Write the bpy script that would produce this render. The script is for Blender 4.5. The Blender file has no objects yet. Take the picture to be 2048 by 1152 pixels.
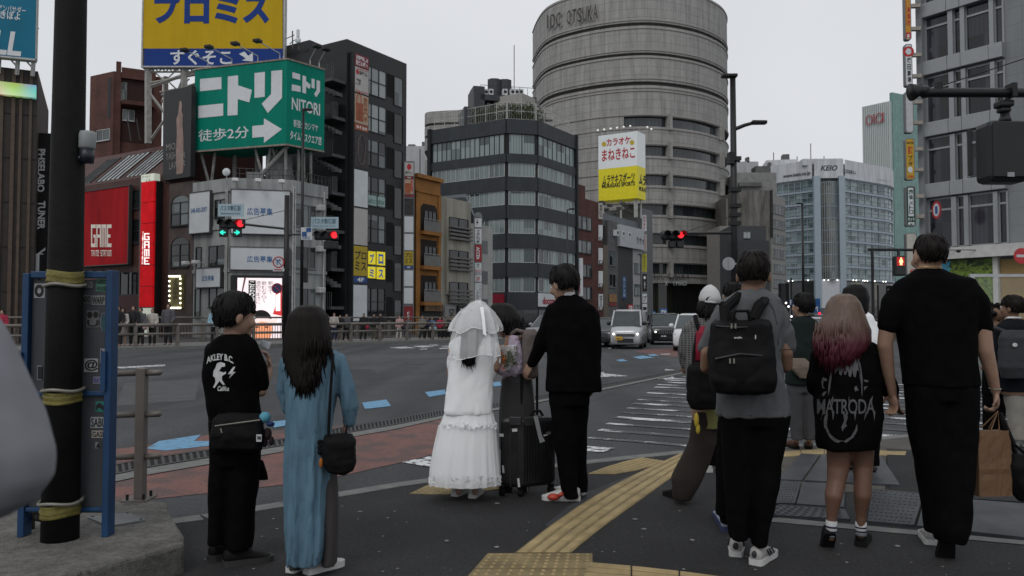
import bpy,bmesh,math,random
import numpy as np
from mathutils import Vector,Matrix,noise
random.seed(7)
R=math.radians
sc=bpy.context.scene
COL=sc.collection
# ------------------------------------------------------------------ camera, world, sun, exposure
CZ,F,TH=1.45,1600.0,math.atan(59/1600.0)
cd=bpy.data.cameras.new('camera');cam=bpy.data.objects.new('camera',cd);COL.objects.link(cam)
cd.sensor_width=36;cd.lens=F/2048*36;cd.clip_end=3000;cd.clip_start=.05
cam.location=(0,0,CZ);cam.rotation_euler=(R(90)+TH,0,0)
cd.dof.use_dof=True;cd.dof.focus_distance=8.0;cd.dof.aperture_fstop=5.6
sc.camera=cam
w=bpy.data.worlds.new('World');sc.world=w;w.use_nodes=True
nt=w.node_tree;bg=nt.nodes['Background']
sk=nt.nodes.new('ShaderNodeTexSky');sk.sky_type='NISHITA';sk.sun_disc=False
SUN_EL,SUN_AZ=R(48),R(205)
sk.sun_elevation=SUN_EL;sk.sun_rotation=SUN_AZ;sk.air_density=1.0;sk.dust_density=4.0
hs=nt.nodes.new('ShaderNodeHueSaturation');hs.inputs['Saturation'].default_value=.12
nt.links.new(sk.outputs[0],hs.inputs['Color'])
tc=nt.nodes.new('ShaderNodeTexCoord');nz=nt.nodes.new('ShaderNodeTexNoise')
nz.inputs['Scale'].default_value=1.6;nz.inputs['Detail'].default_value=3
nt.links.new(tc.outputs['Generated'],nz.inputs['Vector'])
cr=nt.nodes.new('ShaderNodeValToRGB')
cr.color_ramp.elements[0].color=(6.5,6.75,7.15,1);cr.color_ramp.elements[0].position=.3
cr.color_ramp.elements[1].color=(7.7,7.9,8.25,1);cr.color_ramp.elements[1].position=.7
nt.links.new(nz.outputs['Fac'],cr.inputs[0])
mx=nt.nodes.new('ShaderNodeMix');mx.data_type='RGBA';mx.inputs[0].default_value=.9
nt.links.new(hs.outputs[0],mx.inputs[6]);nt.links.new(cr.outputs[0],mx.inputs[7])
nt.links.new(mx.outputs[2],bg.inputs['Color']);bg.inputs['Strength'].default_value=.1
sd=bpy.data.lights.new('sun','SUN');sun=bpy.data.objects.new('sun',sd);COL.objects.link(sun)
sd.energy=.75;sd.angle=R(25);sd.color=(1,.97,.93)
sun.rotation_euler=(R(90)-SUN_EL,0,R(180)-SUN_AZ)
vs=sc.view_settings;vs.view_transform='Standard';vs.look='None';vs.exposure=0.0;vs.gamma=1
sc.cycles.max_bounces=5;sc.cycles.transparent_max_bounces=48
# ------------------------------------------------------------------ picking points off the photograph (2048 x 1152 pixels)
def ray(px,py):
 a,b=(px-1024)/F,(576-py)/F
 return Vector((a,math.cos(TH)-b*math.sin(TH),math.sin(TH)+b*math.cos(TH)))
def at(px,py,Y):
 r=ray(px,py);return Vector((0,0,CZ))+r*(Y/r.y)
def gd(px,py,z=0.0):
 r=ray(px,py);return Vector((0,0,CZ))+r*((z-CZ)/r.z)
def V(*a):return Vector(a)
class Fac:
 """a vertical wall plane: p a ground point (x,y), ang its compass bearing left to right as we face it"""
 def __init__(s,p,ang):
  s.p=Vector((p[0],p[1],0));s.d=Vector((math.sin(ang),math.cos(ang),0));s.n=Vector((s.d.y,-s.d.x,0))
 def uv(s,px,py):
  r=ray(px,py);o=Vector((0,0,CZ));t=(s.p-o).dot(s.n)/r.dot(s.n);q=o+r*t
  return(q-s.p).dot(s.d),q.z
 def u(s,px):return s.uv(px,600)[0]
 def pt(s,u,z,out=0):return s.p+s.d*u+s.n*out+Vector((0,0,z))
 def rc(s,x0,y0,x1,y1):
  u0,z1=s.uv(x0,y0);_,z0=s.uv(x0,y1);return u0,s.u(x1),z0,z1
 def off(s,o):f=Fac(s.p[:2],0);f.d=s.d;f.n=s.n;f.p=s.p+s.n*o;return f
# ------------------------------------------------------------------ materials
MATS={}
def mat(name,rgb=(.5,.5,.5),rough=.7,metal=0,var=.12,scale=3,bump=0,bscale=60,spec=.4,stretch=None,emit=0,rgb2=None,fac=None,sheen=0,alpha=None,coat=0):
 if name in MATS:return MATS[name]
 m=bpy.data.materials.new(name);m.use_nodes=True;t=m.node_tree;b=t.nodes['Principled BSDF']
 b.inputs['Roughness'].default_value=rough;b.inputs['Metallic'].default_value=metal
 b.inputs['Specular IOR Level'].default_value=spec
 if coat:b.inputs['Coat Weight'].default_value=coat;b.inputs['Coat Roughness'].default_value=.06
 if sheen:b.inputs['Sheen Weight'].default_value=sheen
 c=t.nodes.new('ShaderNodeTexCoord');vec=c.outputs['Object']
 if stretch:
  mp=t.nodes.new('ShaderNodeMapping');mp.inputs['Scale'].default_value=stretch
  t.links.new(vec,mp.inputs[0]);vec=mp.outputs[0]
 n=t.nodes.new('ShaderNodeTexNoise');n.inputs['Scale'].default_value=scale;n.inputs['Detail'].default_value=6
 n.inputs['Roughness'].default_value=.62;t.links.new(vec,n.inputs['Vector'])
 r=t.nodes.new('ShaderNodeValToRGB');e=r.color_ramp.elements
 a=tuple(max(0,x*(1-var))for x in rgb);z=rgb2 or tuple(x*(1+var)for x in rgb)
 e[0].color=(*(rgb if rgb2 else a),1);e[1].color=(*z,1)
 e[0].position,e[1].position=fac or(.32,.68)
 t.links.new(n.outputs['Fac'],r.inputs[0]);t.links.new(r.outputs[0],b.inputs['Base Color'])
 if emit:
  t.links.new(r.outputs[0],b.inputs['Emission Color']);b.inputs['Emission Strength'].default_value=emit
 if bump:
  n2=t.nodes.new('ShaderNodeTexNoise');n2.inputs['Scale'].default_value=bscale;n2.inputs['Detail'].default_value=4
  t.links.new(vec,n2.inputs['Vector'])
  bp=t.nodes.new('ShaderNodeBump');bp.inputs['Strength'].default_value=bump;bp.inputs['Distance'].default_value=.02
  t.links.new(n2.outputs['Fac'],bp.inputs['Height']);t.links.new(bp.outputs[0],b.inputs['Normal'])
 if alpha is not None:b.inputs['Alpha'].default_value=alpha
 MATS[name]=m;return m
def N(m,kind):return m.node_tree.nodes.new(kind)
def L(m,a,b):m.node_tree.links.new(a,b)
def tile_mat(name,rgb,joint,w,h,mortar=.02,rough=.7,var=.12,offset=0.0,spec=.4,ang=0.0,stain=.25):
 """flat panels with thin joints in world metres; ang turns the pattern to run along a facade (the u axis is x*sin+y*cos)"""
 if name in MATS:return MATS[name]
 m=mat(name,rgb,rough,var=var,scale=.9,spec=spec);b=m.node_tree.nodes['Principled BSDF']
 src=b.inputs['Base Color'].links[0].from_socket
 c=N(m,'ShaderNodeTexCoord');sp=N(m,'ShaderNodeSeparateXYZ');L(m,c.outputs['Object'],sp.inputs[0])
 m1=N(m,'ShaderNodeMath');m1.operation='MULTIPLY';m1.inputs[1].default_value=math.sin(ang);L(m,sp.outputs[0],m1.inputs[0])
 m2=N(m,'ShaderNodeMath');m2.operation='MULTIPLY_ADD';m2.inputs[1].default_value=math.cos(ang);L(m,sp.outputs[1],m2.inputs[0]);L(m,m1.outputs[0],m2.inputs[2])
 cb=N(m,'ShaderNodeCombineXYZ');L(m,m2.outputs[0],cb.inputs[0]);L(m,sp.outputs[2],cb.inputs[1])
 br=N(m,'ShaderNodeTexBrick');br.offset=offset;br.inputs['Scale'].default_value=1
 br.inputs['Brick Width'].default_value=w;br.inputs['Row Height'].default_value=h;br.inputs['Mortar Size'].default_value=mortar;br.inputs['Mortar Smooth'].default_value=.3
 br.inputs['Color1'].default_value=(1,1,1,1);br.inputs['Color2'].default_value=(1-var,1-var,1-var,1)
 br.inputs['Mortar'].default_value=(*[joint]*3,1);L(m,cb.outputs[0],br.inputs['Vector'])
 mm=N(m,'ShaderNodeMix');mm.data_type='RGBA';mm.blend_type='MULTIPLY';mm.inputs[0].default_value=1
 L(m,src,mm.inputs[6]);L(m,br.outputs['Color'],mm.inputs[7])
 mp=N(m,'ShaderNodeMapping');mp.inputs['Scale'].default_value=(1.3,1.3,.12);L(m,c.outputs['Object'],mp.inputs[0])
 ns=N(m,'ShaderNodeTexNoise');ns.inputs['Scale'].default_value=1.2;ns.inputs['Detail'].default_value=7;L(m,mp.outputs[0],ns.inputs['Vector'])
 rr=N(m,'ShaderNodeValToRGB');rr.color_ramp.elements[0].position=.35;rr.color_ramp.elements[1].position=.62
 rr.color_ramp.elements[0].color=(*[1-stain]*3,1);L(m,ns.outputs['Fac'],rr.inputs[0])
 m3=N(m,'ShaderNodeMix');m3.data_type='RGBA';m3.blend_type='MULTIPLY';m3.inputs[0].default_value=1
 L(m,mm.outputs[2],m3.inputs[6]);L(m,rr.outputs[0],m3.inputs[7]);L(m,m3.outputs[2],b.inputs['Base Color'])
 return m
def glass_mat(name,dark=(.012,.016,.018),pale=(.16,.19,.19),cw=1.1,ch=1.9,amount=.45,rough=.05,ang=0.0,spec=.6):
 """window glass: glossy, with blinds drawn or open behind it pane by pane"""
 if name in MATS:return MATS[name]
 m=mat(name,dark,rough,var=.2,spec=spec);b=m.node_tree.nodes['Principled BSDF']
 c=N(m,'ShaderNodeTexCoord');sp=N(m,'ShaderNodeSeparateXYZ');L(m,c.outputs['Object'],sp.inputs[0])
 m1=N(m,'ShaderNodeMath');m1.operation='MULTIPLY';m1.inputs[1].default_value=math.sin(ang)/cw;L(m,sp.outputs[0],m1.inputs[0])
 m2=N(m,'ShaderNodeMath');m2.operation='MULTIPLY_ADD';m2.inputs[1].default_value=math.cos(ang)/cw;L(m,sp.outputs[1],m2.inputs[0]);L(m,m1.outputs[0],m2.inputs[2])
 f1=N(m,'ShaderNodeMath');f1.operation='FLOOR';L(m,m2.outputs[0],f1.inputs[0])
 m4=N(m,'ShaderNodeMath');m4.operation='MULTIPLY';m4.inputs[1].default_value=1/ch;L(m,sp.outputs[2],m4.inputs[0])
 f2=N(m,'ShaderNodeMath');f2.operation='FLOOR';L(m,m4.outputs[0],f2.inputs[0])
 cb=N(m,'ShaderNodeCombineXYZ');L(m,f1.outputs[0],cb.inputs[0]);L(m,f2.outputs[0],cb.inputs[1])
 wn=N(m,'ShaderNodeTexWhiteNoise');L(m,cb.outputs[0],wn.inputs['Vector'])
 r=N(m,'ShaderNodeValToRGB');e=r.color_ramp.elements
 e[0].position=max(0,1-amount-.25);e[0].color=(*dark,1);e[1].position=min(1,1-amount+.3);e[1].color=(*pale,1)
 L(m,wn.outputs['Value'],r.inputs[0])
 wv=N(m,'ShaderNodeTexWave');wv.inputs['Scale'].default_value=2.2/cw;wv.inputs['Distortion'].default_value=1.5
 cc=N(m,'ShaderNodeCombineXYZ');L(m,m2.outputs[0],cc.inputs[0]);L(m,cc.outputs[0],wv.inputs['Vector'])
 mm=N(m,'ShaderNodeMix');mm.data_type='RGBA';mm.blend_type='MULTIPLY';mm.inputs[0].default_value=.35
 L(m,r.outputs[0],mm.inputs[6]);L(m,wv.outputs['Color'],mm.inputs[7]);L(m,mm.outputs[2],b.inputs['Base Color'])
 return m
# ------------------------------------------------------------------ mesh building
ORG={}
def org(o):return ORG.get(o.name,Vector((0,0,0)))if o else Vector((0,0,0))
class MB:
 def __init__(s):s.v=[];s.f=[];s.mi=[];s.cur=0
 def face(s,pts):
  i=len(s.v);s.v+=[tuple(p)for p in pts];s.f.append(tuple(range(i,i+len(pts))));s.mi.append(s.cur);return s
 def raw(s,vs,fs):
  i=len(s.v);s.v+=[tuple(p)for p in vs];s.f+=[tuple(k+i for k in f)for f in fs];s.mi+=[s.cur]*len(fs);return s
 def hexa(s,p):
  return s.raw(p,[(3,2,1,0),(4,5,6,7),(0,1,5,4),(1,2,6,5),(2,3,7,6),(3,0,4,7)])
 def box(s,c,e,rz=0,M=None):
  a,b,h=e[0]/2,e[1]/2,e[2]/2;c=Vector(c);Q=M or Matrix.Rotation(rz,3,'Z')
  return s.hexa([c+Q@Vector(q)for q in((-a,-b,-h),(a,-b,-h),(a,b,-h),(-a,b,-h),(-a,-b,h),(a,-b,h),(a,b,h),(-a,b,h))])
 def fbox(s,f,u0,u1,z0,z1,o0,o1):
  return s.hexa([f.pt(u,z,o)for z in(z0,z1)for u,o in((u0,o1),(u1,o1),(u1,o0),(u0,o0))])
 def fquad(s,f,u0,u1,z0,z1,o=0):
  return s.face([f.pt(u0,z0,o),f.pt(u1,z0,o),f.pt(u1,z1,o),f.pt(u0,z1,o)])
 def prism(s,poly,z0,z1):
  n=len(poly);a=[Vector((p[0],p[1],z0))for p in poly];b=[Vector((p[0],p[1],z1))for p in poly]
  return s.raw(a+b,[tuple(range(n))[::-1],tuple(range(n,2*n))]+[(i,(i+1)%n,n+(i+1)%n,n+i)for i in range(n)])
 def extr(s,poly,vec):
  n=len(poly);vec=Vector(vec);a=[Vector(p)for p in poly]
  return s.raw(a+[p+vec for p in a],[tuple(range(n)),tuple(range(n,2*n))[::-1]]+[(i,n+i,n+(i+1)%n,(i+1)%n)for i in range(n)])
 def tube(s,pts,r,n=8,cap=True):
  pts=[Vector(p)for p in pts];rs=r if isinstance(r,(list,tuple))else[r]*len(pts);base=len(s.v);up=None
  for i,p in enumerate(pts):
   t=(pts[min(i+1,len(pts)-1)]-pts[max(i-1,0)]);t=t.normalized()if t.length>1e-9 else Vector((0,0,1))
   if up is None:up=Vector((0,0,1))if abs(t.z)<.9 else Vector((1,0,0))
   a=t.cross(up).normalized();b=a.cross(t);up=b
   s.v+=[tuple(p+(a*math.cos(2*math.pi*k/n)+b*math.sin(2*math.pi*k/n))*rs[i])for k in range(n)]
  m=len(pts);fs=[(base+i*n+k,base+i*n+(k+1)%n,base+(i+1)*n+(k+1)%n,base+(i+1)*n+k)for i in range(m-1)for k in range(n)]
  if cap:fs+=[tuple(base+k for k in range(n))[::-1],tuple(base+(m-1)*n+k for k in range(n))]
  s.f+=fs;s.mi+=[s.cur]*len(fs);return s
 def loft(s,rings,cap=True):
  """rings: lists of equally many points"""
  n=len(rings[0]);b=len(s.v)
  for r in rings:s.v+=[tuple(p)for p in r]
  fs=[(b+i*n+k,b+i*n+(k+1)%n,b+(i+1)*n+(k+1)%n,b+(i+1)*n+k)for i in range(len(rings)-1)for k in range(n)]
  if cap:fs+=[tuple(b+k for k in range(n))[::-1],tuple(b+(len(rings)-1)*n+k for k in range(n))]
  s.f+=fs;s.mi+=[s.cur]*len(fs);return s
 def ball(s,c,r,nu=14,nv=9,M=None):
  c=Vector(c);r=Vector(r)if hasattr(r,'__len__')else Vector((r,r,r));Q=M or Matrix.Identity(3);b=len(s.v)
  s.v+=[tuple(c+Q@Vector((0,0,r.z)))]
  for j in range(1,nv):
   a=math.pi*j/nv
   s.v+=[tuple(c+Q@Vector((r.x*math.sin(a)*math.cos(2*math.pi*k/nu),r.y*math.sin(a)*math.sin(2*math.pi*k/nu),r.z*math.cos(a))))for k in range(nu)]
  s.v+=[tuple(c+Q@Vector((0,0,-r.z)))];e=len(s.v)-1
  fs=[(b,b+1+k,b+1+(k+1)%nu)for k in range(nu)]
  for j in range(nv-2):
   o=b+1+j*nu;fs+=[(o+k,o+nu+k,o+nu+(k+1)%nu,o+(k+1)%nu)for k in range(nu)]
  o=b+1+(nv-2)*nu;fs+=[(o+k,e,o+(k+1)%nu)for k in range(nu)]
  s.f+=fs;s.mi+=[s.cur]*len(fs);return s
 def mesh(s,name,mats,o=Vector((0,0,0)),smooth=False):
  me=bpy.data.meshes.new(name);me.from_pydata([(x-o.x,y-o.y,z-o.z)for x,y,z in s.v],[],s.f)
  mats=mats if isinstance(mats,(list,tuple))else[mats]
  for m in mats:me.materials.append(m)
  if len(mats)>1:me.polygons.foreach_set('material_index',s.mi)
  if smooth:me.polygons.foreach_set('use_smooth',[True]*len(me.polygons))
  me.update();return me
 def builds(s,name,m,parent,smooth=False):
  """each connected piece as a part of its own"""
  p=list(range(len(s.v)))
  def find(a):
   while p[a]!=a:p[a]=p[p[a]];a=p[a]
   return a
  for f in s.f:
   for k in f[1:]:p[find(k)]=find(f[0])
  gr={}
  for f in s.f:gr.setdefault(find(f[0]),[]).append(f)
  out=[]
  for fs in gr.values():
   ids=sorted({k for f in fs for k in f});mp={k:i for i,k in enumerate(ids)};b=MB();b.raw([s.v[k]for k in ids],[tuple(mp[k]for k in f)for f in fs]);out.append(b.build(name,m,parent,smooth))
  return out[0]
 def build(s,name,mats,parent=None,smooth=False,bevel=0,base=None,recalc=True):
  if parent is None and base is None and s.v:
   a=np.array(s.v);base=Vector(((a[:,0].min()+a[:,0].max())/2,(a[:,1].min()+a[:,1].max())/2,a[:,2].min()))
  g=org(parent)if parent else base
  me=s.mesh(name,mats,g,smooth)
  if recalc:
   bm=bmesh.new();bm.from_mesh(me);bmesh.ops.recalc_face_normals(bm,faces=bm.faces);bm.to_mesh(me);bm.free()
  return link(name,me,parent,g,bevel)
def link(name,me,parent,g,bevel=0):
 o=bpy.data.objects.new(name,me);COL.objects.link(o);ORG[o.name]=g
 if parent:o.parent=parent
 else:o.location=g
 if bevel:
  b=o.modifiers.new('bevel','BEVEL');b.width=bevel;b.segments=2;b.limit_method='ANGLE';b.angle_limit=R(40)
 return o
def tag(o,label,cat,group=None,kind=None):
 o['label']=label;o['category']=cat
 if group:o['group']=group
 if kind:o['kind']=kind
 return o
def thing(name,label,cat,base,group=None):
 o=bpy.data.objects.new(name,None);COL.objects.link(o);base=Vector(base);o.location=base;ORG[o.name]=base;o.empty_display_size=.2
 return tag(o,label,cat,group)
def struct(o):o['kind']='structure';return o
def copy_thing(root,delta,label=None):
 r=root.copy();COL.objects.link(r);r.location=root.location+Vector(delta);ORG[r.name]=org(root)+Vector(delta)
 if label:r['label']=label
 for ch in list(root.children):
  c=ch.copy();COL.objects.link(c);c.parent=r;ORG[c.name]=ORG[r.name]
  for g in list(ch.children):
   d=g.copy();COL.objects.link(d);d.parent=c;ORG[d.name]=ORG[r.name]
 return r
# ------------------------------------------------------------------ lettering
DG=None
def text_mesh(s,bold=.0,spacing=1.0,shear=0,align='CENTER'):
 c=bpy.data.curves.new('t','FONT');c.body=s;c.offset=bold;c.space_character=spacing;c.shear=shear;c.align_x=align;c.resolution_u=3
 o=bpy.data.objects.new('t',c);COL.objects.link(o);dg=bpy.context.evaluated_depsgraph_get()
 m=bpy.data.meshes.new_from_object(o.evaluated_get(dg));vs=[v.co.copy()for v in m.vertices];fs=[tuple(p.vertices)for p in m.polygons]
 bpy.data.objects.remove(o);bpy.data.curves.remove(c);bpy.data.meshes.remove(m);return vs,fs
TC={}
def put_text(mb,s,o,ux,uy,w,h,bold=0.0,vertical=False,spacing=1.0,shear=0,flip=False):
 """write s into mb, filling the box w x h centred on o along ux (right) and uy (up)"""
 if vertical:
  n=len(s);ch=h/n
  for i,c in enumerate(s):
   if c!=' ':put_text(mb,c,o+uy*(h/2-ch*(i+.5)),ux,uy,w*(.25 if c in 'ー、。' else 1),ch*.88,bold)
  return mb
 k=(s,bold,spacing,shear)
 if k not in TC:TC[k]=text_mesh(s,bold,spacing,shear)
 vs,fs=TC[k]
 if not vs:return mb
 x0,x1=min(v.x for v in vs),max(v.x for v in vs);y0,y1=min(v.y for v in vs),max(v.y for v in vs)
 a,b=w/max(x1-x0,1e-6),h/max(y1-y0,1e-6)
 return mb.raw([o+ux*((v.x-(x0+x1)/2)*a)+uy*((v.y-(y0+y1)/2)*b)for v in vs],fs)
def ftext(f,s,u0,u1,z0,z1,out,m,parent,bold=0.0,vertical=False,name='lettering',spacing=1.0,shear=0):
 mb=MB();put_text(mb,s,f.pt((u0+u1)/2,(z0+z1)/2,out),f.d,Vector((0,0,1)),u1-u0,z1-z0,bold,vertical,spacing,shear)
 return mb.build(name,m,parent,recalc=False)
def polysf(mb,f,pts,out):
 """a filled shape on a facade given by (u,z)"""
 return mb.face([f.pt(u,z,out)for u,z in pts])
Z=Vector((0,0,1))
# ================================================================== GROUND, ROAD, PAVEMENT
RZ=-.03
asph=mat('road_asphalt',(.05,.052,.056),.75,var=.22,scale=.35,bump=.5,bscale=220,spec=.35)
def streaks(m,ang,lo=.72):
 b=m.node_tree.nodes['Principled BSDF'];src=b.inputs['Base Color'].links[0].from_socket;c=N(m,'ShaderNodeTexCoord');mp=N(m,'ShaderNodeMapping');mp.inputs['Rotation'].default_value=(0,0,ang);mp.inputs['Scale'].default_value=(1.1,.05,1);L(m,c.outputs['Object'],mp.inputs[0])
 n=N(m,'ShaderNodeTexNoise');n.inputs['Scale'].default_value=.8;n.inputs['Detail'].default_value=4;L(m,mp.outputs[0],n.inputs['Vector']);r=N(m,'ShaderNodeValToRGB');r.color_ramp.elements[0].position=.38;r.color_ramp.elements[0].color=(lo,lo,lo,1);r.color_ramp.elements[1].position=.6;r.color_ramp.elements[1].color=(1.18,1.18,1.18,1);L(m,n.outputs['Fac'],r.inputs[0])
 mm=N(m,'ShaderNodeMix');mm.data_type='RGBA';mm.blend_type='MULTIPLY';mm.inputs[0].default_value=1;L(m,src,mm.inputs[6]);L(m,r.outputs[0],mm.inputs[7]);L(m,mm.outputs[2],b.inputs['Base Color'])
def fleck(m,amt=.012,col=(.22,.22,.22),sc1=90):
 b=m.node_tree.nodes['Principled BSDF'];src=b.inputs['Base Color'].links[0].from_socket
 c=N(m,'ShaderNodeTexCoord');vo=N(m,'ShaderNodeTexVoronoi');vo.inputs['Scale'].default_value=sc1;L(m,c.outputs['Object'],vo.inputs['Vector'])
 wn=N(m,'ShaderNodeMath');wn.operation='LESS_THAN';wn.inputs[1].default_value=.2
 L(m,vo.outputs['Distance'],wn.inputs[0])
 sp=N(m,'ShaderNodeSeparateColor');L(m,vo.outputs['Color'],sp.inputs[0])
 g=N(m,'ShaderNodeMath');g.operation='GREATER_THAN';g.inputs[1].default_value=1-amt;L(m,sp.outputs[0],g.inputs[0])
 k=N(m,'ShaderNodeMath');k.operation='MULTIPLY';L(m,wn.outputs[0],k.inputs[0]);L(m,g.outputs[0],k.inputs[1])
 mm=N(m,'ShaderNodeMix');mm.data_type='RGBA';L(m,k.outputs[0],mm.inputs[0]);L(m,src,mm.inputs[6]);mm.inputs[7].default_value=(*col,1)
 L(m,mm.outputs[2],b.inputs['Base Color']);return m
def worn(name,rgb,base,amount=.5,scale=9,fine=70):
 """road paint worn through to the asphalt"""
 m=mat(name,rgb,.65,var=.12,scale=6);b=m.node_tree.nodes['Principled BSDF'];src=b.inputs['Base Color'].links[0].from_socket
 c=N(m,'ShaderNodeTexCoord');n1=N(m,'ShaderNodeTexNoise');n1.inputs['Scale'].default_value=scale;n1.inputs['Detail'].default_value=2;L(m,c.outputs['Object'],n1.inputs['Vector'])
 n2=N(m,'ShaderNodeTexNoise');n2.inputs['Scale'].default_value=fine;n2.inputs['Detail'].default_value=3;L(m,c.outputs['Object'],n2.inputs['Vector'])
 a=N(m,'ShaderNodeMath');a.operation='MULTIPLY_ADD';a.inputs[1].default_value=.55;L(m,n2.outputs['Fac'],a.inputs[0]);L(m,n1.outputs['Fac'],a.inputs[2])
 r=N(m,'ShaderNodeValToRGB');r.color_ramp.elements[0].position=.98-.4*amount-.04;r.color_ramp.elements[1].position=.98-.4*amount+.03
 L(m,a.outputs[0],r.inputs[0]);mm=N(m,'ShaderNodeMix');mm.data_type='RGBA';L(m,r.outputs[0],mm.inputs[0]);L(m,src,mm.inputs[6]);mm.inputs[7].default_value=(*base,1)
 L(m,mm.outputs[2],b.inputs['Base Color']);return m
streaks(asph,R(32));fleck(asph,.02,(.13,.13,.13),60)
pav=fleck(mat('pavement_asphalt',(.0235,.0235,.0245),.8,var=.3,scale=.8,bump=.6,bscale=260,spec=.3),.02,(.16,.16,.16),55)
white_p=worn('road_paint_white',(.62,.64,.65),(.06,.062,.066),.45)
white_w=worn('crosswalk_paint',(.58,.6,.61),(.055,.057,.06),.62,1.6,38)
blue_p=worn('road_paint_blue',(.125,.29,.45),(.085,.12,.155),.16)
red_p=worn('red_lane_paint',(.15,.066,.054),(.085,.052,.048),.42,2.5,60)
kerb_m=mat('kerb_stone',(.15,.15,.145),.85,var=.2,scale=8,bump=.4,bscale=90)
conc=fleck(mat('plinth_concrete',(.13,.125,.115),.9,var=.3,scale=6,bump=.8,bscale=120),.08,(.06,.06,.055),70)
ydot=mat('tactile_yellow',(.31,.235,.115),.8,var=.28,scale=3,bump=.3,bscale=80)
steel_m=mat('dark_steel_plate',(.055,.06,.067),.55,.3,var=.3,scale=2.5,bump=.2)
black_m=mat('black_metal',(.012,.012,.013),.45,.2,var=.2,spec=.4)
g=MB();g.face([(-700,-60,RZ),(700,-60,RZ),(700,1200,RZ),(-700,1200,RZ)])
struct(g.build('ground',asph,base=Vector((0,0,RZ))))
def strip(name,up,lo,m,z,structure=True):
 mb=MB();n=len(up)
 for i in range(n-1):mb.face([gd(*lo[i],z),gd(*lo[i+1],z),gd(*up[i+1],z),gd(*up[i],z)])
 return struct(mb.build(name,m))
K=[(-500,1140),(-100,1085),(200,1052),(330,1040),(400,1031),(560,1005),(660,988),(780,968),(860,957),(1000,941),(1150,924),(1260,912),(1360,902),(1500,897),(1650,885),(1830,868),(2100,858),(2500,850),(3200,845)]
mb=MB();pts=[gd(x,y,0)for x,y in K]
mb.face([V(pts[0].x,-20,0),V(60,-20,0)]+[V(60,pts[-1].y,0)]+pts[::-1])
mb.extr([V(p.x,p.y,-.06)for p in pts]+[V(p.x,p.y+.002,-.06)for p in pts[::-1]],(0,0,.058))
def grain(m,lo,hi,sc1):
 b=m.node_tree.nodes['Principled BSDF'];src=b.inputs['Base Color'].links[0].from_socket;c=N(m,'ShaderNodeTexCoord');n=N(m,'ShaderNodeTexNoise');n.inputs['Scale'].default_value=sc1;n.inputs['Detail'].default_value=5;n.inputs['Roughness'].default_value=.75;L(m,c.outputs['Object'],n.inputs['Vector'])
 r=N(m,'ShaderNodeMapRange');r.inputs[1].default_value=.32;r.inputs[2].default_value=.68;r.inputs[3].default_value=lo;r.inputs[4].default_value=hi;L(m,n.outputs['Fac'],r.inputs[0]);mm=N(m,'ShaderNodeMix');mm.data_type='RGBA';mm.blend_type='MULTIPLY';mm.inputs[0].default_value=1;L(m,src,mm.inputs[6]);L(m,r.outputs[0],mm.inputs[7]);L(m,mm.outputs[2],b.inputs['Base Color'])
grain(pav,.55,1.5,38);grain(asph,.6,1.45,22);grain(conc,.6,1.4,30);grain(red_p,.65,1.35,25)
struct(mb.build('pavement',pav,base=Vector((0,0,0))))
mb=MB()
for i in range(len(pts)-1):
 a,b=pts[i],pts[i+1];n=max(1,int((b-a).length/.6));q=(b-a).normalized();pr=V(q.y,-q.x,0)
 for k in range(n):
  s,e=a.lerp(b,k/n)+q*.006,a.lerp(b,(k+1)/n)-q*.006
  mb.hexa([s+pr*.0,e,e+pr*.15,s+pr*.15]and[V(*(v.x,v.y,zz))for zz in(-.05,.006)for v in(s,e,e+pr*.16,s+pr*.16)])
struct(mb.build('kerb',kerb_m,base=Vector((0,0,0))))
DU=[(60,968),(160,946),(290,918),(430,899),(560,880),(690,855),(790,839),(880,822),(1000,806),(1200,770),(1370,738),(1600,706),(1800,686)]
DL=[(60,988),(160,965),(290,937),(430,914),(560,893),(690,867),(790,850),(880,832),(1000,814),(1200,777),(1370,743),(1600,709),(1800,688)]
SL=[(60,1001),(160,978),(290,950),(430,926),(560,904),(690,876),(790,858),(880,838),(1000,819),(1200,781),(1370,746),(1600,711),(1800,689)]
strip('drain_kerb',DL,SL,kerb_m,RZ+.012)
mb=MB();bar=MB()
ua,la=[gd(x,y,RZ+.004)for x,y in DU],[gd(x,y,RZ+.004)for x,y in DL]
for i in range(len(ua)-1):mb.face([la[i],la[i+1],ua[i+1],ua[i]])
struct(mb.build('drain_channel',mat('drain_dark',(.008,.008,.009),.9)))
for i in range(len(ua)-1):
 n=max(1,int((ua[i+1]-ua[i]).length/.075))
 for k in range(n):
  a0,a1=ua[i].lerp(ua[i+1],(k+.1)/n),ua[i].lerp(ua[i+1],(k+.55)/n);b0,b1=la[i].lerp(la[i+1],(k+.35)/n),la[i].lerp(la[i+1],(k+.8)/n)
  bar.face([p+V(0,0,.01)for p in(b0,b1,a1,a0)])
 for l in(ua,la):
  q=(l[i+1]-l[i]).normalized();pr=V(-q.y,q.x,0)*.02
  bar.face([l[i]-pr+V(0,0,.014),l[i+1]-pr+V(0,0,.014),l[i+1]+pr+V(0,0,.014),l[i]+pr+V(0,0,.014)])
tag(bar.build('drain_grating',mat('grating_steel',(.06,.06,.062),.5,.5)),'long grey steel drain grating along the road edge behind the couple','grating')
strip('red_lane',[(60,1001),(160,978),(290,950),(430,926),(560,904),(690,876),(790,858),(880,838),(960,826)],[(60,1010),(160,1006),(290,999),(420,986),(560,970),(680,952),(800,925),(868,908),(900,898)],red_p,RZ+.004)
strip('red_lane',[(60,925),(160,906),(290,891),(420,869),(580,859),(690,850)],[(60,967),(160,945),(290,917),(430,898),(560,879),(690,854)],red_p,RZ+.004)
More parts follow.
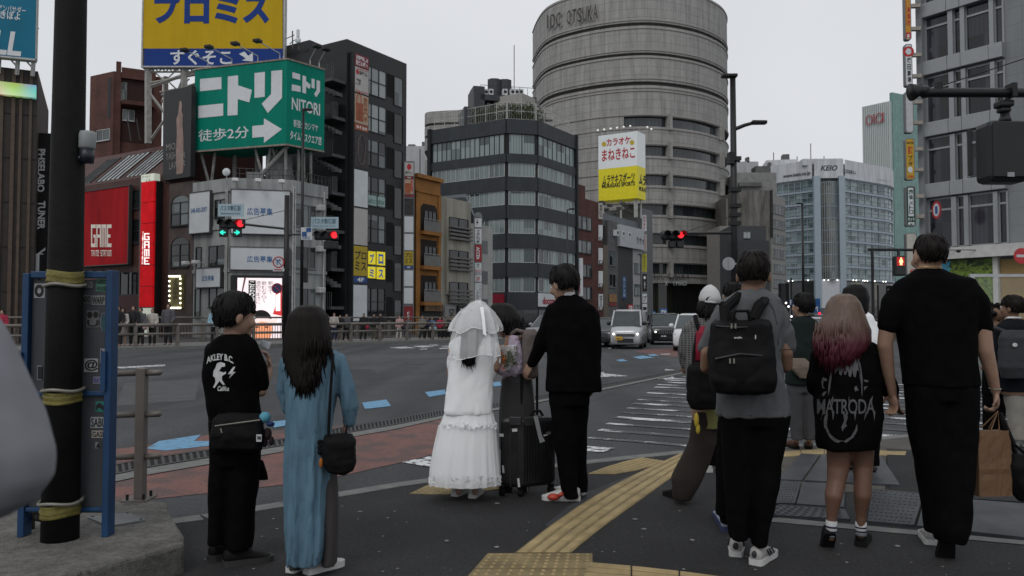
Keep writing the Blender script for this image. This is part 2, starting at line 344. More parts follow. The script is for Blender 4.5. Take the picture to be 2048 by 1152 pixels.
def paint(pts,m,z=RZ+.008,name='road_marking'):
 mb=MB();mb.face([gd(x,y,z)for x,y in pts]);return struct(mb.build(name,m))
paint([(1268,703),(1300,698),(1420,694),(1420,713),(1340,713)],worn('red_lane_far',(.16,.05,.035),(.07,.05,.05),.5),RZ+.004,'red_lane')
for p in([(724,805),(773,799),(782,812),(730,818)],[(850,784),(890,779),(892,788),(858,794)],[(984,765),(1000,763),(1003,771),(988,773)],[(545,843),(580,839),(590,848),(548,855)],[(293,897),(318,882),(402,869),(388,882),(432,882),(432,890),(330,901)],[(1265,714),(1285,711),(1310,715),(1280,718)],[(1232,720),(1245,718),(1256,722),(1240,723)],[(1296,709),(1308,708),(1320,711),(1300,712)]):
 paint(p,blue_p)
for p in([(778,695),(810,693),(832,696),(800,697)],[(822,692),(850,691),(871,693),(845,695)],[(855,690),(872,689),(880,691),(862,691)],[(840,698),(855,697),(853,699),(838,699)],[(878,696),(900,695),(902,697),(880,698)],[(880,692),(905,691),(905,693),(886,693)],[(232,734),(330,729),(330,732),(240,737)],[(1200,745),(1207,744),(1210,747),(1226,748),(1256,752),(1200,754)],[(1314,758),(1330,756),(1345,753),(1350,756),(1385,758),(1385,759)],[(1330,738),(1355,740),(1330,741)],[(804,924),(860,912),(905,905),(908,924),(860,934)],[(1160,891),(1210,894),(1231,896),(1205,904),(1160,901)],[(1216,696),(1232,696),(1232,697),(1216,697)],[(1322,708),(1340,707),(1340,709),(1322,709)]):
 paint(p,white_p)
E2=V(math.sin(R(120)),math.cos(R(120)),0)
l0,l1=gd(1150,893,RZ+.008),gd(1345,745,RZ+.008)
mb=MB()
for k in range(19):
 a=l0.lerp(l1,k/19);wd=V(.5,.85,0)*(.17,.14,.2,.15,.24)[k%5]
 if k==0:a=a+E2*1.55
 mb.face([a,a+E2*9.5,a+E2*9.5+wd,a+wd])
struct(mb.build('zebra_crossing',white_w))
# ---- tactile paving
def sub(a,b,t):return a.lerp(b,t)
tb,ta=MB(),MB()
def tact(left,right,kind='bar',n=4,seam=.3):
 """raised guide bars or domes between two edge polylines given in pixels"""
 A=[gd(*p,.004)for p in left];B=[gd(*p,.004)for p in right]
 ln=[0]
 for i in range(len(A)-1):ln.append(ln[-1]+((A[i+1]+B[i+1])/2-(A[i]+B[i])/2).length)
 def pos(s):
  for i in range(len(ln)-1):
   if s<=ln[i+1]+1e-6:
    t=(s-ln[i])/max(1e-6,ln[i+1]-ln[i]);return A[i].lerp(A[i+1],t),B[i].lerp(B[i+1],t)
  return A[-1],B[-1]
 k=max(1,round(ln[-1]/seam));up=V(0,0,.005)
 for i in range(k):
  a0,b0=pos(ln[-1]*(i+.015)/k);a1,b1=pos(ln[-1]*(i+.985)/k)
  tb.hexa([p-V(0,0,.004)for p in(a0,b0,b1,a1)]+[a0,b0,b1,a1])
  if kind=='bar':
   for j in range(n):
    c=(j+.5)/n;h,hb=.36/n,.28/n
    p=[a0.lerp(b0,c-h),a0.lerp(b0,c+h),a1.lerp(b1,c+h),a1.lerp(b1,c-h)]
    q=[a0.lerp(a1,.04).lerp(b0.lerp(b1,.04),c-hb),a0.lerp(a1,.04).lerp(b0.lerp(b1,.04),c+hb),a0.lerp(a1,.96).lerp(b0.lerp(b1,.96),c+hb),a0.lerp(a1,.96).lerp(b0.lerp(b1,.96),c-hb)]
    ta.hexa(p+[x+up*1.3 for x in q])
  else:
   m=5
   for x in range(n):
    for y in range(m):
     c0=a0.lerp(a1,(y+.5)/m).lerp(b0.lerp(b1,(y+.5)/m),(x+.5)/n);r1,r2=.013,.008
     ta.raw([c0+V(math.cos(t*.7854)*r1,math.sin(t*.7854)*r1,0)for t in range(8)]+[c0+V(math.cos(t*.7854)*r2,math.sin(t*.7854)*r2,.005)for t in range(8)],[(t,(t+1)%8,8+(t+1)%8,8+t)for t in range(8)]+[tuple(range(8,16))])
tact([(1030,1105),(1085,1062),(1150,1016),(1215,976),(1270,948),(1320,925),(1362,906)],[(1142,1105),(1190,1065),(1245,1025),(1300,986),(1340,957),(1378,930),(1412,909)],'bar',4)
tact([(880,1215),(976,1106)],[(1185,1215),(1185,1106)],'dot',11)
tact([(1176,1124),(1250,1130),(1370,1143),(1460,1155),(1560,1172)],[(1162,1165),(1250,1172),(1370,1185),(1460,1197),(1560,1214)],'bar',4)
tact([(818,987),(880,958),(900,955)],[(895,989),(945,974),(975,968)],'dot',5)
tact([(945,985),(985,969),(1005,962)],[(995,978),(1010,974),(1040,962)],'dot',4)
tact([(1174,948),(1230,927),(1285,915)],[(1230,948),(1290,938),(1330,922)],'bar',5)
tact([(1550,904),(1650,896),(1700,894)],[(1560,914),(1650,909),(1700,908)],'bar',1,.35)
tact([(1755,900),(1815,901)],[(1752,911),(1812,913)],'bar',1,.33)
o=ta.build('tactile_paving',ydot,base=Vector((0,0,0)),recalc=True);struct(o)
o=tb.build('tactile_paving_base',mat('tactile_groove_shade',(.19,.145,.07),.85,var=.3,scale=5),base=Vector((0,0,0)));struct(o)  # groove shade put into a darker base colour so the bars stand out
apron=mat('apron_concrete',(.075,.068,.058),.85,var=.25,scale=2.5,bump=.3)
paint([(1500,905),(1568,898),(1830,871),(1880,869),(1880,940),(1850,985),(1800,984),(1772,906),(1770,985),(1500,980)],apron,.003,'pavement_apron')
paint([(1773,897),(1840,901),(2060,905),(2060,1005),(1782,986)],pav,.007,'pavement_patch')
paint([(1430,1040),(1560,1035),(2060,1082),(2060,1090),(1550,1044)],kerb_m,.004,'pavement_edging')
paint([(1090,1050),(1170,985),(1290,940),(1330,938),(1230,985),(1110,1060)],mat('pavement_patch_grey',(.036,.037,.04),.8,var=.25,scale=2),.002,'pavement_patch')
def plate(q,label,ridges=True,folds=None):
 t=thing('cover_plate',label,'cover plate',gd(sum(p[0]for p in q)/4,sum(p[1]for p in q)/4,0),'steel cover plates laid on the pavement')
 c=[gd(*p,.008)for p in q];mb=MB();mb.hexa([V(p.x,p.y,0)for p in c]+[p+V(0,0,.012)for p in c]);rb=mb
 if ridges:
  c=[p+V(0,0,.012)for p in c]
  for i in range(9):
   for j in range(10):
    u0,u1=(i+.25+.25*(j%2))/9.6,(i+.65+.25*(j%2))/9.6;v=(j+.5)/10
    f=lambda u,v:c[0].lerp(c[1],u).lerp(c[3].lerp(c[2],u),v)
    rb.hexa([f(u0,v),f(u1,v+.01),f(u1,v+.05),f(u0,v+.04)]+[p+V(0,0,.004)for p in(f(u0,v),f(u1,v+.01),f(u1,v+.05),f(u0,v+.04))])
 rb.build('plate',steel_m,t)
plate([(1556,961),(1604,963),(1640,911),(1602,909)],'plain dark plate behind the grey shirt man, near the yellow tiles',False)
plate([(1609,963),(1800,972),(1762,914),(1645,911)],'wide plain dark plate under the pink haired girl\'s legs',False)
plate([(1520,1008),(1590,1009),(1602,966),(1548,963)],'studded plate next to the grey shirt man\'s black trousers')
plate([(1593,1010),(1688,1017),(1690,970),(1606,967)],'smooth plate right beside the girl\'s left calf',False)
plate([(1520,1031),(1700,1041),(1690,1021),(1560,1012)],'low studded ramp plate in front of the girl\'s feet')
plate([(1735,1045),(1828,1053),(1848,990),(1745,980)],'studded plate between the girl and the tall man in black')
plate([(1834,1054),(2050,1078),(2050,1010),(1852,994)],'long smooth plate under the brown paper bag',False)
PZ=.17
P0=[(-420,1100),(-200,1035),(0,1018),(160,1003),(290,996),(335,1004),(337,1022),(369,1071),(369,1085),(250,1120),(120,1150),(-60,1190),(-500,1240)]
PT=[gd(x,y,PZ)for x,y in P0]
mb=MB();mb.prism([(p.x,p.y)for p in PT],-.02,PZ)
tag(mb.build('concrete_plinth',conc,bevel=.02),'rough grey concrete plinth under the thick dark pole','plinth')
mb=MB();rnd=random.Random(12)
for k in range(150):
 x,y=rnd.uniform(330,2040),rnd.uniform(905,1150);c=gd(x,y,.004)if y>1000-.06*(x-560)else None
 if c is None:continue
 s_=rnd.uniform(.003,.011)if k%9 else .018;a=rnd.uniform(0,6.3);mb.extr([c+V(s_*math.cos(a+t)*rnd.uniform(.6,1.3),s_*math.sin(a+t),0)for t in(0,1.2,2.5,3.7,5)],(0,0,.002))
tag(mb.build('litter',mat('litter_pale',(.2,.2,.19),.8,var=.5,scale=9)),'scattered crumbs of pale litter and gum over the dark pavement','litter',None,'stuff')
rp1=fleck(mat('road_repair_dark',(.036,.037,.039),.8,var=.2,scale=2,bump=.4,bscale=200),.02,(.1,.1,.1),60);rp2=fleck(mat('road_repair_pale',(.066,.067,.07),.8,var=.2,scale=2,bump=.4,bscale=200),.02,(.12,.12,.12),60);grain(rp1,.6,1.4,22);grain(rp2,.6,1.4,22)
for p,m in(([(560,742),(740,738),(775,757),(575,763)],rp1),([(250,765),(400,758),(390,800),(232,812)],rp2),([(1215,728),(1330,722),(1345,730),(1225,737)],rp1),([(690,712),(900,706),(905,715),(692,722)],rp2),([(1190,858),(1265,862),(1255,878),(1178,873)],rp1)):paint(p,m,RZ+.003,'road_patch')
for a,b in(((230,722),(900,700)),((240,832),(700,775)),((700,775),(1180,728)),((1175,806),(1390,722))):
 n_=14;mb=MB();pts=[gd(a[0]+(b[0]-a[0])*k/n_,a[1]+(b[1]-a[1])*k/n_,RZ+.0025)+V(0,.07*noise.noise(V(k*.7,a[0],0)),0)for k in range(n_+1)]
 for p,q in zip(pts,pts[1:]):mb.face([p,q,q+V(0,.035,0),p+V(0,.035,0)])
 struct(mb.build('road_seam',mat('tar_seam',(.018,.018,.019),.6)))
for x,y,lab in((640,800,'round iron manhole cover in the road beyond the woman in blue'),(830,728,'round iron manhole cover in the far lanes beyond the bride')):
 c=gd(x,y,RZ+.006);mb=MB();mb.extr([c+V(.33*math.cos(R(k*15)),.33*math.sin(R(k*15)),0)for k in range(24)],(0,0,-.004));t=tag(mb.build('manhole_cover',mat('iron_cover',(.05,.048,.046),.6,.4,var=.4,scale=18)),lab,'manhole cover')
# ================================================================== BUILDINGS
AD,AE,AC=R(32),R(122),R(77)
FP=Fac((-15.3,60),AD)
grey_frame=mat('window_frame_grey',(.16,.17,.17),.5,.3)
dark_frame=mat('window_frame_dark',(.02,.021,.023),.5,.2)
white_frame=mat('window_frame_pale',(.42,.43,.43),.5)
gl_d=glass_mat('glass_street',ang=AD,cw=.9)
gl_dark=glass_mat('glass_dark',(.008,.009,.01),(.05,.055,.06),amount=.3,ang=AD)
gl_e=glass_mat('glass_cross_street',ang=AE,cw=.8)
gl_pale=glass_mat('glass_blinds',(.05,.065,.066),(.36,.4,.4),amount=.8,ang=AD,cw=.9)
gl_teal=glass_mat('glass_teal',(.03,.045,.045),(.13,.19,.185),amount=.6,ang=AE,cw=.9)
gl_chamfer=glass_mat('glass_chamfer',(.03,.04,.042),(.16,.19,.19),amount=.6,ang=AC,cw=.9)
WH=mat('letter_white',(.75,.76,.77),.6,var=.05);BK=mat('letter_black',(.012,.012,.012),.6);DB=mat('letter_blue',(.03,.07,.22),.6)
RD=mat('letter_red',(.42,.02,.025),.6);YE=mat('sign_yellow',(.62,.43,.02),.6,var=.06)
pan_w=mat('sign_panel_white',(.55,.58,.6),.5,var=.08,scale=.8);pan_b=mat('sign_panel_cream',(.42,.4,.38),.5,var=.08,scale=.8)
steel_p=mat('painted_steel',(.4,.4,.39),.6,var=.2);steel_d=mat('grimy_steel',(.07,.07,.07),.6,.3)
def wbox(mb,f,r,o0,o1):return mb.fbox(f,r[0],r[1],r[2],r[3],o0,o1)
def window(f,r,parent,cols=2,rows=1,glass=None,frame=None,fr=.05,sill=True,out=0,name='window'):
 u0,u1,z0,z1=r;m=MB();b=fr
 for k in range(cols+1):
  u=u0+(u1-u0)*k/cols;m.fbox(f,u-b/2,u+b/2,z0,z1,out-.02,out+.07)
 for k in range(rows+1):
  z=z0+(z1-z0)*k/rows;m.fbox(f,u0+b/2,u1-b/2,z-b/2,z+b/2,out-.02,out+.065)
 if sill:m.fbox(f,u0-.05,u1+.05,z0-b/2-.07,z0-b/2-.002,out-.02,out+.14)
 w=m.build(name,frame or grey_frame,parent)
 p=MB();p.fquad(f,u0,u1,z0,z1,out+.012);p.build('pane',glass or gl_d,w)
 return w
def poly_building(name,label,pts,z1,m,z0=-1,cat='building',group=None):
 """root + wall: pts a footprint (x,y); returns the root"""
 cx,cy=sum(p[0]for p in pts)/len(pts),sum(p[1]for p in pts)/len(pts)
 t=thing(name,label,cat,(cx,cy,max(z0,0)),group);mb=MB();mb.prism([(p[0],p[1])for p in pts],z0,z1);mb.build('wall',m,t);return t
def sign_box(name,label,f,r,out,th,m,cat='sign',group=None,frame=None,parent=None):
 u0,u1,z0,z1=r;mb=MB();mb.fbox(f,u0,u1,z0,z1,out-th,out)
 if parent:return mb.build(name,m,parent)
 t=thing(name,label,cat,f.pt((u0+u1)/2,z0,out-th/2),group);mb.build('panel',m,t)
 if frame:
  b=.06;q=MB()
  for a in((u0-b,u0,z0-b,z1+b),(u1,u1+b,z0-b,z1+b),(u0,u1,z0-b,z0),(u0,u1,z1,z1+b)):q.fbox(f,*a,out-th-.02,out+.04)
  q.build('frame',frame,t)
 return t
def pxtext(f,s,x0,y0,x1,y1,out,m,t,bold=.02,vertical=False,**k):
 u0,za=f.uv(x0,y0);u1,_=f.uv(x1,y0);_,zb=f.uv(x0,y1);return ftext(f,s,u0,u1,min(za,zb),max(za,zb),out,m,t,bold,vertical,**k)
# ---------------------------------------------------------------- white corner building with the hoardings
wc=tile_mat('stained_white_concrete',(.33,.345,.34),.72,2.4,3.2,.02,.85,.06,stain=.4)
uR=FP.u(583);pR=FP.pt(uR,0);CH=Fac(pR[:2],AC);pL=CH.pt(CH.u(460),0);LE=Fac(pL[:2],AE)
zW=CH.uv(500,371)[1]
pFar=FP.pt(FP.u(651),0);pLL=LE.pt(LE.u(386),0)
back=V(math.sin(AE+math.pi),math.cos(AE+math.pi),0)
cb=poly_building('corner_building','stained white corner block carrying blank white hoardings',[pLL,pL,pR,pFar,pFar+back*4.5,pLL+V(math.sin(AD),math.cos(AD),0)*7],zW,wc)
for f,x0,x1 in((LE,385,461),(CH,459,584),(FP,582,652)):
 mb=MB();mb.fbox(f,f.u(x0),f.u(x1),zW-.45,zW+.5,-.15,.12);mb.build('parapet',wc,cb)
 mb=MB()
 for y in(455,541):z=CH.uv(500,y)[1];mb.fbox(f,f.u(x0),f.u(x1),z-.12,z+.12,-.1,.09)
 mb.builds('string_course',wc,cb)
for r in((431,401,449,435),(393,495,402,551),(419,493,449,531),(391,578,401,633),(419,577,449,614)):window(LE,LE.rc(*r),cb,2 if r[2]-r[0]>12 else 1,1,gl_e,dark_frame)
for y0,y1 in((407,447),(492,531),(577,614)):window(FP,FP.rc(589,y0,629,y1+4),cb,3,1,gl_d,grey_frame)
mb=MB()
for x in(452,455):mb.tube([LE.pt(LE.u(x),z,.12)for z in(0,zW)],.05)
for x in(582,586,644):mb.tube([FP.pt(FP.u(x),z,.14)for z in(0,zW)],.06)
mb.builds('drainpipe',steel_p,cb)
for x,y in((636,416),(636,498),(636,580)):
 mb=MB();u,z=FP.uv(x,y);mb.fbox(FP,u-.3,u+.3,z-.25,z+.2,0,.55);mb.build('vent_hood',steel_p,cb,bevel=.08)
mb=MB();mb.fbox(CH,CH.u(461),CH.u(582),0,CH.uv(520,551)[1],.0,.16);mb.build('screen_surround',mat('surround_black',(.02,.02,.021),.6),cb)
blue_t=mat('faded_blue_letters',(.05,.13,.3),.6)
hg='blank white hoardings on the corner building'
for(f,r,tx,s,lab)in((LE,(386,388,424,468),(389,418,421,428),'048-400-3097','tall white hoarding showing only a phone number'),(CH,(464,380,578,467),(495,416,546,431),'広告募集','largest white hoarding, highest on the corner face'),(CH,(462,495,578,539),(495,512,546,525),'広告募集','wide white hoarding directly above the bright video screen'),(LE,(399,538,447,575),(411,552,435,563),'広告募集','small low white hoarding beside the string of windows')):
 t=sign_box('hoarding',lab,f,f.rc(*r),.3,.22,pan_w,'hoarding',hg,steel_d)
 pxtext(f,s,*tx,.31,blue_t,t,.015)
lg='little floodlights on the corner building'
for i,(f,x,y)in enumerate(((CH,474,365),(CH,519,366),(CH,565,368),(LE,395,528),(LE,415,526))):
 u,z=f.uv(x,y);t=thing('floodlight',('white floodlight leaning over the largest hoarding, '+('first','middle','last')[i]+' of three from the dish side')if i<3 else('white floodlight over the small hoarding, nearer the arched windows','white floodlight over the small hoarding, nearer the corner')[i-3],'floodlight',f.pt(u,z,.3),lg)
 mb=MB();mb.tube([f.pt(u,z-.4,.05),f.pt(u,z,.5),f.pt(u,z,1.0)],.03);mb.builds('bracket',steel_p,t)
 mb=MB();mb.fbox(f,u-.22,u+.22,z-.12,z+.14,.8,1.25);mb.build('lamp_housing',mat('lamp_white',(.6,.6,.6),.5),t,bevel=.06)
scr=thing('video_screen','bright pink advertising screen showing a man in a white headband','screen',CH.pt(CH.u(520),0,.3))
S=CH.rc(476,556,564,685);mb=MB();mb.fbox(CH,S[0]-.1,S[1]+.1,S[2],S[3]+.1,.05,.3);mb.build('casing',black_m,scr)
sm=mat('screen_glow_pink',(.85,.72,.74),.5,var=.12,scale=.35,emit=.9)
mb=MB();mb.fquad(CH,*S,.31);mb.build('display',sm,scr)
se=lambda n,c,e:mat(n,c,.5,var=.03,emit=e)
sb=se('screen_black',(.012,.01,.01),.2)
for s,x0,x1,y1 in(('新宿で',537,547,588),('飲むなら、',524,534,607),('酒のうまさに',513,522,608)):pxtext(CH,s,x0,562,x1,y1,.316,sb,scr,.0,True)
mb=MB();mb.fquad(CH,*CH.rc(498,561,512,611),.314);mb.build('slogan_plate',sb,scr)
pxtext(CH,'こだわり酒場',500,563,510,609,.318,se('screen_white',(.95,.93,.93),1.0),scr,.0,True)
def ell(f,cx,cy,rx,ry,out,a0=0,a1=360,n=28):
 return[f.pt(*f.uv(cx+rx*math.cos(R(a0+(a1-a0)*k/n)),cy-ry*math.sin(R(a0+(a1-a0)*k/n))),out)for k in range(n+(a1-a0<360))]
for nm,pp,m in(('dark_drape',[CH.pt(*CH.uv(*p),.313)for p in((489,556),(493,556),(482,606),(478,616))],se('screen_brown',(.12,.06,.06),.5)),('red_cloth',[CH.pt(*CH.uv(*p),.313)for p in((552,575),(564,570),(564,632),(546,628),(552,612))],se('screen_red',(.55,.03,.03),.8)),('lantern_light',[CH.pt(*CH.uv(*p),.314)for p in((553,590),(561,586),(561,622),(552,622))],se('screen_white',(.95,.93,.93),1.0)),('face',ell(CH,524,658,21,30,.314),se('screen_skin',(.85,.33,.16),.75)),('hair',ell(CH,523,640,21,20,.317,0,180),sb),('headband',[CH.pt(*CH.uv(*p),.32)for p in((501,641),(523,634),(548,639),(553,629),(557,635),(552,648),(524,643),(502,650))],se('screen_band',(.8,.66,.62),.8)),('left_eye',ell(CH,515,654,4,1.4,.318),sb),('right_eye',ell(CH,534,654,4,1.4,.318),sb)):
 mb=MB();mb.face(pp);mb.build(nm.replace('left_','').replace('right_',''),m,scr)
# ---------------------------------------------------------------- green rooftop sign
GR=tile_mat('sign_green',(.0,.2,.14),.78,1.22,2.44,.012,.6,.05,ang=R(95),spec=.12,stain=.12)
u0=CH.uv(573,300);gp=at(573,290,CH.pt(u0[0],0).y-.6)
GA,GB=Fac(gp[:2],R(108)),Fac(gp[:2],R(40))
ga,gb=GA.u(383),GB.u(645.5);zt,zb_=GA.uv(573,118)[1],GA.uv(574,289)[1]
gs=thing('rooftop_sign','big green two sided rooftop sign with white letters and arrow','sign',V(gp.x,gp.y,zb_))
q0,q1,q2=GA.pt(ga,0),gp.copy(),GB.pt(gb,0);q3=q0+q2-q1
mb=MB();mb.prism([q0[:2],q1[:2],q2[:2],q3[:2]],zb_,zt);mb.build('panel',GR,gs)
mb=MB()
for f,a,b in((GA,ga,0),(GB,0,gb)):
 for z in(zt,zb_):mb.fbox(f,a,b,z-.06,z+.06,-.1,.06)
mb.builds('trim',mat('rusty_trim',(.24,.2,.17),.8,var=.4,scale=5),gs)
gw=mat('sign_letter_silver',(.6,.62,.64),.5,var=.05)
def shapes(name,f,polys,out,m,parent):
 mb=MB()
 for p in polys:mb.face([f.pt(*f.uv(x,y),out)for x,y in p])
 return mb.build(name,m,parent)
zz=lambda l:[(280+x/3.49,y/3.49)for x,y in l]
shapes('lettering',GA,[zz(l)for l in([(420,552),(570,538),(570,622),(420,638)],[(407,740),(582,722),(582,808),(407,825)],[(614,534),(686,526),(686,596),(782,628),(764,715),(684,692),(682,803),(612,808)],[(800,511),(873,502),(872,676),(800,684)],[(918,496),(994,489),(992,684),(893,790),(851,724),(916,657)],[(785,880),(866,872),(866,826),(992,902),(866,998),(866,955),(785,962)])],.02,gw,gs)
pxtext(GA,'徒歩2分',397,260,498,284,.02,gw,gs,.008)
shapes('lettering',GB,[zz(l)for l in([(1063,503),(1117,519),(1117,560),(1062,544)],[(1059,588),(1120,602),(1120,643),(1058,632)],[(1133,526),(1158,534),(1158,566),(1190,592),(1183,622),(1158,604),(1158,655),(1132,646)],[(1196,548),(1218,553),(1218,620),(1196,612)],[(1232,558),(1256,566),(1255,640),(1228,680),(1214,656),(1231,630)])],.02,gw,gs)
pxtext(GB,'NITORI',583.5,194,640,219,.02,gw,gs,.02)
pxtext(GB,'新宿タカシマヤ',587,238,636,254,.02,gw,gs,.008);pxtext(GB,'タイムズスクエア店',580,260,643,279,.02,gw,gs,.02)
mb=MB()
for k in range(0,5,3):
 for s in(-1,1):
  a=GA.pt(ga+(0-ga)*(k+.5-.4*s)/5,zb_,-.6);b=GA.pt(ga+(0-ga)*(k+.5)/5,zW+.2,-1.0);mb.tube([a,b],.11,6)
for k in range(3):
 a=GB.pt(gb*(k+.3)/3,zb_,-.6);mb.tube([a,GB.pt(gb*(k+.6)/3,zW+.2,-1)],.11,6);mb.tube([GB.pt(gb*k/3,zb_,-1.8),GB.pt(gb*(k+1)/3,zW,-1.8)],.09,6)
mb.tube([GA.pt(ga*.42,zW+.4,-.9),GA.pt(ga*.02,zb_+.1,-.5)],.16,6);mb.tube([GA.pt(ga*.36,zW+.4,-1.4),GA.pt(ga*.2,zb_,-1.2)],.12,6)
for a in(0,.25,.5,.75):mb.tube([GA.pt(ga*a,zW,-2.2),GA.pt(ga*a,zb_+.2,-2.2)],.16,6)
mb.build('support_frame',mat('leg_steel',(.24,.24,.23),.7,var=.3),gs)
for i,(x,y,dx)in enumerate(((414,124,1),(462,118,1),(514,112,1),(558,108,1),(622,112,-1),(640,122,-1))):
 f=GA if i<4 else GB;u,z=f.uv(x,y)
 t=thing('spotlight','dark spotlight arm reaching out over the green sign, '+('first','second','third','fourth','fifth','sixth')[i]+' along its top edge','spotlight',f.pt(u,zt,0),'spotlights over the green sign')
 mb=MB();mb.tube([f.pt(u,zt,-.1),f.pt(u,zt+.5,-.1),f.pt(u-.6,zt+.9,1.5)],.04);mb.build('arm',steel_p,t)
 mb=MB();mb.fbox(f,u-.95,u-.4,zt+.82,zt+1.05,1.4,1.9);mb.build('lamp_head',black_m,t,bevel=.05)
t=thing('roof_shed','grey machine room under the green sign on the corner roof','shed',CH.pt(CH.u(540),zW,-2));mb=MB();mb.fbox(CH,CH.u(488),CH.u(522),zW,zW+1.1,-3,-.6);mb.fbox(CH,CH.u(525),CH.u(578),zW,zW+2.6,-4,-1.6);mb.build('wall',mat('shed_grey',(.2,.21,.21),.8,var=.3,scale=1.5),t)
mb=MB();mb.fbox(CH,CH.u(535),CH.u(560),zW+.2,zW+2.0,-1.62,-1.55);mb.build('door',mat('shed_door',(.28,.29,.29),.7),t)
t=thing('satellite_dish','round white satellite dish on the corner roof beside the sign legs','satellite dish',LE.pt(LE.u(446),zW,-.3))
c=LE.pt(*LE.uv(446,343),-.3);mb=MB();mb.ball(c,(.3,.09,.3));mb.build('dish',pan_w,t,True);mb=MB();mb.tube([c,V(c.x,c.y+.2,zW)],.04);mb.tube([c,c+V(.1,-.5,-.1)],.015);mb.build('mast',steel_p,t)
mb=MB()
for f,x0,x1 in((CH,462,583),(FP,584,650)):
 a,b=f.u(x0),f.u(x1);n=9
 for k in range(n+1):mb.tube([f.pt(a+(b-a)*k/n,zW+.5,-.1),f.pt(a+(b-a)*k/n,zW+1.25,-.1)],.025,5)
 for h in(.85,1.25):mb.tube([f.pt(a,zW+h,-.1),f.pt(b,zW+h,-.1)],.025,5)
tag(mb.build('roof_railing',steel_d),'thin rusty safety railing along the corner building roof','railing')
# ---------------------------------------------------------------- yellow and blue billboard high behind
YB=Fac(at(288,132,66)[:2],R(90))
yl=thing('billboard','huge yellow billboard with blue letters on a steel tower','billboard',YB.pt(YB.u(425),YB.uv(425,280)[1],-1))
yel=tile_mat('billboard_yellow',(.5,.325,.01),.85,1.2,2.4,.012,.7,.03,ang=R(90),spec=.15,stain=.08);blu=mat('billboard_blue',(.012,.04,.2),.65,var=.06,spec=.15)
r=YB.rc(289,-90,561,97);mb=MB();mb.fbox(YB,*r,-.5,0);mb.build('panel',yel,yl)
r2=YB.rc(289,97,561,132);mb=MB();mb.fbox(YB,*r2,-.5,.003);mb.build('lower_panel',blu,yl)
mb=MB();b=.12
for a in((r[0]-b,r[0],r2[2],r[3]),(r[1],r[1]+b,r2[2],r[3]),(r[0]-b,r[1]+b,r2[2]-b,r2[2])):mb.fbox(YB,*a,-.6,.05)
mb.build('frame',steel_p,yl)
for s,x0,x1,y0 in(('プ',309,361,-13),('ロ',369,419,-5),('ミ',430,478,-10),('ス',486,539,-10)):pxtext(YB,s,x0,y0,x1,47,.02,blu,yl,.05)
pxtext(YB,'すぐそこ',341,100,463,130,.02,gw,yl,.02)
shapes('arrow',YB,[[(478,108),(489,103),(497,112),(506,104),(506,123),(484,121),(492,117)]],.02,gw,yl)
mb=MB();zb2=r2[2]
zl=YB.uv(290,282)[1]
def beam(x0,y0,x1,y1,rr=.16,o=-.4):a,b=YB.uv(x0,y0),YB.uv(x1,y1);mb.tube([YB.pt(*a,o),YB.pt(*b,o)],rr,4)
for x in(292,364):beam(x,132,x,285,.3)
for o in(-.4,-3):
 beam(288,165,420,140,.12,o);beam(292,180,330,230,.12,o);beam(330,230,292,285,.12,o);beam(364,150,330,230,.12,o);beam(292,172,385,140,.16,o);beam(300,136,330,165,.06,o);beam(350,136,320,165,.06,o)
for k in range(9):beam(292+k*14,134,299+k*14,141,.05);beam(299+k*14,141,306+k*14,134,.05)
beam(288,141,430,141,.08)
for x in(300,372):beam(x,132,x,285,.25,-3)
mb.build('support_frame',mat('tower_steel',(.3,.29,.27),.7,var=.25),yl)
# ---------------------------------------------------------------- brown brick tower behind, with the red-brown amusement building in front
bk=tile_mat('brown_brick',(.105,.042,.032),.8,.5,.14,.012,.8,.25,.5,ang=R(110))
TP=Fac(at(225,300,74)[:2],R(118));TR=Fac(TP.p[:2],R(62))
a,b=TP.u(172),TR.u(318);zT=TP.uv(226,130)[1]
q0,q1,q2=TP.pt(a,0),TP.p,TR.pt(b,0)
bt=poly_building('brick_tower','plain brown brick tower behind the steel sign legs',[q0[:2],q1[:2],(q2.x,q2.y),(q2.x+q0.x-q1.x,q2.y+q0.y-q1.y)],zT-.6,bk)
mb=MB();mb.fbox(TR,TR.u(224),TR.u(234),8,zT+.3,-.5,.25);mb.build('corner_pier',bk,bt)
mb=MB();mb.fbox(TP,TP.u(208),TP.u(214),TP.uv(210,238)[1],TP.uv(210,157)[1],-.2,.02);mb.build('slot',black_m,bt)
window(TP,TP.rc(194,262,214,283),bt,2,1,gl_e,white_frame)
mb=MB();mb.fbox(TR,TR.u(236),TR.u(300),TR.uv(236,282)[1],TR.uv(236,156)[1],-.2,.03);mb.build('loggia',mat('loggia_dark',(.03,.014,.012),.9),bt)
window(TR,TR.rc(236,164,246,200),bt,1,2,gl_d,grey_frame,out=.03);window(TR,TR.rc(246,219,262,240),bt,2,1,gl_d,white_frame,out=.03)
mb=MB();mb.fbox(TR,TR.u(236),TR.u(300),TR.uv(236,212)[1],TR.uv(236,204)[1],0,1.2);mb.fbox(TR,TR.u(235),TR.u(304),TR.uv(236,156)[1],zT-.2,0,.3);mb.builds('balcony_slab',bk,bt)
mb=MB()
for k in range(2):x=256+k*18;mb.tube([TR.pt(TR.u(x),TR.uv(x,283)[1],.5),TR.pt(TR.u(x-8),TR.uv(x,240)[1],.5)],.05)
mb.builds('stair_rail',steel_d,bt)
rb=tile_mat('redbrown_cladding',(.075,.028,.022),.75,1.2,.6,.02,.6,.15,ang=AE)
zA=LE.uv(334,268)[1]
a,b=LE.u(60),LE.u(336);back2=V(math.sin(AD),math.cos(AD),0)*9
q0,q1=LE.pt(a,0),LE.pt(b,0)
am=poly_building('amusement_arcade','red brown arcade building with slanted skylights and a big red banner',[q0[:2],q1[:2],(q1+back2)[:2],(q0+back2)[:2]],LE.uv(300,352)[1],rb)
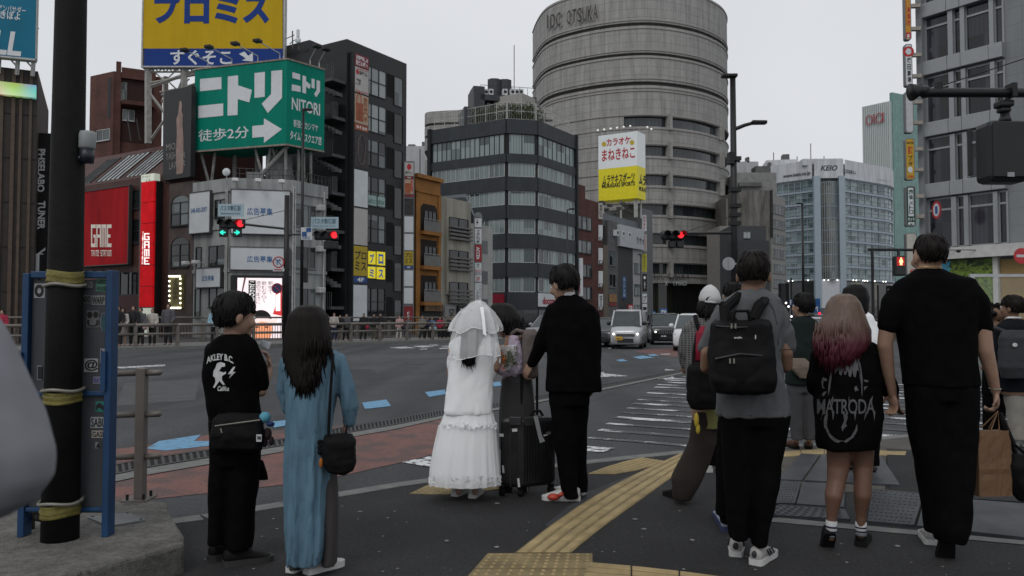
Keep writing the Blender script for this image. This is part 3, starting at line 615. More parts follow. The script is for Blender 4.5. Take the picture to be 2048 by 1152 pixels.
zs=LE.uv(300,352)[1]
mb=MB();mb.hexa([LE.pt(a,zs,0),LE.pt(b,zs,0),LE.pt(b,zs,-9),LE.pt(a,zs,-9),LE.pt(a,zA,-2.5),LE.pt(b,zA,-2.5),LE.pt(b,zA,-9),LE.pt(a,zA,-9)]);mb.build('sloped_roof',rb,am)
sky_m=mat('skylight_glass',(.3,.32,.32),.25,var=.3,scale=1.2,spec=.6)
SR=lambda u,k:LE.pt(u,zs+(zA-zs)*k,-2.5*k+.03)
for x0,x1 in((165,190),(203,250),(262,305)):
 u0,u1=LE.u(x0),LE.u(x1);sh=-1.4;mb=MB();n=5
 o=MB();o.hexa([p-LE.n*.05 for p in(SR(u0+sh,.05),SR(u1+sh,.05),SR(u1+sh+.05,.05),SR(u0+sh,.06))]+[SR(u0,.9),SR(u1,.9),SR(u1,.91),SR(u0,.91)])if 0 else None
 mb.face([SR(u0+sh,.08),SR(u1+sh,.08),SR(u1,.85),SR(u0,.85)]);w=mb.build('skylight',sky_m,am)
 mb=MB()
 for k in range(n+1):
  s0,s1=SR(u0+sh+(u1-u0)*k/n,.08),SR(u0+(u1-u0)*k/n,.85);mb.tube([s0,s1],.07,4)
 mb.build('glazing_bar',dark_frame,w)
for y0,y1 in((382,418),(440,486),(545,590)):
 for x0,x1 in((265,277),(153,165)):window(LE,LE.rc(x0,y0,x1,y1),am,1,2,gl_dark,dark_frame)
window(LE,LE.rc(225,546,290,590),am,4,1,gl_dark,dark_frame)
mb=MB();mb.fbox(LE,LE.u(288),LE.u(299),0,LE.uv(290,357)[1],0,.5);mb.build('pilaster',mat('pilaster_grey',(.09,.085,.085),.6),am)
mb=MB();mb.fbox(LE,LE.u(170),LE.u(286),0,LE.uv(230,592)[1],0,.35);mb.build('shopfront',mat('maroon_panel',(.05,.012,.012),.6),am)
bn=thing('banner','large dark red banner with white game lettering on the arcade wall','banner',LE.pt(LE.u(215),LE.uv(215,531)[1],.4))
bm_=mat('banner_red',(.31,.008,.012),.65,spec=.1,var=.35,scale=.5,stretch=(1.4,1.4,.25))
BR=LE.rc(169,387,264,533);mb=MB();mb.fbox(LE,*BR,.2,.4);mb.build('cloth',bm_,bn)
mb=MB();b=.08
for q in((BR[0]-b,BR[0],BR[2],BR[3]),(BR[1],BR[1]+b,BR[2],BR[3]),(BR[0]-b,BR[1]+b,BR[3],BR[3]+b),(BR[0]-b,BR[1]+b,BR[2]-b,BR[2])):mb.fbox(LE,*q,.15,.46)
mb.build('frame',steel_d,bn)
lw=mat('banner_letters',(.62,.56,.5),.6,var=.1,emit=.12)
def pixel_word(f,word,x0,y0,x1,y1,out,m,t,th=.16):
 """blocky square-cornered capitals"""
 G={'G':['0,0,.9,.16','0,0,.22,1','0,.84,.9,1','.68,0,.9,.55','.45,.42,.9,.55'],'A':['0,0,.22,1','.68,0,.9,1','0,.84,.9,1','.2,.42,.7,.56'],'M':['0,0,.2,1','.7,0,.9,1','.35,0,.55,1','0,.86,.9,1'],'E':['0,0,.22,1','0,.84,.9,1','0,0,.9,.16','0,.42,.7,.56'],'T':['0,.84,.9,1','.34,0,.56,1'],'I':['.3,0,.6,1'],'O':['0,0,.22,1','.68,0,.9,1','0,.84,.9,1','0,0,.9,.16'],'S':['0,.84,.9,1','0,.45,.22,1','0,.42,.9,.57','.68,0,.9,.5','0,0,.9,.16'],'N':['0,0,.22,1','.68,0,.9,1','0,.84,.9,1'],' ':[]}
 n=len(word);mb=MB();w=(x1-x0)/n
 for i,c in enumerate(word):
  for k,s in enumerate(G[c]):
   a,b,d,e=map(float,s.split(','))
   mb.face([f.pt(*f.uv(x0+w*(i+p),y1+(y0-y1)*q),out+.002*k)for p,q in((a,b),(d,b),(d,e),(a,e))])
 return mb.build('lettering',m,t)
pixel_word(LE,'GAME',192,450,234,495,.42,lw,bn);pixel_word(LE,'TAITO STATION',192,501,233,513,.42,lw,bn)
for k in range(5):
 u,z=LE.uv(172+k*18,535);t=thing('spotlight','small black spotlight below the red banner, '+('first','second','third','fourth','fifth')[k]+' along its lower edge','spotlight',LE.pt(u,z,.3),'spotlights under the red banner')
 mb=MB();mb.tube([LE.pt(u,z,.2),LE.pt(u+.2,z-.35,1.0)],.035);mb.build('arm',steel_d,t);mb=MB();mb.fbox(LE,u,u+.4,z-.5,z-.3,.9,1.2);mb.build('lamp_head',black_m,t)
rs=thing('column_sign','tall glowing red column sign with vertical white lettering','sign',LE.pt(LE.u(310),0,.5))
rg=mat('backlit_red',(.45,.005,.009),.6,var=.18,scale=1.2,emit=.5,spec=.1)
RS=LE.rc(299,367,321,615)
for k in range(6):
 za,zb3=RS[3]+(RS[2]-RS[3])*k/6,RS[3]+(RS[2]-RS[3])*(k+1)/6;mb=MB();mb.fbox(LE,RS[0],RS[1],zb3+.03,za-.03,.2,.7);mb.build('panel',rg,rs)
bw=mat('backlit_white',(.62,.66,.55),.5,var=.08,emit=.35)
mb=MB();mb.fbox(LE,RS[0],RS[1],RS[3],LE.uv(299,353)[1],.2,.72);mb.build('top_panel',bw,rs)
mb=MB();mb.fbox(LE,RS[0],RS[1],0,RS[2]-.05,.2,.7);mb.build('lower_panel',bw,rs)
mb=MB();mb.fbox(LE,RS[0]-.12,RS[1]+.12,0,RS[3]-.02,.0,.55);mb.build('casing',black_m,rs)
pxtext(LE,'ワールド',301,355,318,360,.73,BK,rs,0);pxtext(LE,'ビル',309,361,318,366,.73,BK,rs,0)
mb=MB();put_text(mb,'GAME',LE.pt(*LE.uv(311.5,499),.72),LE.d,Z,1,1)if 0 else None
for i,c in enumerate('GAME'):pixel_word(LE,c,305,468+i*16,317,482+i*16,.72,mat('backlit_letters',(.9,.88,.85),.5,emit=.9),rs)
pxtext(LE,'TAITOSTATION',301.5,465,304,530,.72,MATS['backlit_letters'],rs,.02,True)
# ---------------------------------------------------------------- brown arched building and its black poster
br=mat('brown_plaster',(.085,.066,.06),.85,var=.3,scale=.8)
a,b=LE.u(336),LE.u(386)-.05;q0,q1=LE.pt(a,0,.02),LE.pt(b,0,.02)
ab=poly_building('arched_building','narrow brown building with arched windows beside the red column sign',[q0[:2],q1[:2],(q1+back2)[:2],(q0+back2)[:2]],LE.uv(360,365)[1],br)
for y0,y1 in((392,452),(475,534)):
 u0,u1,z0,z1=LE.rc(344,y0,378,y1);w=window(LE,(u0,u1,z0,z1-.6),ab,2,2,gl_e,dark_frame,out=.03)
 mb=MB();cx,rx=(u0+u1)/2,(u1-u0)/2;mb.face([LE.pt(cx+rx*math.cos(R(t)),z1-.6+.6*math.sin(R(t)),.044)for t in range(0,181,12)]);mb.build('arch_light',gl_e,ab)
 mb=MB();mb.tube([LE.pt(cx+rx*math.cos(R(t)),z1-.6+.6*math.sin(R(t)),.06)for t in range(0,181,12)],.06,4);mb.build('arch_trim',br,ab)
ps=thing('poster','tall black fashion poster with a pale slender figure and thin letters','poster',LE.pt(LE.u(360),LE.uv(360,365)[1],.3))
PR=LE.rc(335,186,384,362);mb=MB();mb.fbox(LE,*PR,-.1,.3);mb.build('panel',mat('poster_black',(.016,.016,.018),.5),ps)
shapes('figure',LE,[[(366,205),(369,203),(371,210),(370,222),(373,232),(372,250),(374,280),(374,340),(372,348),(360,350),(359,300),(361,270),(360,240),(364,228),(365,215)]],.312,mat('poster_skin',(.28,.19,.16),.6,var=.25,scale=1.5),ps)
for s,x0,y0,x1,y1 in(('MIO',340,290,358,303),('YASH',339,308,360,322),('ER',367,306,378,318),('LAW',346,326,363,340),('R',372,322,378,334)):pxtext(LE,s,x0,y0,x1,y1,.318,mat('poster_letters',(.25,.24,.22),.6),ps,-.005)
sg=thing('bulb_sign','yellowed shop sign framed by round glowing bulbs','sign',LE.pt(LE.u(357),LE.uv(357,618)[1],.3))
mb=MB();mb.fbox(LE,*LE.rc(346,551,370,617),.05,.3);mb.build('panel',mat('old_yellow',(.2,.18,.07),.7,var=.5,scale=3),sg)
pxtext(LE,'上海倶楽部',353,556,364,600,.31,mat('sign_brown',(.03,.015,.01),.7),sg,0,True)
mb=MB()
for k in range(26):
 t=k/26*4;x,y=((347+22*t,553)if t<1 else(369,553+63*(t-1))if t<2 else(369-22*(t-2),616)if t<3 else(347,616-63*(t-3)));mb.ball(LE.pt(*LE.uv(x,y),.36),.075,6,5)
mb.builds('bulb',mat('glowing_bulb',(1,.93,.75),.5,var=.01,emit=3.0),sg)
# ---------------------------------------------------------------- far left brown striped building with teal billboard
BP=Fac(at(66,600,46)[:2],R(63))
st_m=mat('brown_strip_dark',(.028,.02,.017),.6,var=.2);st_l=mat('brown_strip_light',(.075,.05,.035),.6,var=.2)
zB=BP.uv(60,141)[1];u0=BP.u(-140);q0,q1=BP.pt(u0,0),BP.pt(0,0);bb=V(-math.cos(R(63)),math.sin(R(63)),0)*10
sbld=poly_building('striped_building','tall dark brown building clad in vertical stripes with a glowing ribbon screen',[q0[:2],q1[:2],(q1+bb)[:2],(q0+bb)[:2]],zB,st_m)
mb=MB()
for x0,x1 in((-40,-28),(-10,-2),(14,22),(30,36),(50,56),(-90,-70)):mb.fbox(BP,BP.u(x0),BP.u(x1),0,zB-.1,0,.12)
mb.build('cladding_strip',st_l,sbld)
mb=MB()
for k in range(8):mb.fbox(BP,u0,0,.4+k*2.55-.03,.4+k*2.55+.03,0,.05)
mb.builds('floor_joint',black_m,sbld)
lm=bpy.data.materials.new('ribbon_screen_colours');lm.use_nodes=True;b_=lm.node_tree.nodes['Principled BSDF'];tcn=N(lm,'ShaderNodeTexCoord');w1=N(lm,'ShaderNodeTexNoise');w1.inputs['Scale'].default_value=.7;w1.inputs['Detail'].default_value=0
L(lm,tcn.outputs['Object'],w1.inputs['Vector']);L(lm,w1.outputs['Color'],b_.inputs['Base Color']);hs2=N(lm,'ShaderNodeHueSaturation');hs2.inputs['Saturation'].default_value=1.4;hs2.inputs['Value'].default_value=.8;L(lm,w1.outputs['Color'],hs2.inputs['Color']);L(lm,hs2.outputs[0],b_.inputs['Emission Color']);b_.inputs['Emission Strength'].default_value=.6
mb=MB();mb.fbox(BP,u0,BP.u(64),BP.uv(64,198)[1],BP.uv(64,173)[1],0,.4);mb.build('ribbon_screen',lm,sbld)
tb_=Fac(at(61,110,45)[:2],R(70));tl=thing('billboard','teal blue billboard standing on the roof of the striped building','billboard',tb_.pt(tb_.u(30),zB,-.5))
mb=MB();TBR=tb_.rc(-130,-40,60,104);TBR=(TBR[0],TBR[1],tb_.uv(60,117)[1],tb_.uv(60,-40)[1]);mb.fbox(tb_,*TBR,-.4,0);mb.build('panel',mat('billboard_teal',(.015,.15,.24),.6,var=.12,scale=.6,spec=.15),tl)
pxtext(tb_,'ブランドアンバサダー',-42,4,52,18,.02,gw,tl,.01);pxtext(tb_,'ゆうゆきぽよ',-44,15,41,32,.02,gw,tl,.02);pxtext(tb_,'ALL',-60,54,44,103,.02,gw,tl,.03,shear=.15)
mb=MB();mb.fbox(tb_,tb_.u(60),tb_.u(61),TBR[2],TBR[3],-.45,.05);mb.fbox(tb_,TBR[0],TBR[1],TBR[2]-.1,TBR[2],-.45,.05);mb.build('frame',steel_p,tl)
mb=MB()
for x in(-20,18,50):mb.tube([tb_.pt(tb_.u(x),zB-.4,-.6),tb_.pt(tb_.u(x+4),TBR[2],-.3)],.12,5);mb.tube([tb_.pt(tb_.u(x-14),TBR[2],-.3),tb_.pt(tb_.u(x+2),zB,-.5)],.05,5)
mb.tube([tb_.pt(tb_.u(-60),zB+.5,-.4),tb_.pt(tb_.u(58),zB+.5,-.4)],.06,5);mb.build('support_frame',steel_p,tl)
VB=Fac(at(80,400,47.5)[:2],R(85));vsn=thing('tower_sign','black vertical tower sign with white sideways letters beside the pole','sign',VB.pt(0,VB.uv(80,545)[1],0))
VR=VB.rc(69,266,97,545);mb=MB();mb.fbox(VB,*VR,-.35,0);mb.build('panel',mat('tower_black',(.014,.014,.015),.5),vsn)
wl=mat('tower_letters',(.62,.62,.62),.5,var=.03)
def side_text(f,s,cx,y0,y1,wpx,out,m,t,bold=.03):
 mb=MB();u,za=f.uv(cx,y0);_,zb4=f.uv(cx,y1);put_text(mb,s,f.pt(u,(za+zb4)/2,out),Vector((0,0,-1)),f.d,abs(za-zb4),abs(f.u(cx+wpx/2)-f.u(cx-wpx/2)),bold);mb.build('lettering',m,t,recalc=False)
side_text(VB,'PHSELABO',83.5,298,384,15,.02,wl,vsn);side_text(VB,'TUNER',83.5,402,459,15,.02,wl,vsn)
shapes('emblem',VB,[[(74,508),(91,495),(91,500),(82,506),(89,509),(73,509)]],.02,wl,vsn)
tag(MB().fbox(VB,VB.u(40),VB.u(72),0,VB.uv(70,262)[1],-1.2,-.5).build('dark_building',mat('dark_wall',(.05,.045,.042),.8,var=.2)),'sliver of a dark wall behind the black tower sign','building')
ss=sign_box('shop_sign','white hanging shop sign with brush characters below the tower sign',VB,VB.rc(63,508,77,552),.2,.2,pan_w)
pxtext(VB,'安水産',65,512,75,543,.21,BK,ss,.02,True)
for lab,x,y0,y1,o in(('aerial with side rods on the black building roof',585,62,98,0),('white panel antenna and dish on the black building roof',597,62,100,1),('long thin mast rising beside the yellow billboard',566,-30,112,2)):
 f=Fac((0,62),R(90));t=thing('roof_antenna',lab,'antenna',f.pt(f.u(x),f.uv(x,y1)[1]));mb=MB();mb.tube([f.pt(*f.uv(x,y1)),f.pt(*f.uv(x,y0))],.05 if o<2 else .035,6);mb.build('mast',steel_d,t)
 if o==0:
  for k,y in enumerate((70,80)):mb=MB();mb.tube([f.pt(*f.uv(x-14+8*k,y+8)),f.pt(*f.uv(x+4,y))],.035,5);mb.build('rod',steel_d,t)
 if o==1:mb=MB();mb.ball(f.pt(*f.uv(x,82),.2),(.24,.1,.24),12,8);mb.build('dish',pan_w,t,True);u,z=f.uv(x,68);mb=MB();mb.fbox(f,u-.1,u+.1,z-.3,z+.28,.05,.25);mb.build('panel',pan_w,t)
# ---------------------------------------------------------------- black building with fire stairs
bs=tile_mat('black_cladding',(.018,.019,.021),.7,.9,40,.02,.5,.1,ang=AD,spec=.35,stain=.15)
uB0,uB1=FP.u(690),FP.u(811);zK=FP.uv(690,76)[1];q0,q1=FP.pt(uB0,0),FP.pt(uB1,0);bk2=back*8.5
kb=poly_building('black_building','tall black clad building with an open fire stair on its side',[q0[:2],q1[:2],(q1+bk2)[:2],(q0+bk2)[:2]],zK,bs)
KE=Fac(q0[:2],AE);uu=KE.u(640)
tag(MB().prism([(q0+back*4.2+V(0,0,0))[:2],(q0+back*8.7)[:2],(q0+back*8.7+V(.5,.85,0)*3)[:2],(q0+back*4.2+V(.5,.85,0)*3)[:2]],zK-.3,zK+.7).build('roof_housing',bs),'black stair housing on the roof of the black building','roof housing')
rows=((128,184),(202,259),(275,328),(350,410),(426,483),(501,556),(576,630))
for i,(y0,y1)in enumerate(rows):
 r=FP.rc(727,y0,769,y1);window(FP,r,kb,3,2,gl_pale if i<2 else gl_d if i<6 else gl_dark,dark_frame,.07,False)
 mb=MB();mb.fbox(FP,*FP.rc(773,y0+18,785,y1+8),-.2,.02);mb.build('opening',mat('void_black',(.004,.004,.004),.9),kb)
 window(FP,FP.rc(788,y0+24,803,y1+26),kb,1,1,gl_d if i<1 else gl_dark,dark_frame,.05,False)
zc=mat('concrete_stair',(.07,.072,.075),.8,var=.25)
for k in range(7):
 z=2.2+k*(zK-5.2)/6.2
 u0,u1=KE.u(648),-.05;mb=MB()
 mb.fbox(KE,u0,u1,z-.12,z+.12,.05,1.5)
 for j in range(6):mb.fbox(KE,u0+.2+j*.42,u0+.2+(j+1)*.42,z-.3-j*.22,z-.12-j*.2,.9,1.6)
 f_=mb.build('stair_flight',zc,kb)
 mb=MB()
 for j in range(12):mb.tube([KE.pt(u0+(u1-u0)*j/11,z+.12,1.45),KE.pt(u0+(u1-u0)*j/11,z+1.2,1.45)],.03,4)
 mb.tube([KE.pt(u0,z+1.2,1.45),KE.pt(u1,z+1.2,1.45)],.035,4)
 mb.fbox(KE,u0+.8,u0+1.6,z+.15,z+1.5,.2,.8)if k%2 else None
 mb.build('stair_railing',zc,f_)
yl_lit=mat('backlit_yellow',(.75,.62,.02),.5,var=.04,emit=.45);blt=mat('backlit_blue',(.02,.12,.4),.5,emit=.2)
for(x0,y0,x1,y1,s)in((735,502,749,528,'プ'),(752,503,768,530,'ロ'),(734,533,749,556,'ミ'),(752,534,768,558,'ス')):
 t=sign_box('window_sign',{'プ':'lit yellow window panel, first character of the four, upper row','ロ':'lit yellow window panel with a square character','ミ':'lit yellow window panel with three strokes','ス':'lit yellow window panel with a forked character, lower row'}[s],FP,FP.rc(x0,y0,x1,y1),.1,.04,yl_lit,'sign','four lit yellow window panels')
 pxtext(FP,s,x0+3,y0+5,x1-3,y1-2,.11,blt,t,.04)
for(x0,y0,x1,y1,s)in((726,388,750,408,'イトレルダンス'),(754,393,767,412,'日ビル 6F')):
 t=sign_box('window_banner','pale green window banner, '+('the wider one' if x0<740 else 'the narrower one with a floor number'),FP,FP.rc(x0,y0,x1,y1),.1,.04,mat('banner_mint',(.3,.42,.4),.6),'sign')
 pxtext(FP,s,x0+1,y0+7,x1-1,y1-3,.11,mat('letter_green',(.02,.08,.07),.6),t,.02)
def column(name,label,f,x0,x1,panels,out,th,side):
 t=thing(name,label,'sign',f.pt((f.u(x0)+f.u(x1))/2,f.uv(x0,panels[-1][1])[1],out))
 u0,u1=f.u(x0),f.u(x1);mb=MB();mb.fbox(f,u0-.1,u1+.08,f.uv(x0,panels[-1][1])[1]-.1,f.uv(x0,panels[0][0])[1]+.1,out-th,out-.03);mb.build('casing',side,t)
 for p in panels:
  z1,z0=f.uv(x0,p[0]+.8)[1],f.uv(x0,p[1]-.8)[1];mb=MB();mb.fbox(f,u0,u1,z0,z1,out-.06,out);pn=mb.build('panel',p[2],t)
  for s,fx0,fy0,fx1,fy1,m,v in(p[3]if len(p)>3 else()):
   ftext(f,s,u0+(u1-u0)*fx0,u0+(u1-u0)*fx1,z0+(z1-z0)*fy0,z0+(z1-z0)*fy1,out+.01,m,pn,.02,v)
 return t
orange_p=mat('poster_orange',(.3,.08,.03),.6,var=.3,scale=2);peach=mat('poster_peach',(.42,.3,.22),.6);crim=mat('panel_crimson',(.2,.015,.02),.6);dkp=mat('panel_dark',(.022,.02,.021),.5,var=.5,scale=3)
bluep=mat('panel_blue',(.02,.06,.2),.6);yelp=mat('panel_yellow',(.4,.29,.02),.6,var=.05)
cs=column('sign_column','tall stacked sign column on the black building, the wider and higher one',FP,697,724,[(106,132,crim,[('お部屋探しは',.05,.55,.95,.9,WH,False),('目ビル9階へ',.05,.08,.95,.5,WH,False)]),(132,184,pan_b,[('部屋コレ',.3,.72,.95,.88,BK,False),('敷金礼金',.05,.9,.95,.98,RD,False),('●',.05,.7,.28,.9,RD,False),('03-6279',.05,.02,.95,.09,RD,False),('ご来店',.05,.3,.4,.55,BK,False)]),(186,246,peach,[('買取専門店',.62,.12,.95,.95,mat('letter_rust',(.3,.1,.03),.6),True)]),(246,260,orange_p,[('0120',.1,.3,.9,.7,WH,False)]),(262,335,dkp),(338,413,pan_w),(415,490,pan_b),(491,552,yelp,[('プロ',.08,.55,.92,.85,BK,False),('ミス',.08,.18,.92,.48,BK,False)]),(552,566,bluep,[('4F',.25,.15,.75,.85,WH,False)]),(569,643,pan_w)],.55,.5,dark_frame)
u0,u1=FP.u(697),FP.u(724);mb=MB();za=FP.uv(697,204)[1];zb5=FP.uv(697,240)[1]
mb.fquad(FP,u0+.1,u0+(u1-u0)*.6,zb5,za,.565);mb.tube([FP.pt(u0+.2+.25*(1-math.cos(R(t))),za+.9*math.sin(R(t)),.56)for t in range(0,181,15)],.04,4);mb.build('bag_picture',orange_p,cs)
mb=MB();zc0=FP.uv(697,298)[1];mb.tube([FP.pt((u0+u1)/2+.42*math.cos(R(t))*(1+.08*math.sin(R(t*6))),zc0+1.2*math.sin(R(t)),.56)for t in range(0,361,10)],.05,4);mb.build('ornate_border',mat('ornate_pink',(.12,.08,.08),.7),cs)
FS=Fac(FP.pt(FP.u(812),0,.6)[:2],R(80))
c2=column('sign_column','thin stacked sign column between the black building and the orange one',FS,808,826,[(324,352,pan_b,[('部屋コレ',.1,.12,.9,.35,BK,False),('●',.25,.45,.75,.9,RD,False)]),(352,358,crim,[('9F',.3,.2,.7,.8,WH,False)]),(358,388,peach,[('買取専門',.65,.1,.95,.95,RD,True)]),(388,394,crim),(396,430,dkp),(432,465,pan_w),(467,501,pan_w),(502,531,yelp,[('プロ',.1,.55,.9,.9,BK,False),('ミス',.1,.12,.9,.48,BK,False)]),(531,538,bluep,[('4F',.3,.2,.7,.8,WH,False)]),(540,573,pan_w),(575,608,pan_w),(612,648,crim,[('麺処',.35,.3,.65,.7,WH,True)])],0,.55,mat('column_grey',(.12,.12,.125),.6))
mb=MB();u0,u1=FS.u(809),FS.u(820);mb.fquad(FS,u0,u1,FS.uv(809,386)[1],FS.uv(809,366)[1],.012);mb.build('bag_picture',orange_p,c2)
# ---------------------------------------------------------------- orange, beige and white tiled buildings
ora=mat('orange_render',(.265,.115,.026),.8,var=.18,scale=.7,bump=.2,bscale=30)
u0,u1=FP.u(830),FP.u(880);q0,q1=FP.pt(u0,0),FP.pt(u1,0);zO=FP.uv(830,352)[1]
ob_=poly_building('orange_building','narrow orange building with dark balcony openings and pale railings',[q0[:2],q1[:2],(q1+back*9)[:2],(q0+back*9)[:2]],zO,ora)
mb=MB();mb.fbox(FP,u0-.05,u1+.1,zO-.1,zO+.25,-.3,.3);mb.fbox(FP,u0,u1,zO-1.35,zO-1.2,-.1,.12);mb.build('cornice',ora,ob_)
mb=MB();mb.fbox(FP,FP.u(830),FP.u(838),.0,zO-1.4,-.1,.1);mb.fbox(FP,FP.u(875),FP.u(880),0,zO-1.4,-.1,.1);mb.builds('pier',ora,ob_)
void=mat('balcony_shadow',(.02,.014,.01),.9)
for i,(y0,y1)in enumerate(((406,462),(478,532),(550,604))):
 a,b,z0,z1=FP.rc(841,y0,873,y1);mb=MB();c=.35 if i==0 else .01
 mb.face([FP.pt(u,z,.03)for u,z in((a,z0),(b,z0),(b,z1-c),(b-c,z1),(a+c,z1),(a,z1-c))]);mb.build('balcony_opening',void,ob_)
 mb=MB();mb.fbox(FP,a-.1,b+.1,z0-.3,z0+.02,0,.55);mb.builds('balcony_slab',ora,ob_)
 mb=MB();n=14
 for k in range(n+1):mb.tube([FP.pt(a+(b-a)*k/n,z0,.45),FP.pt(a+(b-a)*k/n,z0+1.1,.45)],.02,4)
 mb.tube([FP.pt(a,z0+1.1,.45),FP.pt(b,z0+1.1,.45)],.04,4);mb.fquad(FP,a,b,z0+.05,z0+.95,.43);mb.build('balcony_railing',mat('railing_grey',(.19,.19,.185),.6),ob_)
 window(FP,(a+.5,b-.1,z0+.1,z1-.6),ob_,3,1,gl_dark,dark_frame,.05,False,.035)
mb=MB();mb.fbox(FP,FP.u(840),FP.u(879),0,FP.uv(840,608)[1],.0,.12);mb.build('shopfront',mat('shop_dark',(.012,.011,.01),.6),ob_)
t=sign_box('shop_sign','brown wooden shop sign with brush strokes under the orange balconies',FP,FP.rc(843,608,877,622),.5,.2,mat('wood_sign',(.13,.075,.035),.7,var=.3,scale=3,stretch=(1,1,6)))
pxtext(FP,'大小なり',848,610,872,620,.51,BK,t,.03)
bg_=tile_mat('beige_panels',(.33,.315,.265),.8,1.1,2.1,.02,.8,.05,ang=AD,stain=.3)
u0,u1=FP.u(880),FP.u(939);q0,q1=FP.pt(u0,0),FP.pt(u1,0);zG=FP.uv(880,392)[1]
bgb=poly_building('beige_building','beige panelled building with louvred window rails next to the orange one',[q0[:2],q1[:2],(q1+back*8)[:2],(q0+back*8)[:2]],zG,bg_)
mb=MB();mb.fbox(FP,FP.u(890),FP.u(938),3.6,zG-.15,0,.2);mb.build('panel_face',bg_,bgb)
for y0,y1 in((434,462),(500,524),(564,590)):
 r=FP.rc(895,y0,932,y1+12);window(FP,r,bgb,2,1,gl_dark,dark_frame,.06,False,.2)
 mb=MB();a,b,z0,z1=r
 for k in range(4):mb.fbox(FP,a-.1,b+.3,z0-.2+k*.36,z0-.02+k*.36,.25,.6)
 mb.build('louvre_rail',mat('louvre_grey',(.13,.125,.12),.7),bgb)
mb=MB();mb.fbox(FP,FP.u(881),FP.u(938),0,FP.uv(881,609)[1],.2,.32);mb.build('shopfront',mat('shop_grey',(.16,.16,.165),.6),bgb)
t=sign_box('shop_sign','black shop sign with slanted white word Direct',FP,FP.rc(907,611,935,634),.6,.2,BK);pxtext(FP,'Direct',910,617,925,627,.61,WH,t,.03,shear=.2)
side_t=thing('wall_sign','tall grey wall sign with black sideways letters Direct','sign',FP.pt(FP.u(896),0,.35));mb=MB();mb.fbox(FP,FP.u(883),FP.u(905),0.2,FP.uv(883,610)[1]-.1,.33,.4);mb.build('panel',mat('shop_grey2',(.2,.2,.2),.6),side_t)
side_text(FP,'Direct',896,618,658,9,.42,BK,side_t)
mb=MB();a,b=FP.u(868),FP.u(908);mb.fbox(FP,a,b,zO-2.2,zO-.6,-6,-3);tag(mb.build('roof_room',mat('roof_room_grey',(.16,.155,.15),.8,var=.3)),'small grey roof room peeking between orange and dark buildings','roof room')
wt=tile_mat('white_tile',(.4,.4,.385),.75,1.0,.62,.02,.6,.06,ang=AD,stain=.25)
u0,u1=FP.u(940),FP.u(985);q0,q1=FP.pt(u0,0),FP.pt(u1,0);zWt=FP.uv(940,446)[1]
wtb=poly_building('white_tiled_building','low white tiled building with a round topped sign mast',[q0[:2],q1[:2],(q1+back*7)[:2],(q0+back*7)[:2]],zWt,wt)
for y0,y1 in((481,507),(542,568),(598,612)):
 mb=MB();a,b,z0,z1=FP.rc(965,y0,975,y1);mb.fbox(FP,a,b,z0,z1,-.2,.03);mb.build('window',gl_dark,wtb)
mb=MB();mb.fbox(FP,FP.u(941),FP.u(984),0,FP.uv(941,615)[1],.0,.25);mb.build('shopfront',gl_dark,wtb)
sw=Fac(FP.pt(FP.u(958),0,1.0)[:2],R(80))
sm2=column('mast_sign','white and red sign mast with rounded top on the white tiled building',sw,949.5,963,[(436,455,pan_w,[('〒一休',.2,.2,.5,.9,BK,True)]),(457,488,pan_w,[('やきとり家',.25,.05,.75,.95,BK,True)]),(489,524,mat('accent_red',(.3,.012,.02),.5)),(525,564,pan_w,[('2F',.2,.06,.8,.26,RD,False),('DCO',.05,.5,.95,.64,RD,False),('□□□',.05,.35,.95,.48,BK,False),('▽',.3,.72,.7,.95,BK,False)]),(565,612,pan_w,[('ふたご',.25,.1,.6,.7,BK,True),('大阪やき',.72,.35,.85,.95,BK,True)]),(613,640,pan_w)],0,.6,grey_frame)
side_text(sw,'ACCEA',956,494,519,7,.02,WH,sm2)
mb=MB();uc=(sw.u(949.5)+sw.u(963))/2;zc1=sw.uv(949,436)[1];mb.extr([sw.pt(uc+.42*math.cos(R(k)),zc1+.6*math.sin(R(k)),-.03)for k in range(0,181,20)],-sw.n*.57);mb.build('rounded_cap',grey_frame,sm2)
mb=MB();mb.hexa([FP.pt(FP.u(939),zWt+2.6,-.5),FP.pt(FP.u(962),zWt+.1,-.5),FP.pt(FP.u(962),zWt+.1,-4),FP.pt(FP.u(939),zWt+2.6,-4)]+[FP.pt(FP.u(939),zWt+2.9,-.5),FP.pt(FP.u(964),zWt+.3,-.5),FP.pt(FP.u(964),zWt+.3,-4),FP.pt(FP.u(939),zWt+2.9,-4)])
tag(mb.build('lean_to_roof',mat('zinc_sheet',(.2,.23,.26),.5,.3)),'sloping blue grey lean-to roof above the white tiles','roof')
# ---------------------------------------------------------------- dark banded office block
dkb=tile_mat('slate_band',(.042,.048,.056),.8,1.35,40,.02,.6,.1,ang=AD,spec=.25,stain=.12);dke=tile_mat('slate_band_cross',(.04,.046,.054),.8,1.35,40,.02,.6,.1,ang=AE,spec=.25,stain=.12)
uD=FP.u(1074);pD=FP.pt(uD,0);DC=Fac(pD[:2],AC);pD2=DC.pt(DC.u(1013),0);DL_=Fac(pD2[:2],AE);pD3=DL_.pt(DL_.u(862),0);pD0=FP.pt(FP.u(1150),0)
fp=[pD3,pD2,pD,pD0,pD0+back*16,pD3+V(math.sin(AD),math.cos(AD),0)*8]
zof=lambda y:DC.uv(1014,y)[1]
dk=poly_building('office_block','slate grey office block with ribbon windows and a fenced roof garden',[p[:2]for p in fp],zof(242),mat('slate_core',(.018,.02,.022),.6,spec=.2))
wins=[(267,308),(325,353),(381,410),(437,467),(496,525),(554,584)]
edges=[238]+[y for w_ in wins for y in w_]+[640]
faces=((DL_,DL_.u(862),0,15,gl_teal),(DC,DC.u(1013),0,2,gl_chamfer),(FP,uD,FP.u(1150),8,gl_pale))
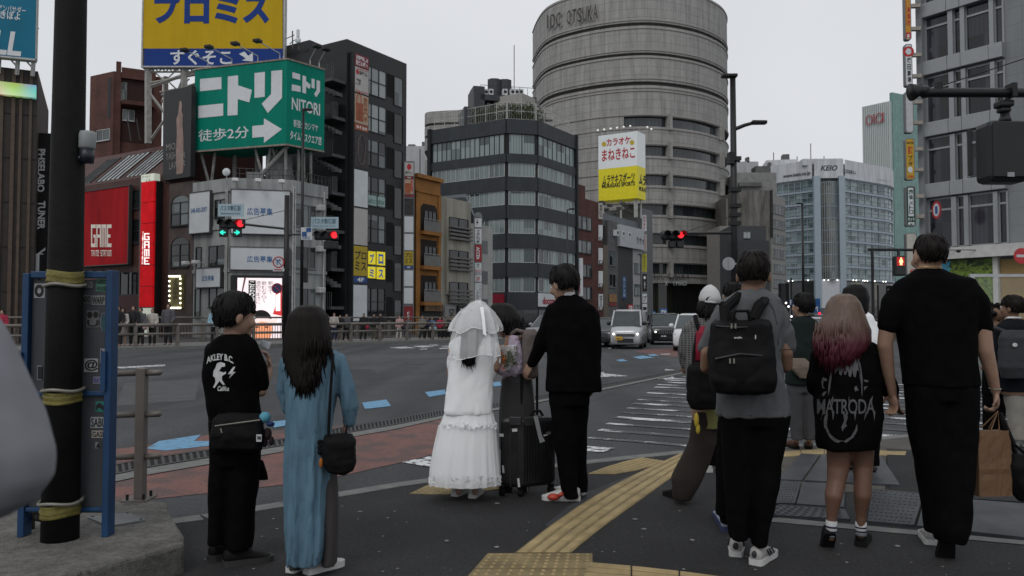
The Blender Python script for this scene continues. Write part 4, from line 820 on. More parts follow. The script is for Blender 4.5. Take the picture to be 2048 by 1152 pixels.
dk_g=[glass_mat('ribbon_e',(.06,.08,.08),(.27,.33,.33),amount=.7,ang=AE,cw=1.3),glass_mat('ribbon_c',(.06,.08,.08),(.24,.3,.3),amount=.7,ang=AC,cw=1.5),glass_mat('ribbon_d',(.05,.07,.07),(.25,.32,.32),amount=.6,ang=AD,cw=1.6)]
for fi,(f,a,b,n,_)in enumerate(faces):
 for i in range(0,13,2):
  z1,z0=zof(edges[i]),zof(edges[i+1]);mb=MB();mb.fbox(f,a-.02,b+.02,z0,z1,-.1,.22);mb.build('spandrel',dke if fi==0 else dkb,dk)
 for i,(y0,y1)in enumerate(wins):
  z1,z0=zof(y0),zof(y1);window(f,(a+.25,b-.25,z0+.04,z1-.04),dk,n if i else n,1,dk_g[fi],dark_frame if i==0 else white_frame,.07,False,.02)
 mb=MB()
 if fi==0:mb.fbox(f,a-.35,a+.1,0,zof(236),-.5,.4)
 if fi==2:mb.fbox(f,b-.1,b+.25,0,zof(236),-.5,.4)
 if fi!=1:mb.build('corner_pier',mat('slate_core',()),dk)
mb=MB();zr=zof(239)
for f,a,b,n in((DL_,DL_.u(866),0,7),(DC,DC.u(1014),0,2),(FP,uD,FP.u(1142),4)):
 for k in range(n+1):u=a+(b-a)*k/n;mb.tube([f.pt(u,zr,-.2),f.pt(u,zr+2.0,-.2)],.045,4)
 for h in(.15,1.05,2.0):mb.tube([f.pt(a,zr+h,-.2),f.pt(b,zr+h,-.2)],.04,4)
 for k in range(n*6):u=a+(b-a)*k/(n*6);mb.tube([f.pt(u,zr,-.2),f.pt(u,zr+2.0,-.2)],.012,3)
tag(mb.build('roof_fence',mat('fence_pale',(.42,.42,.4),.5)),'pale mesh fence round the roof garden of the slate office block','fence')
lf=mat('roof_leaves',(.05,.065,.025),.8,var=.6,scale=3)
def bush(name,label,pts,r,n,m,cat='shrub',leaf=.16,grp=None):
 mb=MB();rnd=random.Random(len(name)+n)
 for c in pts:
  for _ in range(n):
   d=Vector((rnd.gauss(0,1),rnd.gauss(0,1),rnd.gauss(0,.8)));d=d.normalized()*r*rnd.random()**.4;p=Vector(c)+d
   a=Vector((rnd.uniform(-1,1),rnd.uniform(-1,1),rnd.uniform(-1,1))).normalized()*leaf*rnd.uniform(.6,1.3);b=a.cross(Vector((rnd.uniform(-1,1),rnd.uniform(-1,1),rnd.uniform(-1,1)))).normalized()*leaf*.5
   mb.face([p-a,p+b,p+a,p-b])
 return tag(mb.build(name,m,recalc=False),label,cat,grp)
spots=[(946,'at the far end beside the white rail'),(966,'under the low dark housing'),(988,'left of the plant room front'),(1008,'at the corner of the roof'),(1030,'in the middle of the short face'),(1052,'below the tank platform'),(1074,'at the second roof corner'),(1092,'in front of the beige box')]
for i,(x,w_)in enumerate(spots):
 f=DL_ if x<1013 else DC if x<1074 else FP;u=f.u(x)
 bush('roof_shrub','dark green clipped shrub behind the roof fence, '+w_,[f.pt(u+dx,zr+h,-1.0)for dx in(-.5,.5)for h in(.6,1.5)],.75,110,lf,grp='shrubs in the roof garden',leaf=.13)
slate=mat('slate_plant',(.035,.04,.047),.6,var=.2)
ph=thing('plant_room','slate grey rooftop plant room with a raised tank and small air units','plant room',DC.pt(DC.u(1040),zr,-5))
def dbx(nm,x0,y0,x1,y1,o0,o1,m=slate,par=ph,f=DC):mb=MB();mb.fbox(f,f.u(x0),f.u(x1),f.uv(x0,y1)[1],f.uv(x0,y0)[1],o0,o1);return mb.build(nm,m,par)
dbx('low_housing',940,194,972,240,-8,-4);dbx('stair_tower',960,151,983,240,-8,-4);dbx('main_room',974,186,1066,240,-9,-5);dbx('platform',974,168,1092,180,-10,-4);dbx('side_wall',1032,178,1068,205,-9,-4.5)
for x0,x1 in((976,984),(990,998)):dbx('opening',x0,182,x1,203,-5.1,-4.93,mat('sky_gap',(.3,.31,.32),.8))
mb=MB();c=DC.pt(DC.u(1014),DC.uv(1014,160)[1],-7)
for dx in(0,1.3):p=c+DC.d*dx;h=DC.uv(1014,124)[1]-c.z;mb.loft([[p+V(.85*math.cos(R(k*45+22)),.85*math.sin(R(k*45+22)),z)for k in range(8)]for z in(0,h)])
mb.build('water_tank',slate,ph)
mb=MB();mb.fbox(DC,DC.u(962),DC.u(980),DC.uv(970,149)[1],DC.uv(970,147)[1],-7.5,-5);mb.tube([DC.pt(DC.u(x),DC.uv(970,151)[1],-6)for x in(970,970)][:1]+[DC.pt(DC.u(970),DC.uv(970,147)[1],-6)],.1,5);mb.build('vent_cap',slate,ph)
ag='air units on the office roof'
for i,x in enumerate((988,998,1028,1044,1053,1062)):
 u=DC.u(x);z=DC.uv(x,168)[1];t=thing('air_conditioner',('first','second','third','fourth','fifth','last')[i]+' pale air unit along the tank platform of the slate block','air conditioner',DC.pt(u,z,-5),ag)
 mb=MB();mb.fbox(DC,u-.25,u+.3,z,z+.75,-5.2,-4.6);mb.build('casing',pan_w,t);mb=MB();mb.face([DC.pt(u+.03+.2*math.cos(R(k*30)),z+.4+.2*math.sin(R(k*30)),-4.59)for k in range(12)]);mb.build('fan_grille',dark_frame,t)
mb=MB()
for k in range(8):u=DC.u(975+k*16.5);z=DC.uv(980,168)[1];mb.tube([DC.pt(u,z,-4.2),DC.pt(u,z+1.1,-4.2)],.025,4)
mb.tube([DC.pt(DC.u(975),z+1.1,-4.2),DC.pt(DC.u(1092),z+1.1,-4.2)],.03,4);mb.build('railing',slate,ph)
tag(MB().fbox(FP,FP.u(1078),FP.u(1108),FP.uv(1078,236)[1],FP.uv(1078,180)[1],-6,-2.2).build('roof_box',mat('roof_box_beige',(.3,.29,.27),.7,var=.1)),'plain beige box room on the slate office roof','roof room')
mb=MB();mb.tube([DC.pt(DC.u(1053),zr+3,-6),DC.pt(DC.u(1053),DC.uv(1053,55)[1],-6)],.05,5);tag(mb.build('antenna_mast',steel_d),'tall thin antenna mast on the slate office roof','antenna')
cr_m=mat('phone_red',(.28,.01,.03),.5)
t=sign_box('fascia_sign','blank crimson fascia panel nearer the white tiles',DL_,(DL_.u(984),DL_.u(1011),zof(612),zof(588)),.4,.2,cr_m)
t=sign_box('fascia_sign','white shop fascia with crimson rounded letters',FP,(uD-.2,FP.u(1113),zof(613),zof(586)),.45,.2,pan_w);pxtext(FP,'docomo',1078,594,1109,609,.46,cr_m,t,.05)
t=sign_box('fascia_sign','blank crimson fascia panel beyond the white lettered one',FP,(FP.u(1114),FP.u(1150),zof(613),zof(586)),.43,.2,cr_m)
dv=Fac(FP.pt(FP.u(1159),0,.8)[:2],R(80));t=thing('hanging_sign','tall white hanging sign with crimson letters running down it','sign',dv.pt(0,dv.uv(1159,592)[1]));mb=MB();mb.fbox(dv,*dv.rc(1153,516,1166,592),-.3,0);mb.build('panel',pan_w,t);side_text(dv,'docomo',1159.5,555,587,6,.02,cr_m,t)
mb=MB()
for f,a,b in((DL_,DL_.u(870),0),(DC,DC.u(1013),0),(FP,uD,FP.u(1148))):mb.fquad(f,a,b,.5,zof(620),.24)
mb.build('shopfront',gl_dark,dk)
# ---------------------------------------------------------------- brick building and the little buildings beyond
brk=tile_mat('red_brick',(.1,.036,.028),.8,.45,.14,.012,.8,.2,.5,ang=AD,stain=.2)
u0,u1=FP.u(1151),FP.u(1206);q0,q1=FP.pt(u0,0),FP.pt(u1,0);zb=FP.uv(1151,392)[1]
bb_=poly_building('brick_building','red brick building squeezed next to the slate office block',[q0[:2],q1[:2],(q1+back*10)[:2],(q0+back*10)[:2]],zb,brk)
mb=MB();mb.fbox(FP,u0,FP.u(1172),zb-.1,FP.uv(1151,366)[1],-8,-.05);mb.build('roof_storey',brk,bb_)
for y0,y1 in((430,456),(479,504),(527,552),(573,598)):window(FP,FP.rc(1154,y0,1183,y1),bb_,3,1,gl_d,dark_frame,.07,True)
mb=MB();mb.fbox(FP,u0,FP.u(1163),zb,FP.uv(1151,338)[1],-12,-9);tag(mb.build('roof_tank',pan_w),'white box tank on the roof behind the red brick building','tank')
sgp='white hanging signs down the brick building'
fsg=Fac(FP.pt(FP.u(1201),0,.7)[:2],R(80))
for i,(y0,y1,s,fl)in enumerate(((406,438,'吉池ビル',''),(450,481,'','5F'),(496,528,'','4F'),(542,574,'','3F'),(588,620,'麻雀さくら','2F'))):
 t=sign_box('hanging_sign',('topmost hanging sign on the brick building, black characters on grey','blank white hanging sign ending in floor number five','blank white hanging sign ending in floor number four','blank white hanging sign ending in floor number three','bright white hanging sign with small characters, lowest on the brick building')[i],fsg,fsg.rc(1197,y0,1206,y1),0,.35,pan_w if i else pan_b,'sign',sgp)
 if s:pxtext(fsg,s,1199,y0+3,1204.5,y1-(8 if fl else 3),.02,BK,t,.02,True)
 if fl:
  mb=MB();mb.fquad(fsg,*fsg.rc(1198,y1-7,1206,y1-.5),.015);mb.build('floor_plate',BK,t);pxtext(fsg,fl,1199,y1-6,1205,y1-1.5,.03,WH,t,.02)
gp1=mat('grimy_panel',(.1,.1,.1),.8,var=.3,scale=1.5)
def slim(name,label,x0,x1,y,m,depth=8,out=0,z0=-1):
 a,b=FP.pt(FP.u(x0),0,out),FP.pt(FP.u(x1),0,out);return poly_building(name,label,[a[:2],b[:2],(b+back*depth)[:2],(a+back*depth)[:2]],FP.uv(x0,y)[1],m,z0)
s1=slim('narrow_building','narrow tan sliver of a building right of the brick one',1207,1216,490,mat('tan_plaster',(.13,.11,.085),.8,var=.2))
s2=slim('narrow_building','narrow grimy grey building with small windows and a picture hoarding',1216,1236,440,gp1)
for y0,y1 in((500,530),(548,574)):window(FP,FP.rc(1218,y0,1231,y1),s2,2,1,gl_d,grey_frame)
mb=MB();mb.fquad(FP,*FP.rc(1217,588,1232,604),.1);mb.build('picture_hoarding',mat('hoarding_patch',(.25,.2,.05),.6,var=.8,scale=2,rgb2=(.25,.08,.06)),s2)
mb=MB();mb.fquad(FP,*FP.rc(1217,605,1232,612),.1);mb.build('hoarding_caption',mat('caption_red',(.18,.03,.03),.6),s2)
s3=slim('narrow_building','dark narrow building hung with a blue vertical sign',1236,1266,448,mat('dark_panel',(.045,.045,.046),.7,var=.3))
s4=slim('narrow_building','narrow white building with rounded windows',1266,1284,470,mat('white_plaster',(.33,.33,.33),.8,var=.15))
for y0,y1 in((526,546),(568,590),(610,632)):window(FP,FP.rc(1268,y0,1281,y1),s4,2,1,gl_pale,grey_frame,.05)
zinc=tile_mat('zinc_cladding',(.13,.15,.17),.7,.4,40,.02,.5,.1,ang=AD)
s5=slim('narrow_building','grey ribbed building carrying the karaoke sign column',1284,1306,416,mat('ribbed_grey',(.14,.145,.15),.7,var=.15,scale=4))
mb=MB();mb.fbox(FP,FP.u(1207),FP.u(1284),FP.uv(1207,450)[1],FP.uv(1207,425)[1],-4,-.4);tag(mb.build('roof_screen',zinc),'blue grey metal roof screen under the karaoke billboard','roof screen')
wb=sign_box('hoarding','blank white hoarding box with black drips of lettering on one face',FP,FP.rc(1234,449,1283,492),.5,1.8,mat('blank_white',(.4,.42,.44),.6))
pxtext(FP,'りサイ',1267,474,1282,488,.52,BK,wb,.02)
bsn=Fac(FP.pt(FP.u(1248),0,.6)[:2],R(80));t=thing('hanging_sign','blue hanging sign with pale characters on the dark narrow building','sign',bsn.pt(0,bsn.uv(1248,596)[1]));mb=MB();mb.fbox(bsn,*bsn.rc(1244,552,1253,597),-.3,0);mb.build('panel',mat('shop_blue',(.03,.06,.14),.6),t);pxtext(bsn,'居酒屋天国',1246,555,1251,594,.02,mat('pale_blue',(.25,.35,.45),.6),t,.02,True)
t=sign_box('shop_sign','small red street level sign with pale characters between narrow buildings',bsn,bsn.rc(1254,609,1264,622),.4,.3,mat('shop_red',(.3,.02,.02),.6));pxtext(bsn,'焼肉',1255.5,611,1262.5,619,.42,WH,t,.02)
kc=Fac(FP.pt(FP.u(1288),0,.9)[:2],R(82))
kcol=column('sign_column','karaoke sign column of red, yellow, black and white panels on the grey ribbed building',kc,1285,1294,[(429,463,pan_w,[('カラオケ',.2,.08,.8,.92,RD,True)]),(468,503,pan_b,[('まねきねこ',.2,.05,.8,.95,RD,True)]),(507,544,mat('panel_lime',(.42,.4,.03),.5),[('ムラサキスポーツ',.25,.05,.75,.95,BK,True)]),(547,584,BK,[('●',.25,.7,.75,.88,WH,False),('ショップ',.35,.15,.65,.6,WH,True)]),(587,606,pan_w,[('プ',.1,.15,.9,.8,BK,False)]),(607,624,pan_w,[('■',.1,.2,.9,.6,BK,False)])],0,.5,grey_frame)
for i,(x,y)in enumerate(((1228,466),(1240,468),(1252,470))):
 u,z=FP.uv(x,y);t=thing('air_conditioner','white air unit on the ledge beside the blank hoarding box, '+('left','middle','right')[i]+' of three','air conditioner',FP.pt(u,z,.3),'air units beside the blank hoarding');mb=MB();mb.fbox(FP,u-.3,u+.3,z-.4,z+.4,0.02,.55);mb.build('casing',pan_w,t)
 mb=MB();mb.face([FP.pt(u+.25*math.cos(R(k*30)),z+.25*math.sin(R(k*30)),.56)for k in range(12)]);mb.build('fan_grille',dark_frame,t)
kp=at(1274.5,330,FP.pt(FP.u(1274),0).y-2);KA,KB=Fac(kp[:2],R(121)),Fac(kp[:2],R(34))
ka,kb2=KA.u(1198),KB.u(1292.5);zt,zm,zb6=KA.uv(1274,262)[1],KA.uv(1274,331)[1],KA.uv(1274,396)[1]
q0,q1,q2=KA.pt(ka,0),kp,KB.pt(kb2,0);q3=q0+q2-q1
kbd=thing('karaoke_billboard','two sided white and yellow rooftop billboard with red and black lettering','billboard',V(q1.x,q1.y,zb6))
mb=MB();mb.prism([p[:2]for p in(q0,q1,q2,q3)],zm,zt);mb.build('upper_panel',mat('kara_white',(.62,.65,.66),.5,var=.04,emit=.12),kbd)  # faint glow in both panels stands in for light from the sign lamps
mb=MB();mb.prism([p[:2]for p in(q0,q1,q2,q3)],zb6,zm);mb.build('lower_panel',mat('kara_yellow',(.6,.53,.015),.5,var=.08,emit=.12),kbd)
for f,x0,x1 in((KA,1204,1270),):
 pxtext(f,'カラオケ',1213,278,1261,293,.02,RD,kbd,.03);pxtext(f,'まねきねこ',1204,300,1270,323,.02,RD,kbd,.02)
 pxtext(f,'ムラサキスポーツ',1205,350,1270,370,.02,BK,kbd,.025,shear=.2);pxtext(f,'MURASAKI SPORTS',1204,368.5,1270,377,.02,BK,kbd,.04)
pxtext(KB,'ムラ',1278,347,1292,369,.02,BK,kbd,.05,shear=.2);pxtext(KB,'MURAS',1278,372,1292,381,.02,BK,kbd,.04)
for x in(1208,1264):
 mb=MB();mb.face(ell(KA,x,287+(1264-x)*.06-2,4.5,5,.02));mb.build('round_emblem',mat('emblem_gold',(.5,.36,.03),.5),kbd)
mb=MB()
for x in(1205,1240,1268):mb.tube([KA.pt(KA.u(x),zb6,-.5),KA.pt(KA.u(x),zb6-2.6,-.5)],.14,5)
for x in(1280,1288):mb.tube([KB.pt(KB.u(x),zb6,-.4),KB.pt(KB.u(x),zb6-2.6,-.4)],.12,5)
mb.build('support_frame',steel_p,kbd)
for i in range(8):
 f=KA if i<6 else KB;u=ka*(1-(i+.5)/6)if i<6 else kb2*(i-5.5)/2
 t=thing('sign_lamp','little white lamp on a thin arm over the karaoke billboard, '+('first','second','third','fourth','fifth','sixth','seventh','eighth')[i]+' from the brick side','lamp',f.pt(u,zt,.5),'lamps over the karaoke billboard')
 mb=MB();mb.tube([f.pt(u,zt,0),f.pt(u,zt+.45,0),f.pt(u,zt+.6,1.2)],.03,5);mb.build('arm',steel_p,t);mb=MB();mb.ball(f.pt(u,zt+.5,1.25),.14,8,6);mb.build('lamp_head',mat('lamp_glow',(1,1,.95),.5,var=.01,emit=1.2 if i>5 else .3),t)
mb=MB()
for k in range(30):x,y=1212+(k*37)%68,404+(k*23)%22;u,z=FP.uv(x,y);mb.fbox(FP,u-.2,u+.2,z-.2,z+.2,-1,-.4)if k%3==0 else mb.tube([FP.pt(u,z,-.7),FP.pt(u+.5,z+.3*(k%5-2),-.7)],.04,4)
tag(mb.build('roof_pipes',steel_d),'tangle of pipes and units below the karaoke billboard','pipes',None,'stuff')
# ---------------------------------------------------------------- the curved concrete department store
ct=tile_mat('tower_concrete',(.315,.308,.296),.5,2.5,1.5,.035,.85,.07,ang=R(90),stain=.24)
cj=mat('tower_groove',(.06,.058,.055),.9,var=.3);cl=mat('tower_ledge',(.28,.265,.25),.85,var=.25)
Y0=142.0;TK=Y0/105
ctrl=[(3.2,122),(3.8,117),(5.0,112.5),(7.5,109.3),(12.6,106.1),(18.4,105),(24.4,107.2),(28.6,110.8),(31.0,114.5),(32.2,119),(32.6,126),(32.6,140)];ctrl=[(a*TK,b*TK)for a,b in ctrl]
def smooth(pts,n=5):
 o=[]
 for i in range(len(pts)-1):
  p=[Vector(pts[max(0,min(len(pts)-1,i+k))])for k in(-1,0,1,2)]
  for j in range(n):
   t=j/n;o.append(.5*((2*p[1])+(p[2]-p[0])*t+(2*p[0]-5*p[1]+4*p[2]-p[3])*t*t+(3*p[1]-p[0]-3*p[2]+p[3])*t**3))
 o.append(Vector(pts[-1]));return o
TWP=smooth(ctrl)
def offs(pl,d):
 o=[]
 for i,p in enumerate(pl):
  t=(pl[min(i+1,len(pl)-1)]-pl[max(i-1,0)]).normalized();o.append(p+Vector((t.y,-t.x))*d)
 return o
tz=lambda y:CZ+(634-y)*Y0/1600*1.0
ztop=tz(-40)
tw=thing('department_store','huge curved beige concrete department store with dark horizontal grooves','department store',V(18*TK,112*TK,0))
def band(pl,z0,z1,d,m,nm,par,closed=True):
 a=offs(pl,d);mb=MB();n=len(a);mb.v=[(p.x,p.y,z)for z in(z0,z1)for p in a]+[(18*TK,125*TK,z)for z in(z0,z1)]
 mb.f=[(i,i+1,n+i+1,n+i)for i in range(n-1)]+[tuple(range(n))+(2*n,),tuple(range(n,2*n))+(2*n+1,)];mb.mi=[0]*len(mb.f)
 return mb.build(nm,m,par,recalc=False)
grooves=[38,101,163]
lev=[(-40,36,0,ct),(36,43,-.5,cj),(43,98,0,ct),(98,104,-.5,cj),(104,157,0,ct),(157,165,-.6,cj),(165,228,0,ct)]
for y0,y1,d,m in lev:band(TWP,tz(y1),tz(y0),d,m,'groove' if m is cj else 'wall',tw)
for y in(-36,31,48,93,108,151,170,176):band(TWP,tz(y+1.2),tz(y-.8),.14,cl,'ledge',tw)
low=[228+59.5*k for k in range(6)]
gl_tw=glass_mat('tower_glass',(.02,.026,.03),(.05,.065,.07),amount=.3,ang=R(90),cw=2.2,ch=5.4)
for k,y in enumerate(low):
 yb=y+21;band(TWP[22:],tz(yb),tz(y),-.7,gl_tw,'ribbon_window',tw);band(TWP[:23],tz(yb),tz(y),0,ct,'wall',tw)
 nxt=low[k+1]if k<5 else 565
 band(TWP,tz(nxt),tz(yb),0,ct,'wall',tw)
 for yy in(y-3,yb+4):band(TWP,tz(yy+1.2),tz(yy-.8),.14,cl,'ledge',tw)
 n=len(TWP);mb=MB()
 for i in(27,36):
  if i<n-1:p=TWP[i];mb.box((p.x,p.y-.1,(tz(y)+tz(yb))/2),(.5,1.6,tz(y)-tz(yb)+1.2),math.atan2((TWP[i+1]-p).y,(TWP[i+1]-p).x))
 mb.build('window_pier',ct,tw)
band(TWP,0,tz(565),-1.2,glass_mat('tower_shop',(.012,.013,.013),(.09,.09,.03),amount=.2,ang=R(90),cw=2.2,ch=9),'shopfront',tw)
def curve_text(s,x0,x1,ya,yb,m,bold,par,d=.5,depth=.25):
 """letters standing proud of the curved wall"""
 n=len(s)
 for i,c in enumerate(s):
  if c==' ':continue
  px=x0+(x1-x0)*(i+.5)/n
  best=min(range(len(TWP)-1),key=lambda k:abs((TWP[k].x/TWP[k].y)-(px-1024)/F));p=TWP[best];tn=(TWP[best+1]-p).normalized()
  f=Fac((p.x,p.y),math.atan2(tn.x,tn.y));u=f.u(px);wd=abs(f.u(px+(x1-x0)/n*.43)-f.u(px-(x1-x0)/n*.43));zc=(f.uv(px,ya+(yb-ya)*i/n)[1])
  mb=MB();put_text(mb,c,f.pt(u,zc,d),f.d,Z,wd if c!='I' else wd*.3,par[1],bold);mb.build('lettering',m,par[0],recalc=False)
curve_text('IDC OTSUKA',1095,1200,44,22,mat('bronze_letter',(.05,.047,.045),.5,.5),.0,(tw,2.6));curve_text('IDC OTSUKA',1097,1202,45,23,cl,.0,(tw,2.6),.3)
curve_text('IDC OTSUKA',1304,1376,553,553,mat('bronze_letter',()),.0,(tw,1.2));curve_text('X YMAD',1326,1370,567,567,pan_w,.0,(tw,.75),.6)
WGP=smooth([(-13.4,126),(-13.2,120.5),(-11,119),(-5,118),(2,117),(6,117)],5)
wg=thing('department_store_wing','low rounded concrete wing of the store peeking behind the slate block','building',V(-8,120,0))
wz=lambda y:CZ+(634-y)*118/1600
for y0,y1,d,m in((214,238,0,ct),(238,243,-.4,cj),(243,262,0,ct),(262,266,-.4,cj),(266,292,0,ct),(292,312,-.5,gl_tw),(312,345,0,ct),(345,640,0,ct)):
 a=offs(WGP,d);mb=MB();n=len(a);mb.v=[(p.x,p.y,z)for z in(wz(y1),wz(y0))for p in a];mb.f=[(i,i+1,n+i+1,n+i)for i in range(n-1)]+[tuple(range(n)),tuple(range(n,2*n))];mb.mi=[0]*len(mb.f);mb.build('groove' if m is cj else 'wall' if m is ct else 'ribbon_window',m,wg,recalc=False)
def far_box(name,label,x0,y0,x1,Y,m,depth=12,ang=90,cat='building'):
 f=Fac(at(x0,600,Y)[:2],R(ang));u1=f.u(x1);a,b=f.p,f.pt(u1,0);return poly_building(name,label,[a[:2],b[:2],(b-f.n*depth)[:2],(a-f.n*depth)[:2]],f.uv(x0,y0)[1],m,-1,cat),f
pale=tile_mat('pale_far_wall',(.42,.43,.44),.85,3,3.5,.04,.8,.06,ang=R(90),stain=.15)
fb1,f1=far_box('far_building','pale windowless building in the gap beside the black one',800,292,868,150,pale)
for x0,y0,x1 in((812,284,826),(840,279,852)):dd=MB();dd.fbox(f1,f1.u(x0),f1.u(x1),f1.uv(x0,293)[1],f1.uv(x0,y0)[1],-6,-2);dd.build('roof_unit',gp1,fb1)
mb=MB();u=f1.u(840);mb.tube([f1.pt(u,0,1),f1.pt(u,f1.uv(840,300)[1],1)],.12,5);mb.build('downpipe',gp1,fb1)
# ---------------------------------------------------------------- grey buildings left of the glass store
wcg=mat('weathered_concrete',(.12,.115,.105),.9,var=.5,scale=1.2,stretch=(1,1,.18),bump=.2)
fb2,f2=far_box('weathered_building','weathered grey block with rain stains and a row of office windows',1470,381,1544,135,wcg,20,92)
fr2=Fac(f2.pt(f2.u(1544),0)[:2],R(40));mb=MB();zt2=f2.uv(1470,381)[1];u1=fr2.u(1573);a,b=fr2.p,fr2.pt(u1,0)
mb.prism([a[:2],b[:2],(b-fr2.n*8)[:2],(a-fr2.n*8)[:2]],-1,zt2-.6);mb.build('side_wing',mat('wing_concrete',(.24,.235,.225),.85,var=.15),fb2)
for k in range(8):
 z1=zt2-2.2-k*2.55;window(fr2,(.6,u1-.4,z1-1.5,z1),fb2,8,1,gl_d,grey_frame,.08,True)
mb=MB();mb.fbox(f2,f2.u(1542),f2.u(1547),zt2-8,zt2,-.3,.3);mb.build('dark_pier',black_m,fb2)
fb3,f3=far_box('dark_shed','plain dark grey blank building by the tall lamp pole',1462,452,1534,118,mat('dark_render',(.05,.053,.058),.8,var=.15),10,92)
window(f3,f3.rc(1487,464,1502,476),fb3,2,1,gl_pale,grey_frame)
mb=MB();mb.fbox(f3,f3.u(1462),f3.u(1538),0,f3.uv(1470,482)[1],-2,.6);mb.build('lower_volume',mat('dark_render2',(.04,.042,.046),.8),fb3)
fb4,f4=far_box('far_building','pale far office building rising behind the weathered grey block',1466,323,1520,220,pale,15)
for x in(1478,1497):mb=MB();mb.fbox(f4,f4.u(x),f4.u(x+5),f4.uv(x,325)[1],f4.uv(x,314)[1],-2,0);mb.build('chimney',gp1,fb4)
fb6,f6=far_box('far_building','low stained building top with tank units between grey blocks',1474,345,1556,150,mat('mid_grey',(.2,.2,.195),.85,var=.25,scale=1),10)
mb=MB();mb.fbox(f6,f6.u(1518),f6.u(1548),f6.uv(1518,346)[1],f6.uv(1518,347)[1]+1.6,-4,-1);mb.fbox(f6,f6.u(1478),f6.u(1524),f6.uv(1478,374)[1],f6.uv(1478,366)[1],0,.8);mb.builds('roof_unit',gp1,fb6)
fb5,f5=far_box('far_building','tan far wall with dirty windows behind the lamp pole',1440,452,1480,125,mat('tan_far',(.2,.19,.175),.85,var=.2),8)
# ---------------------------------------------------------------- glass department store
kp_=at(1689,600,196);kp_.z=0;KR=Fac(kp_[:2],R(56));kL=Fac(kp_[:2],R(93));kl=kL.pt(kL.u(1630),0);KL=Fac(kl[:2],R(136))
alu=mat('aluminium_panel',(.3,.36,.41),.45,.2,var=.06);band_w=tile_mat('fascia_white',(.55,.57,.6),.85,3,40,.03,.5,.04,ang=R(56),stain=.22)
kg=[glass_mat('store_glass_r',(.07,.11,.115),(.26,.34,.35),amount=.65,ang=R(50),cw=1.6,ch=1.35,rough=.08),glass_mat('store_glass_l',(.05,.085,.09),(.2,.28,.29),amount=.55,ang=R(136),cw=1.6,ch=1.35,rough=.08)]
ks=thing('glass_store','broad glass curtain wall department store with a white fascia round its top','department store',V(kp_.x,kp_.y,0))
ur=KR.u(1772);RP=[KR.pt(ur*k/6,0)for k in range(7)]
ang=56;p=RP[-1].copy()
for k in range(7):ang-=9;p=p+V(math.sin(R(ang)),math.cos(R(ang)),0)*2.6;RP.append(p.copy())
LP_=[KL.pt(KL.u(1545),0),KL.pt(0,0)]
zk=lambda y:kL.uv(1660,y)[1]
ztK,zfK,zgK=zk(320),zk(357),zk(559)
def wallstrip(pts,z0,z1,out,m,nm,par,ret=False):
 mb=MB()
 for i in range(len(pts)-1):
  t=(pts[i+1]-pts[i]).normalized();n=V(t.y,-t.x,0)*out;mb.face([pts[i]+n+Z*z0,pts[i+1]+n+Z*z0,pts[i+1]+n+Z*z1,pts[i]+n+Z*z1])
 return mb.build(nm,m,par,recalc=False)
mb=MB();allp=[q[:2]for q in LP_+RP];mb.prism(allp+[(RP[-1].x+5,RP[-1].y+30),(LP_[0].x,LP_[0].y+40)],-1,ztK-1);mb.build('core',mat('store_core',(.1,.11,.11),.8),ks)
wallstrip(RP,zfK,ztK,.6,band_w,'fascia',ks);wallstrip(LP_,zfK,ztK,.6,band_w,'fascia',ks);wallstrip([kl,kp_],zfK,ztK,.7,band_w,'fascia',ks)
for pts,g_ in((RP,kg[0]),(LP_,kg[1])):
 wallstrip(pts,zgK,zfK,.1,g_,'curtain_wall',ks)
 mb=MB();n=8
 for i in range(len(pts)-1):
  t=(pts[i+1]-pts[i]);ln=t.length;t=t.normalized();nn=V(t.y,-t.x,0);f=Fac(pts[i][:2],math.atan2(t.x,t.y))
  for k in range(n+1):z=zgK+(zfK-zgK)*k/n;mb.fbox(f,0,ln,z-.24,z+.24,.1,.4)
  for k in range(n*3):
   z=zgK+(zfK-zgK)*(k+.5)/(n*3);mb.fbox(f,0,ln,z-.05,z+.05,.1,.22)
  m_=max(1,int(ln/1.6))
  for k in range(m_+1):mb.fbox(f,ln*k/m_-.06,ln*k/m_+.06,zgK,zfK,.1,.22)
 mb.build('mullion_grid',alu,ks)
 wallstrip(pts,0,zgK-.6,.15,glass_mat('store_street',(.03,.035,.033),(.2,.17,.11),amount=.35,ang=R(56),cw=2.4,ch=6),'shopfront',ks)
for x0,x1,nm in((1628,1641,'pillar'),(1678,1690,'pillar')):
 mb=MB();mb.fbox(kL,kL.u(x0),kL.u(x1),0,zfK+.5,0,1.2);mb.build(nm,alu,ks)
gb_=glass_mat('bay_glass',(.05,.055,.05),(.17,.165,.13),amount=.55,ang=R(93),cw=.9,ch=4.2)
a,b=kL.u(1641),kL.u(1678);mb=MB();n=10;rr=[kL.pt(a+(b-a)*k/n,0,.3+1.6*math.sin(math.pi*k/n))for k in range(n+1)];wallstrip(rr,zgK,zk(366),0,gb_,'bay_window',ks)
mb=MB()
for k,p in enumerate(rr):mb.tube([p+Z*zgK,p+Z*zk(366)],.09,4)
for k in range(9):z=zgK+(zk(366)-zgK)*k/8;mb.tube([p+Z*z for p in rr],.1,4)
mb.build('bay_frame',alu,ks)
mb=MB();mb.fbox(kL,a-.5,b+.5,0,zgK,0,.9);mb.build('blank_bay_base',mat('bay_base_white',(.5,.52,.55),.5),ks)
for i in range(12):
 pass
mb=MB()
for f,xs in((KR,(1697,1703,1716,1720,1725,1740,1757,1762)),(KL,(1574,1582,1590,1612,1621)),(kL,(1645,1653,1671))):
 for x in xs:u,z=f.uv(x,558);mb.ball(f.pt(u,zgK-.2,1.3),.17,6,5)
mb.builds('downlight',mat('downlight_glow',(1,.97,.9),.5,var=.01,emit=2.5),ks)
